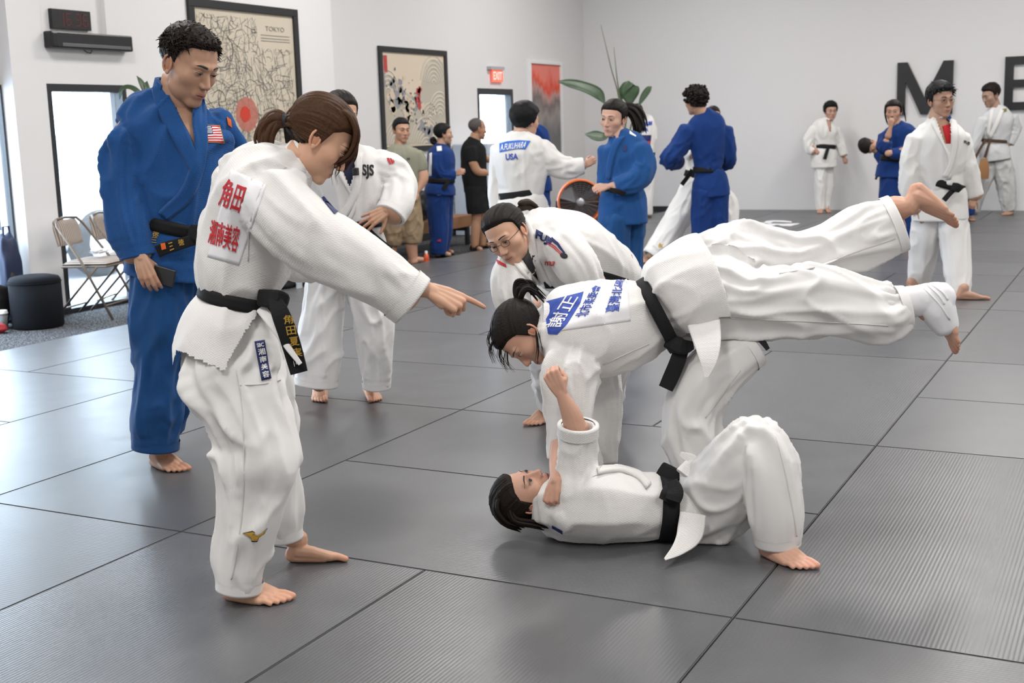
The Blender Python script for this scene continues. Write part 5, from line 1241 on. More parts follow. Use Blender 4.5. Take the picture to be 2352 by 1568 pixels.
legN = p.T([(550, 715, 78, 0), (540, 790, 98, -.03, .85), (535, 868, 105, -.06), (560, 930, 92, -.1), (583, 1000, 82, -.11), (587, 1060, 80, -.12), (582, 1120, 72, -.12), (571, 1200, 65, -.13), (556, 1280, 57, -.13), (549, 1352, 51, -.13)], .95, hollow=.12, n=26)
legF = p.T([(570, 740, 85, .1), (592, 850, 76, .13), (615, 950, 66, .16), (628, 1020, 55, .17), (637, 1100, 49, .18), (648, 1180, 43, .18), (660, 1238, 35, .18)], .95, hollow=.1, n=26)
trousers = p.wear('trousers', [legN, legF], M_GIW2, amp=.030, freq=7)
p.hem(legN, M_GIW2, .03, 'trouser_hem', parent=trousers); p.hem(legF, M_GIW2, .03, 'trouser_hem', parent=trousers); p.hem(sleeve, M_GIW, .035, 'cuff', parent=jacket)
collar(p, 688, 384, 0, 46, (.62, .75, .0), (-.8, .45, .25), M_GIW, ratio=1.0, h=.05, thick=.014, span=165, lift=.10)
belt = p.band([(552, 664, 93), (546, 693, 94)], ratio=1.2)
end = p.strap([(628, 682, 15, -.16), (645, 722, 21, -.18), (664, 775, 22, -.18), (680, 830, 21, -.17), (687, 856, 20, -.17)])
knot = p.strap([(600, 684, 20, -.12), (640, 688, 22, -.15), (655, 692, 14, -.12)], name='belt_knot', flat=.7)
tie_ = p.strap([(600, 710, 12, -.12), (632, 750, 12, -.16), (660, 795, 8, -.18), (690, 836, 5, -.19)], M_GIW2, 'waist_tie', flat=.7)
pan = patch('back_panel', [jacket], [(530, 388), (612, 424), (549, 610), (476, 590)], M_GIP, jacket, .0012, .001, 16, 20)
o_bvh[pan.name] = BVHTree.FromObject(pan, bpy.context.evaluated_depsgraph_get())
lettering('角田', [jacket], [(519, 408), (568, 427), (549, 490), (501, 471)], M_RED, jacket, .0045, .012)
lettering('湘南美容', [jacket], [(487, 503), (553, 521), (545, 581), (478, 558)], M_RED, jacket, .0045, .012)
lb = patch('thigh_label', [trousers], [(584, 784), (607, 780), (622, 869), (601, 874)], M_NAVY, trousers, .004, .003, 5, 12)
for k, ch in enumerate('湘南美容'):
    a = .20+k*.195; lettering(ch, [trousers], quadmap([(584, 784), (607, 780), (622, 869), (601, 874)], np.array([.15, .85, .85, .15]), np.array([a, a, a+.16, a+.16])), M_WHT, trousers, .0065, .01)
lettering('SBC', [trousers], quadmap([(584, 784), (607, 780), (622, 869), (601, 874)], np.array([.15, .85, .85, .15]), np.array([.06, .06, .16, .16])), M_WHT, trousers, .0065, .02)
for k, ch in enumerate('角田夏実'):
    y0 = 725+k*25; x0 = 649+k*7
    lettering(ch, [end], [(x0, y0), (x0+21, y0-3), (x0+25, y0+17), (x0+4, y0+20)], M_GOLD, end, .003, .01)
lettering('・一', [end], [(673, 828), (686, 826), (687, 840), (676, 842)], M_WHT, end, .003)
bird = [(0, .30), (.42, .16), (.52, .30), (.40, .42), (.62, .50), (.80, .36), (1, 0), (.86, .42), (.66, .66), (.60, .98), (.38, .98), (.36, .72), (.18, .46)]
Q = [(560, 1218), (610, 1215), (610, 1241), (560, 1241)]
p.build()
shape('emblem_edge', [trousers], [[(.5+(a-.5)*1.12, .5+(b-.5)*1.25) for a, b in bird]], Q, M_BLK, trousers, .004)
shape('emblem', [trousers], [bird], Q, M_GOLD, trousers, .006)
seam([trousers], [(543, 850), (555, 930), (560, 1020), (560, 1110), (552, 1210), (538, 1300), (531, 1330)], M_SEAM, trousers)
seam([trousers], [(553, 884), (600, 882), (645, 872)], M_SEAM, trousers)
seam([jacket], [(606, 420), (585, 470), (572, 530), (570, 600)], M_SEAM, jacket, 1.1)
shape('lapel_label', [jacket], [[(0, 0), (1, 0), (1, 1), (0, 1)]], [(737, 455), (744, 450), (776, 487), (768, 492)], M_NAVY, jacket, .004)
# ---------------------------------------------------------------- woman lying on her back, throwing
M_LINING = mat('undershirt_black', (.02, .02, .022), .8)
p = Person('woman in white judo gi lying on her back with one knee raised', (1450, 1243), skin=(.62, .36, .26), hair=(.016, .011, .009), male=False, detail=2, dd=.10)
p.head(1207, 1138, 140, dd=-.02, fw=.96, axes=((.18, .82, .50), (-.93, -.10, .20)), eye_open=.85, look=(.2, .6), mouth_open=.5)
p.neck(1290, 1150, 46, .02, r=.048)
p.foot((1748, 1268), (1848, 1306), -1, leg=[(1782, 1245, 24, -.28), (1785, 1210, 24, -.27)], size=.225)
p.hand((1289, 903), (1270, 868), (-.45, .45, .75), dw=-.13, dk=-.13, thumb=1, curls=(1.25, 1.25, 1.2, 1.2), th=(.9, .9, .8), size=.075, forearm=[(1329, 1020, 26, -.11), (1315, 960, 25, -.125)])
torso = p.T([(1275, 1165, 56, .02, 1.7), (1320, 1160, 80, .0, 1.85), (1390, 1160, 84, 0, 1.8), (1460, 1165, 78, 0, 1.7), (1510, 1165, 72, 0, 1.7), (1540, 1168, 74, 0, 1.7)], n=36, power=2.3)
sl = p.T([(1300, 1190, 50, -.14), (1318, 1140, 58, -.12), (1323, 1090, 49, -.10), (1326, 1030, 46, -.10), (1328, 976, 46, -.115)], .95, hollow=.10, n=26)
fsl = p.T([(1310, 1150, 50, .2), (1330, 1090, 45, .28), (1330, 1040, 40, .3)], .9)
jacket = p.wear('jacket', [torso, sl, fsl], M_GIW, amp=.022, freq=9, clamp=.004)
skirt = p.wear('jacket_skirt', [p.T([(1525, 1166, 72, 0, 1.7), (1548, 1168, 84, 0, 1.6), (1580, 1170, 88, 0, 1.55), (1615, 1178, 84, 0, 1.5)], n=34, hollow=.08)], M_GIW, amp=.02, core=0, clamp=.004)
legN = p.T([(1560, 1180, 66, 0, 1.3), (1612, 1172, 84, -.06), (1668, 1118, 90, -.12), (1712, 1052, 78, -.18), (1738, 1022, 66, -.21), (1762, 1062, 66, -.24), (1775, 1130, 64, -.26), (1784, 1195, 57, -.28), (1786, 1248, 51, -.28)], 1., hollow=.10, n=28)
legF = p.T([(1560, 1180, 60, .12), (1625, 1110, 66, .16), (1600, 1030, 64, .18), (1590, 955, 66, .18), (1614, 892, 64, .16), (1664, 842, 57, .16), (1728, 796, 48, .18)], .95, hollow=.10, n=28)
trousers = p.wear('trousers', [legN, legF], M_GIW2, amp=.022, freq=7, clamp=.004)
p.hem(legN, M_GIW2, .03, 'trouser_hem', parent=trousers); p.hem(legF, M_GIW2, .03, 'trouser_hem', parent=trousers); p.hem(sl, M_GIW, .035, 'cuff', parent=jacket)
belt = p.band([(1505, 1168, 81), (1540, 1170, 81)], ratio=1.7)
for v in belt.data.vertices: v.co.z = max(v.co.z, .002)
k = p.strap([(1520, 1082, 22, -.02), (1545, 1098, 24, -.06), (1555, 1110, 16, -.08)], name='belt_knot', flat=.7)
p.strap([(1540, 1108, 18, -.14), (1550, 1130, 20, -.2), (1545, 1150, 18, -.22)], flat=.2)
p.strap([(1552, 1108, 14, -.08), (1538, 1130, 18, -.18), (1528, 1150, 16, -.2)], flat=.2)
ribbon('lapel', [jacket], [(1372, 1072), (1420, 1066), (1465, 1078), (1495, 1110)], [(1372, 1090), (1420, 1082), (1462, 1096), (1484, 1122)], M_GIW, jacket, .014, .012)
p.strap([(1570, 1090, 20, -.12), (1590, 1060, 16, -.08), (1562, 1042, 6, -.06)], M_GIW, 'jacket_corner', flat=.25)
p.strap([(1592, 1180, 30, -.22), (1584, 1225, 30, -.26), (1560, 1258, 17, -.31), (1527, 1284, 3, -.36)], M_GIW, 'jacket_corner', flat=.18)
# foot against the partner's hip
p.skin_tube([(1672, 835, 24, .17), (1706, 796, 21, .22), (1722, 765, 21, .28), (1726, 740, 22, .32)], 1.)
p.strap([(1712, 765, 4, .14), (1736, 770, 6, .125), (1752, 785, 7, .12), (1764, 802, 5, .12)], M_BLK, 'hem_tape', flat=.4)
p.build()
hm = hair_mat(p.hair)
cap = p.hair_cap(top=.013, side=.010, back=.016, noise=.004, freq=70, tie=(0, -.10, .06), name='hair')
for v in cap.data.vertices: v.co.z = max(v.co.z, .004)
l = locks(p, [[(1150, 1130, -.06), (1140, 1165, -.08), (1160, 1195, -.08), (1200, 1208, -.06)], [(1170, 1160, -.08), (1185, 1195, -.1), (1230, 1205, -.1), (1260, 1212, -.1)], [(1145, 1150, -.02), (1150, 1190, -.04), (1190, 1212, -.04)]], hm, r=.009, jit=.008, num=9, seed=3, name='loose_hair'); sub(l, cap)
for v in l.data.vertices: v.co.z = max(v.co.z, .002)
seam([trousers], [(1782, 1000), (1800, 1070), (1815, 1140), (1826, 1200), (1830, 1232)], M_SEAM, trousers); seam([trousers], [(1700, 850), (1650, 920), (1620, 960)], M_SEAM, trousers)
shape('sleeve_mark', [jacket], [[(0, 0), (1, .4), (1, 1), (0, .6)]], [(1268, 1206), (1292, 1214), (1292, 1226), (1270, 1216)], M_NAVY, jacket)

# ---------------------------------------------------------------- woman being thrown, both feet off the mat
p = Person('woman in white judo gi bent over mid throw with both legs in the air', (1500, 1182), skin=(.57, .32, .225), hair=(.012, .009, .008), male=False, detail=2, dd=.1)
p.head(1207, 767, 142, dd=-.02, fw=.95, axes=((-.22, -.96, .16), (-.96, .24, .12)), eye_open=.6, look=(0, -.5))
p.neck(1272, 755, 46, .02, r=.050)
p.hand((1276, 1102), (1266, 1140), (-.55, .1, .8), dw=-.44, dk=-.46, thumb=1, curls=(1.3, 1.35, 1.3, 1.3), th=(.9, .9, .8), size=.072, forearm=[(1290, 1010, 26, -.24), (1282, 1060, 22, -.34)])
p.foot((2104, 412), (2196, 500), 1, up=(-.66, -.74, .25), dh=.10, dt=.06, leg=[(2050, 484, 35, .12), (2000, 520, 38, .12)], size=.225, ground=False)
p.foot((2176, 672), (2204, 792), 1, up=(-.95, -.16, .25), dh=-.15, dt=-.17, leg=[(2110, 692, 30, -.14), (2070, 700, 32, -.14)], size=.215, ground=False)
torso = p.T([(1258, 772, 62, 0, 1.3), (1295, 768, 96, 0, 1.35), (1360, 760, 105, 0, 1.35), (1425, 743, 103, 0, 1.3), (1470, 731, 95, 0, 1.25), (1497, 724, 78, 0, 1.2), (1525, 714, 72, 0, 1.2)], n=36, power=2.2)
sN = p.T([(1330, 790, 70, -.08), (1312, 855, 64, -.17), (1312, 930, 54, -.21), (1305, 1000, 48, -.22), (1290, 1062, 36, -.24)], .9, hollow=.08, n=26)
sF = p.T([(1350, 800, 60, .16), (1372, 870, 50, .18), (1385, 940, 42, .16), (1382, 1010, 40, .14), (1386, 1066, 34, .12)], .9, hollow=.08, n=24)
jacket = p.wear('jacket', [torso, sN, sF], M_GIW, amp=.022, freq=8)
skirt = p.wear('jacket_skirt', [p.T([(1508, 722, 72, 0, 1.2), (1524, 712, 80, 0, 1.2), (1538, 702, 102, 0, 1.25), (1560, 688, 118, 0, 1.25), (1605, 668, 128, 0, 1.2), (1642, 655, 128, 0, 1.15)], n=34, hollow=.12)], M_GIW, amp=.018, freq=6, core=0, cut=[(1655, 728), (1560, 775), (1570, 840), (1700, 840), (1700, 728)])
legF = p.T([(1560, 690, 80, .0), (1640, 622, 90, .06), (1710, 592, 74, .1), (1775, 590, 60, .12), (1835, 590, 54, .13), (1900, 572, 60, .13), (1980, 545, 69, .13), (2062, 512, 66, .12)], .9, hollow=.12, n=28)
legN = p.T([(1560, 690, 85, .0), (1640, 680, 105, -.05), (1720, 698, 86, -.1), (1800, 694, 80, -.12), (1900, 690, 80, -.13), (1985, 706, 72, -.14), (2040, 714, 60, -.14), (2082, 706, 50, -.14)], .9, hollow=.12, n=28)
trousers = p.wear('trousers', [legF, legN], M_GIW2, amp=.030, freq=7)
p.hem(legN, M_GIW2, .03, 'trouser_hem', parent=trousers); p.hem(legF, M_GIW2, .03, 'trouser_hem', parent=trousers)
belt = p.band([(1497, 731, 92), (1522, 718, 94)], ratio=1.25)
end = p.strap([(1568, 792, 17, -.14), (1556, 830, 18, -.16), (1540, 868, 18, -.16), (1529, 892, 17, -.16)])
p.strap([(1535, 782, 18, -.13), (1566, 796, 19, -.16), (1590, 793, 10, -.15)], name='belt_knot', flat=.7)
p.strap([(1612, 722, 40, -.16), (1624, 780, 32, -.27), (1627, 825, 21, -.32), (1622, 866, 5, -.34)], M_GIW, 'jacket_corner', flat=.14)
collar(p, 1262, 764, 0, 52, (-.96, .1, .1), (.1, .8, .3), M_GIW, ratio=1.2, h=.035, thick=.014, span=150, lift=.0)
wr = p.wear('ankle_wrap', [p.T([(2074, 695, 36, -.14), (2110, 690, 36, -.14), (2150, 686, 36, -.15), (2172, 690, 33, -.15)], 1., n=22), p.T([(2142, 680, 36, -.15), (2152, 708, 40, -.155), (2166, 735, 35, -.16), (2176, 754, 29, -.165)], .95, n=22)], mat('athletic_tape', (.80, .80, .82), .7), amp=.006, core=0, voxel=.006, smooth=4)
for a, b in (((2128, 655), (2168, 700)), ((2140, 655), (2176, 690)), ((2120, 662), (2180, 735))):
    ribbon('tape_edge', [wr], [a, ((a[0]+b[0])/2+6, (a[1]+b[1])/2), b], [(a[0]+3, a[1]), ((a[0]+b[0])/2+10, (a[1]+b[1])/2-2), (b[0]+3, b[1]-2)], mat('athletic_tape', (.8, .8, .82)), wr, .004, .003, nw=1)
p.build()
seam([trousers], [(1790, 628), (1880, 610), (1960, 580), (2056, 548)], M_SEAM, trousers); seam([trousers], [(1650, 730), (1760, 735), (1850, 738), (1940, 742), (2040, 748)], M_SEAM, trousers); seam([jacket], [(1385, 838), (1440, 812), (1490, 790)], M_SEAM, jacket)
pq = [(1252, 690), (1440, 640), (1450, 738), (1256, 765)]
patch('back_panel', [jacket], [(1262, 694), (1440, 640), (1449, 737), (1258, 764)], M_GIP, jacket, .0015, .001, 24, 14)
shape('name_patch', [jacket], [[(0, 0), (.46, 0), (.42, .25), (.34, .5), (.26, .75), (.14, 1), (.04, .95), (0, .5)]], [(1256, 692), (1440, 645), (1449, 742), (1252, 772)], M_BLUEP, jacket, .0032)
lettering('謝正', [jacket], [(1252, 752), (1300, 676), (1330, 684), (1288, 752)], M_WHT, jacket, .0055, .006)
lettering('北市柔委會', [jacket], [(1318, 730), (1364, 656), (1381, 658), (1350, 726)], M_BLUEP, jacket, .0045, .008)
lettering('臺灣北區', [jacket], [(1388, 718), (1416, 640), (1432, 643), (1422, 714)], M_BLUEP, jacket, .0045, .008)
hm = hair_mat(p.hair)
cap = p.hair_cap(top=.014, side=.011, back=.014, noise=.0035, freq=70, tie=(0, -.105, .052), name='hair')
bun = locks(p, [[(1190, 694, 0), (1192, 668, 0), (1200, 655, 0), (1222, 660, 0), (1246, 684, 0)], [(1190, 694, 0), (1186, 670, .01), (1192, 652, .01), (1212, 652, 0), (1225, 672, 0)], [(1192, 694, 0), (1200, 672, -.02), (1212, 662, -.02), (1232, 672, -.01)]], hm, r=.009, jit=.006, num=12, seed=8, name='ponytail', taper=.2); sub(bun, cap)
gt = locks(p, [[(1150+k*14, 720-abs(k-3)*2, .05*math.cos(k)), (1172+k*5, 702, .02*math.cos(k)), (1190, 690, 0)] for k in range(7)], hm, r=.008, jit=.003, num=4, seed=9, name='gathered_hair', taper=.6); sub(gt, cap)
ls = locks(p, [[(1140, 770, -.05), (1128, 800, -.06), (1140, 830, -.06)], [(1150, 790, -.05), (1150, 820, -.06), (1168, 845, -.06)], [(1135, 740, -.04), (1122, 780, -.04), (1135, 812, -.04)], [(1232, 760, -.1), (1238, 800, -.11), (1236, 835, -.11)], [(1165, 805, -.06), (1166, 830, -.07), (1180, 846, -.08)]], hm, r=.0016, jit=.007, num=8, seed=10, name='loose_strand'); sub(ls, cap)
q = MB(); q.lathe([(.014, -.012), (.020, -.008), (.021, 0), (.020, .008), (.014, .012)], PV(1190, 692, p.Y0), 14, (RIGHT, FWD, UP)); q.build('hair_tie', M_BLK, p.e, smooth=True)
# ---------------------------------------------------------------- man in blue watching from the left
def flag(objs, Q, parent, off=.006, gold=True):
    if gold: shape('flag_edge', objs, [[(-.05, -.05), (1.05, -.05), (1.05, 1.05), (-.05, 1.05)]], Q, M_GOLD, parent, off-.002)
    shape('flag_white', objs, [[(0, 0), (1, 0), (1, 1), (0, 1)]], Q, M_WHT, parent, off-.001)
    shape('flag_stripes', objs, [[(0 if k > 3 else .42, k*2/13), (1, k*2/13), (1, (k*2+1)/13), (0 if k > 3 else .42, (k*2+1)/13)] for k in range(7)], Q, M_RED, parent, off)
    shape('flag_canton', objs, [[(0, 0), (.42, 0), (.42, 7/13), (0, 7/13)]], Q, M_NAVY, parent, off)
    st = [[(.05+.07*i+.035*(j % 2), .05+.085*j), (.085+.07*i+.035*(j % 2), .085+.085*j), (.05+.07*i+.035*(j % 2), .115+.085*j), (.02+.07*i+.035*(j % 2), .085+.085*j)] for i in range(5) for j in range(5)]
    shape('flag_stars', objs, st, Q, M_WHT, parent, off+.001)
p = Person('man in blue judo gi with flag patch looking down holding a phone', (400, 1075), skin=(.46, .265, .175), hair=(.016, .0155, .0155), male=True, detail=2)
p.head(433, 149, 160, yaw=44, pitch=22, roll=-3, dd=-.06, fw=1.04, eye_open=.22, look=(.35, -.6), mouth_open=.5, brow=1.1, stubble=.35)
p.neck(408, 262, 54, .02, r=.060)
p.foot((352, 1064), (440, 1092), -1, leg=[(375, 1020, 30, -.02), (372, 960, 32, -.02)], size=.245)
p.foot((352, 1010), (400, 1030), 1, leg=[(372, 975, 28, .3), (378, 930, 30, .3)], size=.24)
p.hand((322, 590), (338, 634), (-.15, 0, .95), dw=-.19, dk=-.21, thumb=-1, curls=((.35, .5, .4), (.45, .6, .4), (.5, .6, .4), (.5, .6, .4)), th=(.9, .3, .2), size=.090, forearm=[(308, 520, 34, -.14), (316, 560, 28, -.16)])
torso = p.T([(415, 222, 42, 0, .9), (408, 252, 84, 0, .75), (398, 292, 122, 0, .72), (398, 345, 122, 0, .75), (403, 420, 110, 0, .8), (405, 480, 100, 0, .82), (405, 505, 92, 0, .85), (404, 530, 88, 0, .85)], power=2.3, n=36)
armN = p.T([(322, 284, 46, -.05), (290, 335, 46, -.1), (286, 420, 45, -.12), (297, 500, 45, -.13), (318, 588, 41, -.14)], .95, hollow=.10, n=26)
armF = p.T([(492, 278, 46, .06), (520, 330, 40, .1), (535, 400, 36, .12), (535, 480, 34, .14)], .95, n=22)
cut = [(373, 182), (400, 237), (444, 336), (447, 336), (444, 290), (442, 240), (462, 220), (430, 185)]
jacket = p.wear('jacket', [torso, armN, armF], M_GIB, amp=.036, freq=7, cut=cut, core=.86)
skirt = p.wear('jacket_skirt', [p.T([(404, 515, 88, 0, .85), (402, 545, 98, 0, .85), (396, 590, 104, 0, .85), (392, 636, 106, 0, .85)], n=34, hollow=.10)], M_GIB, amp=.014, core=0)
l1 = p.T([(375, 600, 74, -.02), (372, 700, 68, -.02), (369, 800, 63, -.02), (363, 900, 58, -.02), (357, 1028, 52, -.02)], .95, hollow=.10, n=26)
l2 = p.T([(430, 610, 56, .1), (415, 720, 54, .16), (400, 830, 48, .24), (386, 930, 44, .3), (380, 985, 42, .32)], .95, hollow=.1, n=22)
trousers = p.wear('trousers', [l1, l2], M_GIB2, amp=.034, freq=6)
p.hem(l1, M_GIB2, .035, 'trouser_hem', parent=trousers); p.hem(armN, M_GIB, .035, 'cuff', parent=jacket)
belt = p.band([(408, 502, 97), (402, 530, 97)], ratio=.86)
kn = p.strap([(440, 532, 17, -.16), (468, 540, 21, -.19), (490, 538, 12, -.15)], name='belt_knot', flat=.6)
e1 = p.strap([(462, 545, 13, -.18), (420, 558, 13, -.19), (385, 568, 14, -.19), (362, 578, 14, -.18)], flat=.2)
ribbon('lapel', [jacket], [(350, 200), (364, 255), (402, 326), (430, 372), (440, 392)], [(370, 183), (395, 237), (426, 300), (447, 345), (452, 352)], M_GIB, jacket, .013, .016, nw=8, ridge=.004)
ribbon('lapel', [jacket], [(446, 236), (448, 300), (451, 345), (440, 392), (418, 440), (388, 470), (368, 492)], [(470, 228), (474, 290), (472, 350), (461, 400), (435, 459), (400, 486), (380, 500)], M_GIB, jacket, .015, .016, nw=8, ridge=.004)
collar(p, 410, 214, .0, 50, (.1, .95, .15), (-.3, 0, -.95), M_GIB, ratio=.95, h=.045, thick=.016, span=118, lift=.03)
flag([jacket], [(471, 290), (504, 289.5), (513, 326.5), (479, 326)], jacket)
shape('sleeve_patch', [jacket], [[(0, 0), (1, .15), (1, 1), (0, .8)]], [(520, 268), (529, 272), (532, 293), (524, 291)], M_ORANGE, jacket, .005)
lettering('三', [e1], [(386, 558), (396, 555), (400, 572), (391, 576)], M_GOLD, e1, .003, .02); lettering('徳', [e1], [(408, 550), (421, 548), (424, 562), (411, 565)], M_GOLD, e1, .003, .01)
shape('belt_mark', [e1], [[(0, 0), (1, 0), (1, 1), (0, 1)]], [(369, 560), (379, 557), (382, 571), (372, 574)], M_ORANGE, e1, .003)
lettering('徳\n三', [skirt], [(353, 530), (368, 528), (360, 558), (345, 556)], M_GOLD, skirt, .006, .01)
p.build()
sp = p.spikes(1100, ln=.019, r=.0024, sweepdir=(0, .8, .05), up=.36, lift=.008, seed=1, zshift=.016, zmin=.03)
cap = p.hair_cap(top=.015, side=.0035, back=.007, noise=.004, freq=90, name='hair', extra=[sp], front=.004, zshift=.010)
# phone
t = empty('phone', PV(383, 655, p.Y0-.17), 'black phone held in the hand of the man in blue', 'phone')
def slab(quad, yd, th, name, m, parent, bev=.006):
    P = [PV(x, y, yd) for x, y in quad]; n = nrm(np.cross(P[1]-P[0], P[3]-P[0])); n = n if n @ FWD > 0 else -n
    q = MB(); q.add(P+[v+n*th for v in P], [(0, 1, 2, 3), (7, 6, 5, 4), (0, 4, 5, 1), (1, 5, 6, 2), (2, 6, 7, 3), (3, 7, 4, 0)]); return q.build(name, m, parent, bevel=bev)
slab([(352, 606), (405, 622), (397, 663), (346, 647)], p.Y0-.178, .009, 'case', M_BLACK, t); slab([(355, 609), (402, 623), (395, 660), (349, 646)], p.Y0-.181, .003, 'back_cover', mat('phone_back', (.02, .02, .022), .3), t, .001)

# ---------------------------------------------------------------- woman with microphone, hand on hip
p = Person('woman in white judo gi with navy undershirt and hand on hip', (800, 942), skin=(.50, .285, .185), hair=(.014, .011, .010), male=False, detail=2)
p.head(783, 268, 104, yaw=22, pitch=8, roll=0, dd=0, fw=.98, eye_open=.6, look=(.3, -.3))
p.neck(793, 345, 30, .02, r=.048)
p.foot((737, 905), (734, 956), -1, leg=[(733, 882, 18, 0)], size=.235); p.foot((845, 905), (882, 946), 1, leg=[(860, 884, 16, .03)], size=.235)
p.hand((890, 482), (858, 500), (-.1, .1, .95), dw=-.16, dk=-.18, thumb=-1, curls=((.25, .25, .2), (.3, .3, .2), (.35, .3, .2), (.4, .3, .2)), spread=.17, th=(.2, .2, .1), size=.088, forearm=[(916, 435, 16, .0), (908, 462, 16, -.07)])
torso = p.T([(795, 340, 34, 0, .8), (800, 362, 76, 0, .65), (802, 400, 84, 0, .68), (806, 450, 76, 0, .72), (808, 490, 66, 0, .78), (808, 515, 60, 0, .8), (808, 530, 60, 0, .8)], power=2.3, n=32)
armR = p.T([(862, 378, 42, 0), (902, 398, 40, .04), (918, 430, 38, .0), (912, 465, 38, -.08), (896, 494, 36, -.13)], .9, hollow=.035, n=24)
armL = p.T([(735, 385, 36, 0), (715, 450, 34, 0), (712, 520, 32, 0)], .9, n=20)
cut = [(780, 360), (790, 400), (803, 428), (812, 402), (815, 360)]
jacket = p.wear('jacket', [torso, armR, armL], M_GIW, amp=.020, freq=9, cut=cut, core=.86, voxel=.009)
skirt = p.wear('jacket_skirt', [p.T([(808, 520, 60, 0, .8), (810, 540, 72, 0, .8), (812, 590, 78, 0, .8), (812, 640, 80, 0, .8)], n=30, hollow=.1)], M_GIW, amp=.012, core=0)
l1 = p.T([(760, 590, 48, 0), (745, 660, 48, 0), (739, 720, 47, 0), (733, 800, 48, 0), (724, 882, 50, 0)], .9, hollow=.09, n=24); l2 = p.T([(830, 590, 50, 0), (848, 680, 46, -.02), (864, 745, 41, -.02), (864, 805, 37, .0), (865, 888, 31, .03)], .95, hollow=.09, n=24)
trousers = p.wear('trousers', [l1, l2], M_GIW2, amp=.026, freq=8)
p.hem(l1, M_GIW2, .03, 'trouser_hem', parent=trousers); p.hem(l2, M_GIW2, .03, 'trouser_hem', parent=trousers); p.hem(armR, M_GIW, .03, 'cuff', parent=jacket)
belt = p.band([(808, 506, 68), (809, 522, 69)], ratio=.8)
e1 = p.strap([(828, 516, 12, -.14), (850, 540, 12, -.17), (875, 562, 12, -.18), (896, 576, 11, -.18)], flat=.2)
lettering('Wise', [e1], [(844, 540), (866, 554), (861, 566), (840, 553)], M_GOLD, e1, .003, .02); lettering('S', [e1], [(877, 557), (888, 564), (885, 575), (874, 568)], M_RED, e1, .003, .03)
lettering('SJS', [jacket], [(831, 377), (858, 378), (858, 411), (833, 411)], M_BLK, jacket, .005, .03)
shape('sleeve_mark', [jacket], [[(0, 0), (.3, 0), (.55, 1), (.3, 1)], [(.4, 0), (.6, 0), (.85, .6), (.7, 1)], [(.75, .1), (1, .4), (1, 1)]], [(888, 363), (906, 364), (905, 378), (890, 377)], M_RED, jacket, .005)
ribbon('lapel', [jacket], [(762, 372), (778, 405), (800, 440), (812, 470), (795, 505)], [(778, 356), (792, 400), (806, 432), (820, 470), (806, 506)], M_GIW, jacket, .010, .012)
ribbon('lapel', [jacket], [(817, 352), (817, 395), (810, 430), (795, 465), (778, 490)], [(834, 352), (832, 395), (826, 440), (808, 480), (792, 505)], M_GIW, jacket, .011, .012)
shape('trouser_mark', [trousers], [[(0, 0), (1, .3), (.6, 1), (0, .7)]], [(690, 802), (698, 806), (698, 818), (691, 816)], mat('olive_print', (.18, .16, .03)), trousers)
p.build()
patch('undershirt', [p.body], [(776, 362), (818, 362), (808, 428), (802, 428)], mat('navy_cloth', (.012, .02, .055), .8), p.e, .005, .003, 6, 8)
q = MB(); c = PV(817, 394, p.Y0-.15); q.box(c-np.array((.012, .012, .018)), c+np.array((.012, .012, .018))); q.build('microphone', M_BLACK, p.e, bevel=.004)
cap = p.hair_cap(top=.012, side=.008, back=.014, noise=.003, freq=70, tie=(0, -.11, .03), name='hair')

# ---------------------------------------------------------------- woman with glasses leaning in behind the throw
p = Person('woman with glasses in white judo gi leaning forward hands on knees', (1245, 972), skin=(.60, .35, .24), hair=(.012, .0115, .011), male=False, detail=2)
p.head(1166, 540, 122, yaw=-24, pitch=30, roll=24, dd=-.42, fw=1.02, eye_open=.35, look=(-.3, -.6), smile=.4)
p.neck(1222, 572, 34, -.3, r=.050)
p.foot((1268, 958), (1230, 974), 1, leg=[(1266, 930, 18, .02), (1264, 880, 20, .02)], size=.215)
torso = p.T([(1222, 560, 58, -.32, 1.2), (1258, 562, 84, -.28, 1.2), (1305, 580, 94, -.18, 1.15), (1350, 605, 84, -.08, 1.1), (1388, 628, 74, 0, 1.05), (1410, 645, 66, .04, 1.05)], n=32, power=2.2)
a1 = p.T([(1290, 560, 52, -.42), (1325, 605, 50, -.46), (1345, 650, 42, -.46), (1345, 700, 40, -.42), (1335, 745, 36, -.38)], .9, n=22)
a2 = p.T([(1195, 590, 44, -.36), (1172, 635, 42, -.42), (1178, 690, 38, -.44), (1215, 740, 36, -.38)], .9, n=22)
cut = [(1205, 575), (1222, 560), (1245, 640), (1230, 640)]
jacket = p.wear('jacket', [torso, a1, a2], M_GIW, amp=.022, freq=8, voxel=.009, core=.8)
skirt = p.wear('jacket_skirt', [p.T([(1385, 625, 66, 0, 1.05), (1400, 640, 74, .04, 1.05), (1418, 665, 66, .08, 1.05)], n=26, hollow=.08)], M_GIW, amp=.012, core=0)
p.strap([(1395, 575, 22, .0), (1425, 590, 14, .04), (1446, 600, 4, .06)], M_GIW, 'jacket_corner', flat=.25)
l1 = p.T([(1385, 660, 58, .02), (1345, 740, 50, -.14), (1300, 770, 48, -.24), (1262, 840, 36, -.08), (1262, 935, 28, .02)], .95, hollow=.06, n=22)
l2 = p.T([(1400, 680, 60, .08), (1415, 760, 52, .02), (1412, 830, 46, 0), (1398, 900, 36, .1), (1390, 962, 32, .14)], .95, hollow=.06, n=22)
trousers = p.wear('trousers', [l1, l2], M_GIW2, amp=.024, freq=8)
p.foot((1385, 958), (1372, 975), 1, leg=[(1388, 940, 18, .14), (1390, 900, 20, .12)], size=.21)
belt = p.band([(1380, 622, 76, 0), (1392, 630, 76, .02)], ratio=1.06)
e1 = p.strap([(1360, 630, 12, -.50), (1395, 638, 12, -.44), (1440, 652, 12, -.36)], flat=.2)
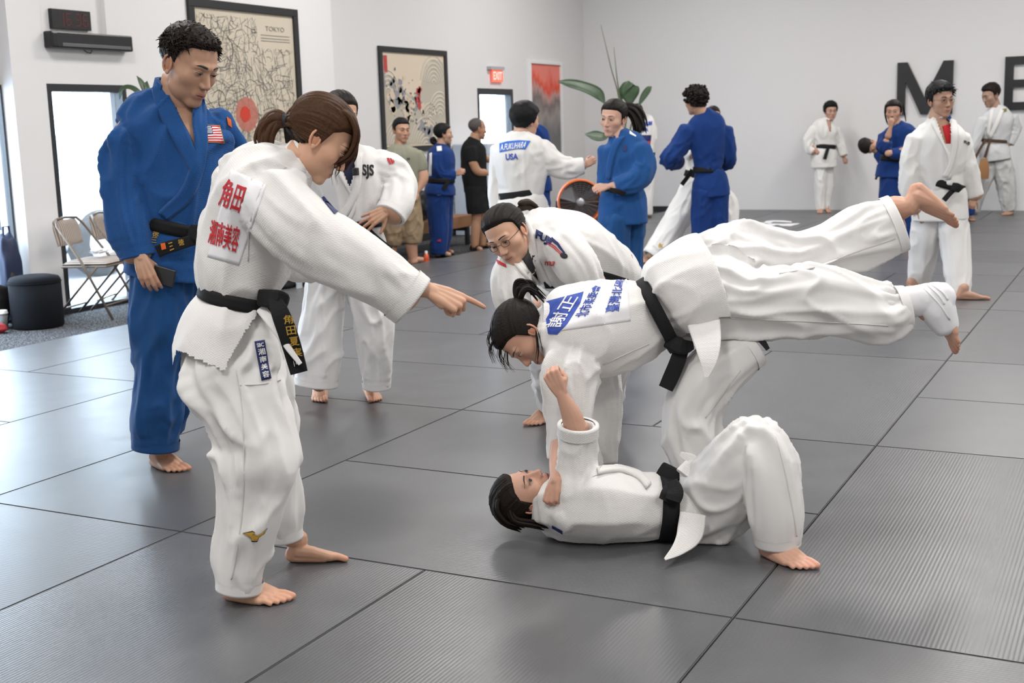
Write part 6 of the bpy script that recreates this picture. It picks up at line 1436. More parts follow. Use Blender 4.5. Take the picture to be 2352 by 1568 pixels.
lettering('cobs', [e1], [(1368, 628), (1392, 634), (1390, 645), (1366, 639)], M_ORANGE, e1, .003, .01)
p.strap([(1252, 655, 8, -.36), (1275, 648, 14, -.3), (1300, 640, 8, -.22)], flat=.3)
ribbon('lapel', [jacket], [(1196, 508), (1208, 545), (1218, 592), (1238, 640), (1250, 664)], [(1213, 497), (1227, 540), (1236, 590), (1253, 632), (1266, 655)], M_GIW, jacket, .012, .012)
ribbon('lapel', [jacket], [(1180, 605), (1200, 630), (1230, 655)], [(1190, 596), (1212, 622), (1240, 648)], M_GIW, jacket, .012, .012)
patch('undershirt', [jacket], [(1196, 590), (1222, 565), (1250, 648), (1236, 650)], mat('charcoal_cloth', (.03, .03, .032), .8), jacket, .004, .004, 6, 8)
Q = [(1229, 528), (1256, 528), (1250, 552), (1230, 548)]
lettering('FUJI', [jacket], [(1232, 527), (1270, 549), (1262, 565), (1229, 551)], M_NAVY, jacket, .006, .05)
shape('flag_field', [jacket], [[(0, 0), (.5, .05), (1, .55), (.85, .75), (.4, .35), (0, .3)]], [(1268, 545), (1298, 568), (1300, 590), (1262, 572)], M_NAVY, jacket, .006)
shape('flag_stripes', [jacket], [[(0, .36), (.4, .42), (.84, .8), (.8, .86), (.36, .5), (0, .44)], [(0, .52), (.34, .58), (.76, .92), (.72, .98), (.3, .66), (0, .6)]], [(1262, 545), (1298, 568), (1300, 590), (1256, 572)], M_RED, jacket, .006)
shape('ring_mark', [jacket], [[(.5+.5*math.cos(a)*r, .5+.5*math.sin(a)*r) for r, a in [(1, i*math.pi/8) for i in range(17)]+[(.72, i*math.pi/8) for i in range(16, -1, -1)]]], [(1288, 578), (1306, 584), (1302, 596), (1285, 590)], M_BLK, jacket, .006)
lettering('ma', [jacket], [(1252, 600), (1278, 600), (1272, 610), (1252, 608)], M_RED, jacket, .006)
shape('chest_mark', [jacket], [[(0, 0), (1, .4), (1, 1), (0, .6)]], [(1140, 595), (1160, 603), (1164, 614), (1146, 612)], M_RED, jacket, .006)
shape('trouser_mark', [trousers], [[(0, 0), (1, .2), (1, 1), (.2, .8)]], [(1240, 852), (1248, 856), (1249, 872), (1242, 866)], M_NAVY, trousers, .006)
p.build()
hm = hair_mat(p.hair)
cap = p.hair_cap(top=.014, side=.009, back=.016, noise=.004, freq=70, tie=(0, -.105, -.01), name='hair', zshift=.010)
bn = locks(p, [[(1192, 468, -.3), (1215, 464, -.26), (1238, 478, -.22)], [(1190, 478, -.3), (1212, 474, -.26), (1232, 486, -.22)]], hair_mat(np.array((.03, .018, .012))), r=.012, jit=.006, num=10, seed=4, name='ponytail'); sub(bn, cap)
def glasses(p, m=None, rx=.019, rz=.0135, name='glasses', y=.096):
    q = MB(); X = []
    for sd in (-1, 1):
        a = np.linspace(0, 2*math.pi, 17); L = np.column_stack([sd*.0325+rx*np.sign(np.cos(a))*np.abs(np.cos(a))**.75, y-.006*np.abs(np.cos(a)*.5+sd*.5), .001+rz*np.sign(np.sin(a))*np.abs(np.sin(a))**.75])
        v, f = sweep(p.w(L), [.0011]*len(L), 5); q.add(v, f)
        v, f = sweep(p.w(np.array([(sd*.051, y-.006, .006), (sd*.07, .06, .008), (sd*.077, .0, .006), (sd*.078, -.02, -.006)])), [.0012]*4, 5); q.add(v, f)
    v, f = sweep(p.w(np.array([(-.014, y, .004), (0, y+.004, .007), (.014, y, .004)])), [.0011]*3, 5); q.add(v, f)
    return q.build(name, m or M_BLACK, p.e)
glasses(p)
# ---------------------------------------------------------------- people further back
def outfit(p, torso, arms, legs, mj, mt, belt=None, skirt=None, ratio=.68, cut=None, core=.5, mb=None, amp=.018, sleeve=True):
    tb = [p.T(torso, ratio, power=2.3, n=26)]+[p.T(a, .9, n=16, hollow=.05 if sleeve else 0.) for a in arms]
    j = p.wear('jacket', tb, mj, amp=amp, freq=9, cut=cut, core=core)
    if skirt: p.wear('jacket_skirt', [p.T(skirt, ratio, power=2.2, n=26, hollow=.08)], mj, amp=amp*.7, core=0)
    t = p.wear('trousers', [p.T(l, .95, n=18, hollow=.06) for l in legs], mt, amp=amp*1.2, freq=8)
    b = p.band(belt, mb or M_BELT, ratio*1.02) if belt else None
    return j, t, b
# -- young man seen from behind, arm reaching out
p = Person('young man in white judo gi seen from behind with arm stretched out', (1195, 738), skin=(.56, .33, .24), hair=(.010, .010, .011), detail=1)
p.head(1208, 277, 70, yaw=128, pitch=6, dd=0); p.neck(1190, 325, 24, 0)
p.hand((1344, 380), (1357, 371), (.2, .3, .9), dw=0, dk=0, thumb=-1, curls=(.9, .9, .9, .9), size=.07, forearm=[(1310, 388, 12, 0)])
j, t, b = outfit(p, [(1188, 312, 30, 0, .9), (1190, 328, 54), (1193, 350, 63), (1196, 395, 60), (1198, 430, 53), (1196, 448, 50), (1197, 456, 50)],
    [[(1150, 342, 24), (1142, 390, 19), (1138, 440, 17), (1140, 480, 16)], [(1238, 345, 30), (1266, 370, 30), (1300, 384, 25), (1342, 380, 20)]],
    [[(1180, 480, 40), (1175, 580, 30), (1172, 730, 26)], [(1222, 480, 40), (1228, 580, 30), (1230, 730, 26)]], M_GIW, M_GIW2,
    [(1193, 437, 52), (1195, 452, 53)], [(1196, 446, 49), (1197, 462, 58), (1200, 500, 64), (1202, 545, 66)])
shape('name_patch', [j], [[(0, .28), (.25, .10), (.62, 0), (1, .06), (.86, .75), (.6, .70), (.3, .84), (0, 1)]], [(1147, 322), (1219, 322), (1216, 350), (1148, 350)], M_LBLUE, j, .005)
lettering('A.FUKUHARA', [j], [(1151, 332), (1211, 325), (1205, 339), (1150, 346)], M_WHT, j, .008, .01)
lettering('USA', [j], [(1161, 353), (1190, 352), (1190, 366), (1162, 368)], M_BLUEP, j, .006, .03)
p.foot((1168, 742), (1172, 752), -1, leg=[(1172, 700, 14, None)], size=.24); p.foot((1228, 742), (1232, 752), 1, leg=[(1230, 700, 14, None)], size=.24); p.build()
p.hair_cap(top=.030, side=.022, back=.030, noise=.004, freq=50, name='hair', zshift=-.012)
# -- woman in blue with a long ponytail
p = Person('woman in bright blue judo gi with a long dark ponytail looking left', (1435, 738), skin=(.60, .36, .27), hair=(.014, .011, .010), male=False, detail=1)
p.head(1409, 272, 76, yaw=-30, pitch=8, roll=-4, dd=0, eye_open=.6); p.neck(1424, 325, 24, 0)
p.hand((1395, 428), (1378, 432), (-.3, .3, .9), dw=-.12, dk=-.13, thumb=1, curls=(.7, .8, .8, .8), size=.075, forearm=[(1420, 425, 12, -.12)])
j, t, b = outfit(p, [(1424, 312, 26, 0, .9), (1430, 328, 48), (1432, 350, 54), (1432, 395, 50), (1430, 425, 46), (1430, 440, 46)],
    [[(1468, 340, 26, -.06), (1476, 380, 25, -.08), (1458, 415, 25, -.12), (1412, 430, 21, -.13)], [(1395, 345, 20), (1388, 390, 17, .02), (1384, 425, 15, 0)]],
    [[(1415, 500, 34, -.04), (1412, 600, 32, -.04), (1416, 735, 30, -.04)], [(1452, 500, 32, .08), (1446, 600, 30, .08), (1444, 725, 28, .08)]], M_GIB, M_GIB2,
    [(1430, 425, 48), (1430, 438, 49)], [(1430, 434, 46), (1430, 450, 53), (1430, 480, 57), (1431, 515, 58)], amp=.02)
p.strap([(1400, 436, 6, -.22), (1420, 440, 6, -.22), (1436, 446, 5, -.2)], flat=.3)
ribbon('lapel', [j], [(1412, 318), (1400, 345), (1394, 380), (1392, 410)], [(1434, 312), (1416, 345), (1406, 385), (1402, 412)], M_GIB, j, .01, .01)
shape('sleeve_emblem', [j], [[(.5+.5*math.cos(k), .5+.5*math.sin(k)) for k in np.linspace(0, 6.28, 12, endpoint=False)]], [(1430, 332), (1440, 332), (1440, 348), (1430, 348)], M_NAVY, j, .005)
shape('shoulder_patch', [j], [[(0, 0), (1, .6), (1, 1), (0, .7)]], [(1446, 300), (1462, 308), (1460, 314), (1446, 310)], M_WHT, j, .005)
p.foot((1412, 738), (1398, 750), 1, leg=[(1414, 700, 14, None)], size=.23); p.foot((1446, 730), (1434, 738), 1, leg=[(1446, 700, 14, None)], size=.23); p.build()
cap = p.hair_cap(top=.014, side=.010, back=.012, noise=.003, freq=60, tie=(0, -.105, .03), name='hair')
l = locks(p, [[(1435, 245, .05), (1456, 255, .06), (1468, 275, .05), (1476, 300, .04)], [(1438, 250, .04), (1455, 268, .04), (1464, 290, .03), (1466, 304, .02)], [(1436, 240, .05), (1462, 250, .06), (1474, 272, .06), (1478, 296, .05)]], hair_mat(p.hair), r=.014, jit=.012, num=14, seed=3, name='ponytail'); sub(l, cap)
# -- curly haired man in blue
p = Person('curly haired man in dark blue judo gi seen from behind', (1630, 612), skin=(.46, .26, .17), hair=(.012, .009, .008), detail=1)
p.head(1597, 232, 56, yaw=222, pitch=10, dd=0); p.neck(1616, 268, 18, 0)
j, t, b = outfit(p, [(1618, 258, 16, 0, .9), (1620, 272, 36), (1622, 295, 44), (1625, 335, 41), (1626, 370, 33), (1626, 396, 31)],
    [[(1582, 300, 25), (1558, 338, 23), (1536, 366, 19, .0), (1560, 372, 18, .18)], [(1664, 300, 21), (1672, 340, 18), (1672, 372, 14, .05), (1655, 370, 13, .2)]],
    [[(1618, 440, 27), (1612, 500, 25), (1610, 606, 22)], [(1648, 440, 26), (1650, 500, 23), (1650, 606, 20)]], M_GIN, M_GIN,
    [(1625, 382, 33), (1625, 396, 34)], [(1626, 392, 31), (1630, 408, 38), (1632, 430, 42), (1634, 452, 43)])
p.foot((1605, 612), (1600, 606), -1, leg=[(1610, 590, 10, None)], size=.25); p.foot((1652, 612), (1656, 606), 1, leg=[(1650, 590, 10, None)], size=.25); p.build()
sp = p.curls(420, r=.0125, seed=5)
p.hair_cap(top=.026, side=.014, back=.018, noise=.008, freq=45, name='hair', extra=[sp])
# -- his training partner, legs apart behind him
p = Person('person in white judo gi gripping the curly haired man, one leg stretched back', (1484, 612), skin=(.50, .29, .19), hair=(.012, .010, .009), detail=1, dd=.25)
p.head(1638, 268, 44, yaw=10, pitch=5, dd=.1); p.neck(1636, 296, 14, .1)
p.foot((1476, 600), (1500, 622), 1, leg=[(1484, 580, 11, None)], size=.24)
p.foot((1600, 500), (1588, 506), 1, leg=[(1604, 480, 8, None)], size=.24)
j, t, b = outfit(p, [(1634, 290, 16, .15, .9), (1630, 305, 38, .15), (1622, 340, 38, .12), (1612, 380, 34, .1), (1606, 405, 32, .05), (1602, 420, 31, .05)],
    [[(1660, 310, 20, .1), (1668, 350, 17, .0), (1668, 380, 14, .0)], [(1595, 320, 18, .1), (1582, 350, 15, 0), (1590, 360, 12, -.05)]],
    [[(1596, 425, 30), (1568, 480, 30, -.05), (1530, 545, 27, -.12), (1494, 590, 23, -.2)], [(1620, 430, 30, .1), (1668, 470, 24, .2), (1670, 550, 20, .1)], [(1608, 430, 18, .2), (1606, 490, 13, 1.)]], M_GIW, M_GIW2,
    [(1608, 398, 35, .05), (1604, 412, 35, .05)], [(1604, 412, 31, .05), (1598, 430, 36, .05), (1590, 455, 38, .05)])
e = p.strap([(1590, 390, 5, -.2), (1580, 405, 5, -.22), (1566, 424, 5, -.24)], flat=.3)
shape('trouser_mark', [t], [[(0, .5), (.35, 0), (.5, .4), (1, .3), (.6, .6), (.8, 1), (.4, .8), (.1, 1)]], [(1512, 557), (1525, 557), (1525, 569), (1512, 569)], M_GOLD, t, .006)
p.build(); p.hair_cap(top=.010, side=.006, back=.01, noise=.003, name='hair')
# -- man with glasses standing at the right
p = Person('man with glasses in white judo gi over a red shirt', (2170, 676), skin=(.46, .27, .19), hair=(.010, .009, .009), detail=1)
p.head(2160, 231, 72, yaw=34, pitch=4, dd=0, eye_open=.5, stubble=.2); p.neck(2150, 290, 22, 0)
p.hand((2236, 452), (2233, 466), (.1, .3, .9), dw=0, dk=-.02, thumb=-1, curls=(1., 1.1, 1.1, 1.1), size=.075, forearm=[(2228, 420, 11, 0)])
p.hand((2112, 478), (2117, 494), (-.2, .1, .9), dw=-.02, dk=-.04, thumb=1, curls=(.6, .7, .8, .8), size=.08, forearm=[(2102, 440, 11, 0)])
j, t, b = outfit(p, [(2152, 278, 24, 0, .9), (2152, 292, 46), (2152, 318, 60), (2153, 360, 60), (2156, 400, 54), (2160, 415, 50), (2162, 440, 49)],
    [[(2106, 318, 27), (2092, 370, 25), (2090, 430, 24), (2106, 482, 21)], [(2204, 318, 25), (2216, 365, 24), (2228, 410, 23), (2240, 452, 20)]],
    [[(2130, 480, 36, .05), (2126, 540, 32, .1), (2118, 600, 28, .18), (2108, 668, 25, .25)], [(2186, 480, 36), (2192, 540, 33, -.05), (2198, 610, 27, -.12), (2204, 684, 24, -.2)]], M_GIW, M_GIW2,
    [(2166, 414, 52), (2160, 432, 53)], [(2162, 428, 49), (2162, 448, 56), (2160, 480, 61), (2160, 506, 62)], cut=[(2150, 272), (2170, 330), (2184, 330), (2184, 290), (2180, 268)], core=.86)
ribbon('lapel', [j], [(2138, 280), (2152, 310), (2168, 340), (2178, 372), (2172, 412)], [(2152, 274), (2166, 304), (2180, 334), (2190, 372), (2184, 412)], M_GIW, j, .010, .01)
ribbon('lapel', [j], [(2184, 272), (2186, 300), (2186, 336), (2176, 380), (2164, 405)], [(2196, 276), (2202, 305), (2198, 345), (2188, 385), (2176, 408)], M_GIW, j, .011, .01)
p.strap([(2188, 428, 9, -.2), (2198, 430, 10, -.22), (2206, 432, 7, -.2)], name='belt_knot', flat=.6); p.strap([(2192, 434, 6, -.2), (2180, 446, 6, -.2), (2168, 460, 6, -.2)], flat=.3)
lettering('FUJI', [j], [(2214, 322), (2227, 326), (2226, 335), (2214, 331)], M_BLK, j, .006, .02)
p.foot((2196, 688), (2250, 688), 1, leg=[(2204, 680, 9, None)], size=.24); p.foot((2102, 672), (2078, 676), -1, leg=[(2108, 666, 9, None)], size=.24); p.build()
patch('red_shirt', [p.body], [(2164, 290), (2186, 284), (2186, 336), (2176, 336)], mat('red_cloth', (.50, .012, .018), .8), p.e, .006, .004, 4, 6)
sp = p.spikes(160, ln=.03, r=.0035, sweepdir=(0, .6, -.3), up=.3, lift=.02, seed=8, zmin=.04)
p.hair_cap(top=.026, side=.012, back=.018, noise=.004, freq=60, name='hair', extra=[sp], front=.006); glasses(p, mat('wire', (.12, .11, .10), .3, metal=.6))
# -- boy by the far wall
p = Person('boy in white judo gi with one hand on hip by the white wall', (1893, 488), skin=(.50, .29, .21), hair=(.010, .009, .009), detail=1)
p.head(1908, 256, 37, yaw=18, pitch=4); p.neck(1900, 284, 11, 0)
p.hand((1872, 342), (1878, 350), (-.2, .1, .9), dw=-.08, dk=-.1, thumb=1, curls=(.6, .6, .6, .6), size=.07, forearm=[(1866, 338, 6, -.05)])
p.hand((1938, 362), (1942, 372), (.2, .1, .9), thumb=-1, curls=(.6, .7, .7, .7), size=.075, forearm=[(1932, 350, 6, 0)])
j, t, b = outfit(p, [(1900, 276, 12, 0, .9), (1896, 286, 26), (1893, 302, 30), (1893, 325, 26), (1893, 345, 24)],
    [[(1872, 298, 14), (1858, 322, 13), (1858, 340, 11, -.02), (1869, 349, 10, -.06)], [(1917, 300, 13), (1928, 325, 12), (1938, 356, 11)]],
    [[(1884, 375, 15), (1884, 420, 14), (1884, 482, 11)], [(1900, 375, 14, .05), (1900, 420, 13, .06), (1897, 482, 10, .05)]], M_GIW, M_GIW2,
    [(1894, 331, 25), (1893, 341, 26)], [(1893, 340, 24), (1892, 352, 28), (1892, 385, 30)], cut=[(1897, 274), (1905, 302), (1909, 302), (1909, 276)], core=.85)
p.strap([(1902, 340, 4, -.15), (1898, 352, 4, -.16), (1894, 366, 4, -.16)], flat=.3)
p.foot((1884, 488), (1882, 494), -1, leg=[(1884, 475, 6, None)], size=.23); p.foot((1898, 487), (1908, 490), 1, leg=[(1897, 475, 6, None)], size=.23); p.build()
p.hair_cap(top=.034, side=.020, back=.024, noise=.006, freq=50, name='hair', front=.01)
# -- woman in blue, hand on her mouth
p = Person('woman in blue judo gi covering her mouth, smiling', (2055, 570), skin=(.48, .28, .20), hair=(.012, .009, .008), male=False, detail=1)
p.head(2052, 257, 48, yaw=-8, pitch=4, smile=.9); p.neck(2060, 292, 14, 0)
p.hand((2046, 292), (2048, 276), (-.2, .2, .9), dw=-.16, dk=-.18, thumb=-1, curls=(.8, .9, .9, .9), size=.07, forearm=[(2040, 312, 8, -.14)])
p.hand((2062, 348), (2080, 342), (0, .3, .9), dw=-.2, dk=-.2, thumb=1, curls=(.4, .4, .4, .4), size=.075, forearm=[(2040, 352, 8, -.2)])
j, t, b = outfit(p, [(2064, 284, 14, 0, .9), (2066, 296, 32), (2066, 315, 40), (2062, 350, 37), (2058, 372, 34)],
    [[(2036, 315, 19), (2030, 340, 19, -.08), (2036, 322, 14, -.13)], [(2092, 315, 18), (2092, 345, 16, -.08), (2062, 352, 13, -.17), (2045, 352, 12, -.18)]],
    [[(2046, 410, 24), (2042, 480, 22), (2044, 562, 18)], [(2076, 410, 24), (2080, 480, 22), (2080, 560, 18)]], M_GIN, M_GIN,
    [(2060, 360, 36), (2058, 372, 37)], [(2058, 370, 34), (2056, 384, 40), (2054, 408, 44)], amp=.016)
p.foot((2042, 572), (2036, 578), -1, leg=[(2044, 552, 9, None)], size=.23); p.foot((2082, 570), (2088, 576), 1, leg=[(2080, 552, 9, None)], size=.23); p.build()
cap = p.hair_cap(top=.014, side=.016, back=.016, noise=.004, freq=60, name='hair', zshift=-.004, aniso=.4)
l = locks(p, [[(2034, 240, 0), (2033, 262, 0), (2038, 285, 0)], [(2074, 240, 0), (2078, 262, .02), (2080, 278, .03)]], hair_mat(p.hair), r=.007, jit=.005, num=6, seed=6, name='side_lock'); sub(l, cap)
# -- someone bending over behind her
p = Person('dark haired person in blue judo gi bowing forward behind the smiling woman', (2090, 548), skin=(.44, .26, .17), hair=(.012, .010, .009), detail=1)
p.head(1996, 334, 42, axes=((.55, -.78, .2), (-.80, .45, .2)), dd=.05); p.neck(2022, 352, 12, .05)
j, t, b = outfit(p, [(2018, 350, 16, .05, 1.2), (2040, 362, 28, .05), (2065, 385, 28, .05), (2085, 405, 28, .05)], [[(2040, 370, 14, .2), (2048, 395, 12, .22), (2052, 430, 10, .2)], [(2052, 372, 13, -.08), (2062, 400, 12, -.05), (2066, 430, 10, -.05)]],
    [[(2082, 410, 24), (2078, 470, 20), (2080, 540, 16)], [(2098, 410, 22, .1), (2098, 470, 18, .1), (2100, 538, 15, .1)]], M_GIN, M_GIN, ratio=1.2)
p.strap([(2020, 395, 2.5, .1), (2016, 402, 2.5, .1), (2011, 412, 2.5, .1)], flat=.4)
p.foot((2082, 548), (2072, 552), 1, leg=[(2080, 530, 7, None)], size=.24); p.foot((2100, 546), (2090, 550), 1, leg=[(2100, 530, 7, None)], size=.24); p.build()
p.hair_cap(top=.016, side=.006, back=.010, noise=.004, name='hair')
# -- person hidden behind the man with glasses
p = Person('person in blue judo gi mostly hidden behind the man with glasses', (2212, 508), skin=(.40, .24, .16), detail=0)
p.head(2152, 230, 38, yaw=180); p.neck(2156, 262, 10, 0)
j, t, b = outfit(p, [(2156, 258, 10, 0, .9), (2158, 270, 26), (2160, 300, 28), (2166, 350, 26), (2172, 372, 25)], [[(2136, 285, 12), (2134, 320, 11), (2136, 360, 9)], [(2182, 285, 12), (2186, 320, 11), (2186, 360, 9)]],
    [[(2160, 385, 18), (2158, 440, 16), (2158, 500, 12)], [(2190, 385, 20), (2212, 430, 19), (2224, 470, 15), (2228, 494, 12)]], M_GIN, M_GIN, [(2172, 366, 27), (2173, 376, 27)], [(2172, 372, 25), (2176, 390, 32), (2180, 410, 34)])
p.foot((2222, 505), (2246, 510), 1, leg=[(2227, 490, 7, None)], size=.24); p.foot((2158, 506), (2150, 510), -1, leg=[(2158, 490, 7, None)], size=.24); p.build(); p.hair_cap(name='hair')
# -- man with brown belt by the letters
p = Person('man in white judo gi with brown belt walking by the far wall', (2308, 493), skin=(.40, .25, .18), hair=(.012, .010, .009), detail=1)
p.head(2276, 219, 47, yaw=-52, pitch=16, dd=0, eye_open=.4); p.neck(2288, 250, 13, 0)
p.hand((2314, 338), (2312, 354), (-.2, .1, .9), dw=-.05, dk=-.06, thumb=1, curls=(.5, .6, .6, .6), size=.085, forearm=[(2318, 320, 7, -.04)])
j, t, b = outfit(p, [(2288, 244, 13, 0, .9), (2290, 256, 28), (2290, 276, 36), (2288, 305, 32), (2286, 325, 28), (2284, 340, 27)],
    [[(2260, 276, 15), (2248, 305, 13), (2236, 335, 12), (2228, 352, 11)], [(2322, 270, 17), (2328, 300, 15), (2318, 332, 11, -.03)]],
    [[(2300, 375, 22), (2310, 420, 20), (2318, 484, 15)], [(2272, 380, 20, .05), (2254, 425, 17, .1), (2238, 484, 13, .2)]], mat('gi_grey_white', (.62, .63, .64), .9, .2, bump=('weave', 40, .4, .002)), mat('gi_grey_trousers', (.60, .60, .59), .9, .2, var=.2, vscale=9.),
    [(2285, 320, 30), (2284, 327, 30)], [(2284, 330, 27), (2284, 345, 32), (2286, 368, 35)], mb=mat('brown_belt', (.07, .035, .018), .8))
mbn = MATS['brown_belt']; p.strap([(2264, 322, 3, -.16), (2252, 340, 3, -.17), (2238, 366, 3.5, -.18)], mbn, flat=.3); p.strap([(2274, 324, 3, -.16), (2268, 342, 3, -.18), (2262, 362, 3.5, -.18)], mbn, flat=.3)
p.strap([(2260, 364, 7, -.19), (2260, 380, 11, -.2), (2258, 398, 13, -.2), (2258, 411, 12, -.2)], mat('tan_suede', (.30, .15, .06), .8), 'tan_pouch', flat=.5)
ribbon('lapel', [j], [(2274, 252), (2270, 280), (2266, 310)], [(2284, 250), (2278, 282), (2272, 316)], M_GIW, j, .012, .01)
ribbon('lapel', [j], [(2298, 250), (2286, 280), (2268, 316)], [(2306, 254), (2294, 286), (2276, 320)], M_GIW, j, .013, .01)
shape('shoulder_mark', [j], [[(0, .2), (1, 0), (1, .8), (0, 1)]], [(2302, 249), (2312, 249), (2312, 258), (2302, 258)], mat('olive_print', (.18, .16, .03)), j, .007)
p.foot((2326, 492), (2298, 496), 1, leg=[(2318, 478, 8, None)], size=.25); p.foot((2242, 492), (2226, 494), 1, leg=[(2238, 478, 7, None)], size=.25); p.build()
p.hair_cap(top=.022, side=.010, back=.012, noise=.005, name='hair', front=.008)
# -- spectators along the wall
M_OLIVE = mat('olive_cotton', (.26, .26, .20), .9, .2); M_KHAKI = mat('khaki_cotton', (.30, .22, .14), .9, .2, var=.12, vscale=8)
p = Person('man in olive T-shirt and rolled khaki trousers standing by the wall', (945, 605), skin=(.50, .28, .19), hair=(.010, .009, .008), detail=1, z=-.04)
p.head(922, 300, 51, yaw=26, pitch=2, eye_open=.45); p.neck(920, 338, 16, 0)
p.hand((958, 442), (952, 458), (.3, .1, .9), dw=-.08, dk=-.12, thumb=1, curls=(.7, .8, .8, .8), size=.085, forearm=[(968, 385, 13, 0), (972, 412, 12, -.03)])
ts = p.wear('t_shirt', [p.T([(920, 330, 15, 0, .9), (920, 342, 34), (922, 360, 44), (924, 400, 42), (924, 440, 38), (924, 462, 38)], .65, n=26, power=2.3, hollow=.06), p.T([(956, 354, 18), (964, 375, 18), (966, 392, 17)], .9, n=16, hollow=.05), p.T([(888, 354, 18), (882, 378, 17), (880, 395, 16)], .9, n=16, hollow=.05)], M_OLIVE, amp=.012)
lettering('H', [ts], [(935, 362), (941, 362), (941, 367), (935, 367)], M_BLK, ts, .005, .05)
tr = p.wear('trousers', [p.T([(908, 455, 26), (905, 500, 27), (902, 545, 25), (900, 563, 22)], .95, n=18, hollow=.05), p.T([(938, 455, 27), (945, 500, 26), (946, 540, 25), (946, 558, 22)], .95, n=18, hollow=.05)], M_KHAKI, amp=.024, freq=12)
p.skin_tube([(946, 540, 15), (945, 565, 14), (949, 592, 11), (952, 602, 12)]); p.skin_tube([(900, 545, 14), (899, 568, 13), (902, 594, 10), (902, 606, 11)])
for hx in ((945, 602, 962, 610), (898, 604, 908, 612)):
    a = PV(hx[0], hx[1], p.Y0); b_ = PV(hx[2], hx[3], p.Y0); a[2] = b_[2] = -.01
    vv, ff = rsweep([a, (a+b_)/2+np.array((0, 0, .012)), b_+nrm(b_-a)*.06], [.038, .036, .03], 10); vv = np.array(vv); vv[:, 2] = np.maximum(vv[:, 2], -.039); p.add(vv, ff)
p.build(); p.hair_cap(top=.016, side=.006, back=.008, noise=.004, name='hair', front=.004)
def sandals(p, feet, m=None):
    for i, (hx, hy, tx, ty) in enumerate(feet):
        a = G(hx, hy, -.04); b_ = G(tx, ty, -.04); d = b_-a; L = np.linalg.norm(d); d = d/L; L = max(L, .24); s_ = np.array((-d[1], d[0], 0)); q = MB(); z = np.array((0, 0, 1.))
        prof = [(0, .022), (.03, .034), (.10, .032), (.17, .044), (.22, .042), (.25, .02)]
        V = [a+d*x*L/.25+s_*w*k+z*h for h in (.001, .024) for x, w in prof for k in (-1, 1)]
        n = len(prof); Fc = []
        for lay_ in (0, 1):
            o_ = lay_*2*n
            for k in range(n-1): Fc.append((o_+2*k, o_+2*k+1, o_+2*k+3, o_+2*k+2) if lay_ else (o_+2*k+2, o_+2*k+3, o_+2*k+1, o_+2*k))
        for k in range(n-1):
            for sd in (0, 1): Fc.append((2*k+sd, 2*k+2+sd, 2*n+2*k+2+sd, 2*n+2*k+sd))
        Fc += [(0, 1, 2*n+1, 2*n), (2*n-2, 2*n-1, 4*n-1, 4*n-2)]; q.add(V, Fc)
        for x in (.07, .15, .19):
            c = a+d*x*L/.25; q.path([c-s_*.042+z*.02, c-s_*.03+z*.062, c+z*.072, c+s_*.03+z*.062, c+s_*.042+z*.02], .009, 6)
        q.build('sandal', m or M_BLACK, p.e)
        v, f = rsweep([a+d*.03+z*.05, a+d*.12+z*.045, a+d*L*.92+z*.035], [.03, .033, .026], 10); p.add(v, f)
p = Person('dark haired woman in blue and white judo gi and sandals by the bench', (1015, 590), skin=(.50, .30, .21), hair=(.010, .009, .009), male=False, detail=1, z=-.04)
p.head(1019, 308, 44, yaw=98, pitch=0); p.neck(1012, 342, 12, 0)
p.hand((1046, 400), (1056, 396), (.1, .3, .9), dw=-.02, dk=-.04, thumb=-1, curls=(.6, .7, .7, .7), size=.08, forearm=[(1030, 400, 7, -.02)])
j, t, b = outfit(p, [(1012, 334, 13, 0, 1.2), (1012, 345, 27), (1013, 365, 31), (1013, 395, 30), (1012, 412, 29), (1012, 424, 29)], [[(1006, 358, 16, -.12), (1006, 385, 16, -.14), (1020, 400, 14, -.12), (1046, 402, 11, -.08)], [(1010, 358, 14, .12), (1012, 390, 13, .14), (1030, 402, 11, .1)]],
    [[(1006, 430, 28, -.05), (1006, 480, 26, -.06), (1008, 540, 22, -.06), (1006, 584, 19, -.06)], [(1014, 430, 27, .08), (1016, 480, 24, .08), (1016, 540, 20, .08), (1014, 582, 17, .08)]], M_GIN, M_GIN, [(1013, 408, 32), (1013, 419, 32)], [(1012, 417, 29), (1011, 430, 35), (1010, 446, 37)], ratio=1.15, amp=.014)
patch('white_back_panel', [j], [(986, 352), (992, 350), (991, 404), (984, 404)], M_GIP, j, .004, .003, 2, 8)
shape('shoulder_patch', [j], [[(0, 0), (1, 0), (1, 1), (0, 1)]], [(1003, 336), (1014, 335), (1015, 346), (1004, 347)], M_WHT, j, .005)
shape('hip_label', [t], [[(0, 0), (1, 0), (1, 1), (0, 1)]], [(1005, 438), (1013, 438), (1013, 448), (1005, 448)], M_WHT, t, .012)
shape('trouser_mark', [t], [[(0, .7), (.7, 0), (1, .3), (.9, 1)]], [(1003, 549), (1013, 549), (1013, 555), (1003, 555)], M_RED, t, .006)
p.strap([(1030, 418, 4, -.2), (1024, 426, 5, -.2), (1018, 434, 5, -.2)], flat=.3)
sandals(p, [(1004, 588, 1034, 592), (1012, 582, 1040, 586)]); p.build()
cap = p.hair_cap(top=.014, side=.012, back=.014, noise=.003, name='hair', tie=(0, -.10, -.03))
l = locks(p, [[(1000, 318, 0), (994, 322, 0), (998, 330, 0), (1004, 326, 0)]], hair_mat(p.hair), r=.020, jit=.008, num=10, seed=2, name='hair_bun', taper=.6); sub(l, cap)
M_TEE = mat('black_cotton', (.012, .012, .013), .9, .2)
p = Person('bald man in black T-shirt and shorts turned towards the exit', (1102, 576), skin=(.42, .23, .14), hair=(.09, .08, .075), detail=1, z=-.04)
p.head(1097, 296, 46, yaw=112, pitch=4); p.neck(1088, 328, 15, 0)
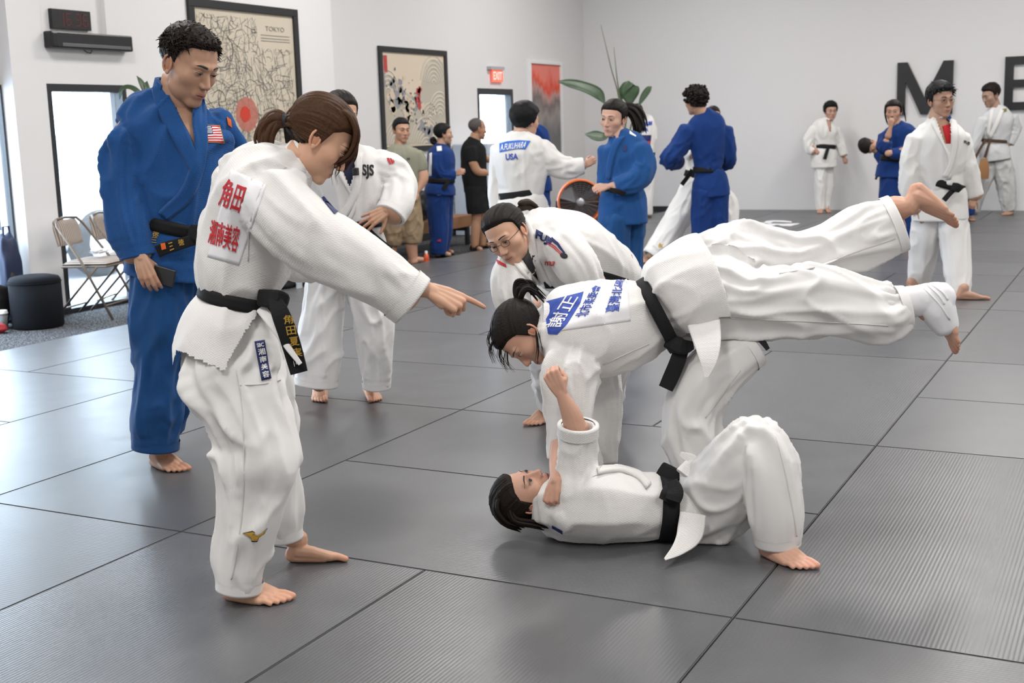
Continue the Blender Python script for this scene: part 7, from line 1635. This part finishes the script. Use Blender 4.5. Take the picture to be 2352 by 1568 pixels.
p.hand((1122, 398), (1136, 398), (0, .3, .9), dw=-.05, dk=-.06, thumb=-1, curls=(.4, .4, .4, .4), size=.085, forearm=[(1086, 372, 11, -.16), (1096, 392, 11, -.14), (1112, 396, 9, -.08)])
p.skin_tube([(1112, 362, 10, .1), (1124, 366, 8, .1), (1138, 368, 7, .1)])
p.wear('t_shirt', [p.T([(1086, 318, 13, 0, 1.2), (1086, 330, 24), (1087, 348, 29), (1089, 390, 29), (1092, 425, 27), (1093, 442, 27)], 1.1, n=24, power=2.2, hollow=.06), p.T([(1082, 342, 15, -.13), (1084, 358, 14, -.15), (1086, 372, 13, -.16)], .9, n=14, hollow=.04), p.T([(1094, 342, 14, .12), (1104, 356, 13, .12)], .9, n=14)], M_TEE, amp=.012)
p.wear('shorts', [p.T([(1092, 432, 25, -.04), (1094, 465, 24, -.06), (1096, 490, 23, -.06)], .95, n=16, hollow=.05), p.T([(1096, 432, 24, .08), (1102, 465, 22, .08), (1106, 488, 20, .08)], .95, n=16, hollow=.05)], M_TEE, amp=.012)
p.skin_tube([(1096, 470, 13, -.06), (1094, 500, 11, -.06), (1092, 530, 11, -.06), (1091, 566, 8, -.06)]); p.skin_tube([(1106, 470, 12, .08), (1107, 500, 11, .08), (1108, 530, 11, .08), (1108, 562, 8, .08)])
sandals(p, [(1082, 574, 1106, 580), (1102, 566, 1124, 570)]); p.build()
p.hair_cap(top=.0012, side=.0016, back=.002, noise=.0004, name='hair', zshift=-.002, line=([-.12, -.05, -.004, .012, .02, .11], [-.06, -.05, -.012, -.01, .3, .3]))
# -- glimpses between the others
p = Person('person in blue judo gi half hidden behind the young man reaching out', (1236, 546), skin=(.45, .27, .18), detail=0)
p.head(1216, 262, 36, yaw=170); p.neck(1224, 294, 10, 0)
j, t, b = outfit(p, [(1224, 290, 11, 0, .9), (1228, 300, 24), (1232, 318, 30), (1234, 360, 27), (1236, 390, 25), (1236, 405, 25)], [[(1204, 318, 13), (1202, 350, 12), (1204, 385, 10)], [(1252, 316, 12), (1252, 350, 11), (1246, 385, 10)]],
    [[(1226, 430, 18), (1224, 480, 16), (1224, 538, 13)], [(1246, 430, 17), (1248, 480, 15), (1250, 536, 12)]], M_GIN, M_GIN, [(1236, 396, 27), (1236, 406, 27)], [(1236, 402, 25), (1237, 415, 29), (1238, 440, 31)])
p.foot((1222, 545), (1224, 540), -1, leg=[(1224, 528, 7, None)], size=.24); p.foot((1250, 544), (1253, 540), 1, leg=[(1250, 528, 7, None)], size=.24); p.build(); p.hair_cap(name='hair')
p = Person('person in white judo gi with USA on the back behind the ponytail woman', (1485, 500), skin=(.50, .30, .2), hair=(.016, .010, .008), male=False, detail=0)
p.head(1463, 258, 34, yaw=170); p.neck(1474, 278, 9, 0)
j, t, b = outfit(p, [(1476, 268, 10, 0, .9), (1480, 276, 19), (1482, 290, 23), (1482, 330, 22), (1483, 352, 20), (1484, 362, 20)], [[(1462, 292, 11), (1458, 320, 10), (1456, 345, 9)], [(1500, 292, 9), (1500, 320, 8), (1490, 345, 8, -.05)]],
    [[(1478, 390, 16), (1476, 440, 15), (1476, 494, 12)], [(1492, 390, 14), (1490, 440, 13), (1489, 494, 10)]], M_GIW, M_GIW2, [(1484, 350, 21), (1484, 357, 21)], [(1484, 358, 19), (1485, 370, 22), (1486, 388, 24)])
shape('name_patch', [j], [[(0, .1), (1, 0), (1, .9), (0, 1)]], [(1470, 281), (1498, 278), (1497, 288), (1470, 291)], M_BLUEP, j, .006); lettering('USA', [j], [(1472, 294), (1489, 293), (1489, 302), (1472, 303)], M_BLUEP, j, .006, .03)
shape('back_flag', [j], [[(0, 0), (1, 0), (1, 1), (0, 1)]], [(1474, 310), (1496, 310), (1495, 324), (1474, 325)], M_NAVY, j, .006); shape('back_stripe', [j], [[(0, 0), (1, 0), (1, 1), (0, 1)]], [(1474, 325), (1495, 324), (1494, 333), (1475, 334)], M_RED, j, .006)
p.foot((1476, 500), (1476, 496), -1, leg=[(1476, 486, 6, None)], size=.23); p.foot((1489, 500), (1492, 496), 1, leg=[(1489, 486, 6, None)], size=.23); p.build()
p.hair_cap(top=.016, side=.014, back=.02, noise=.004, name='hair')
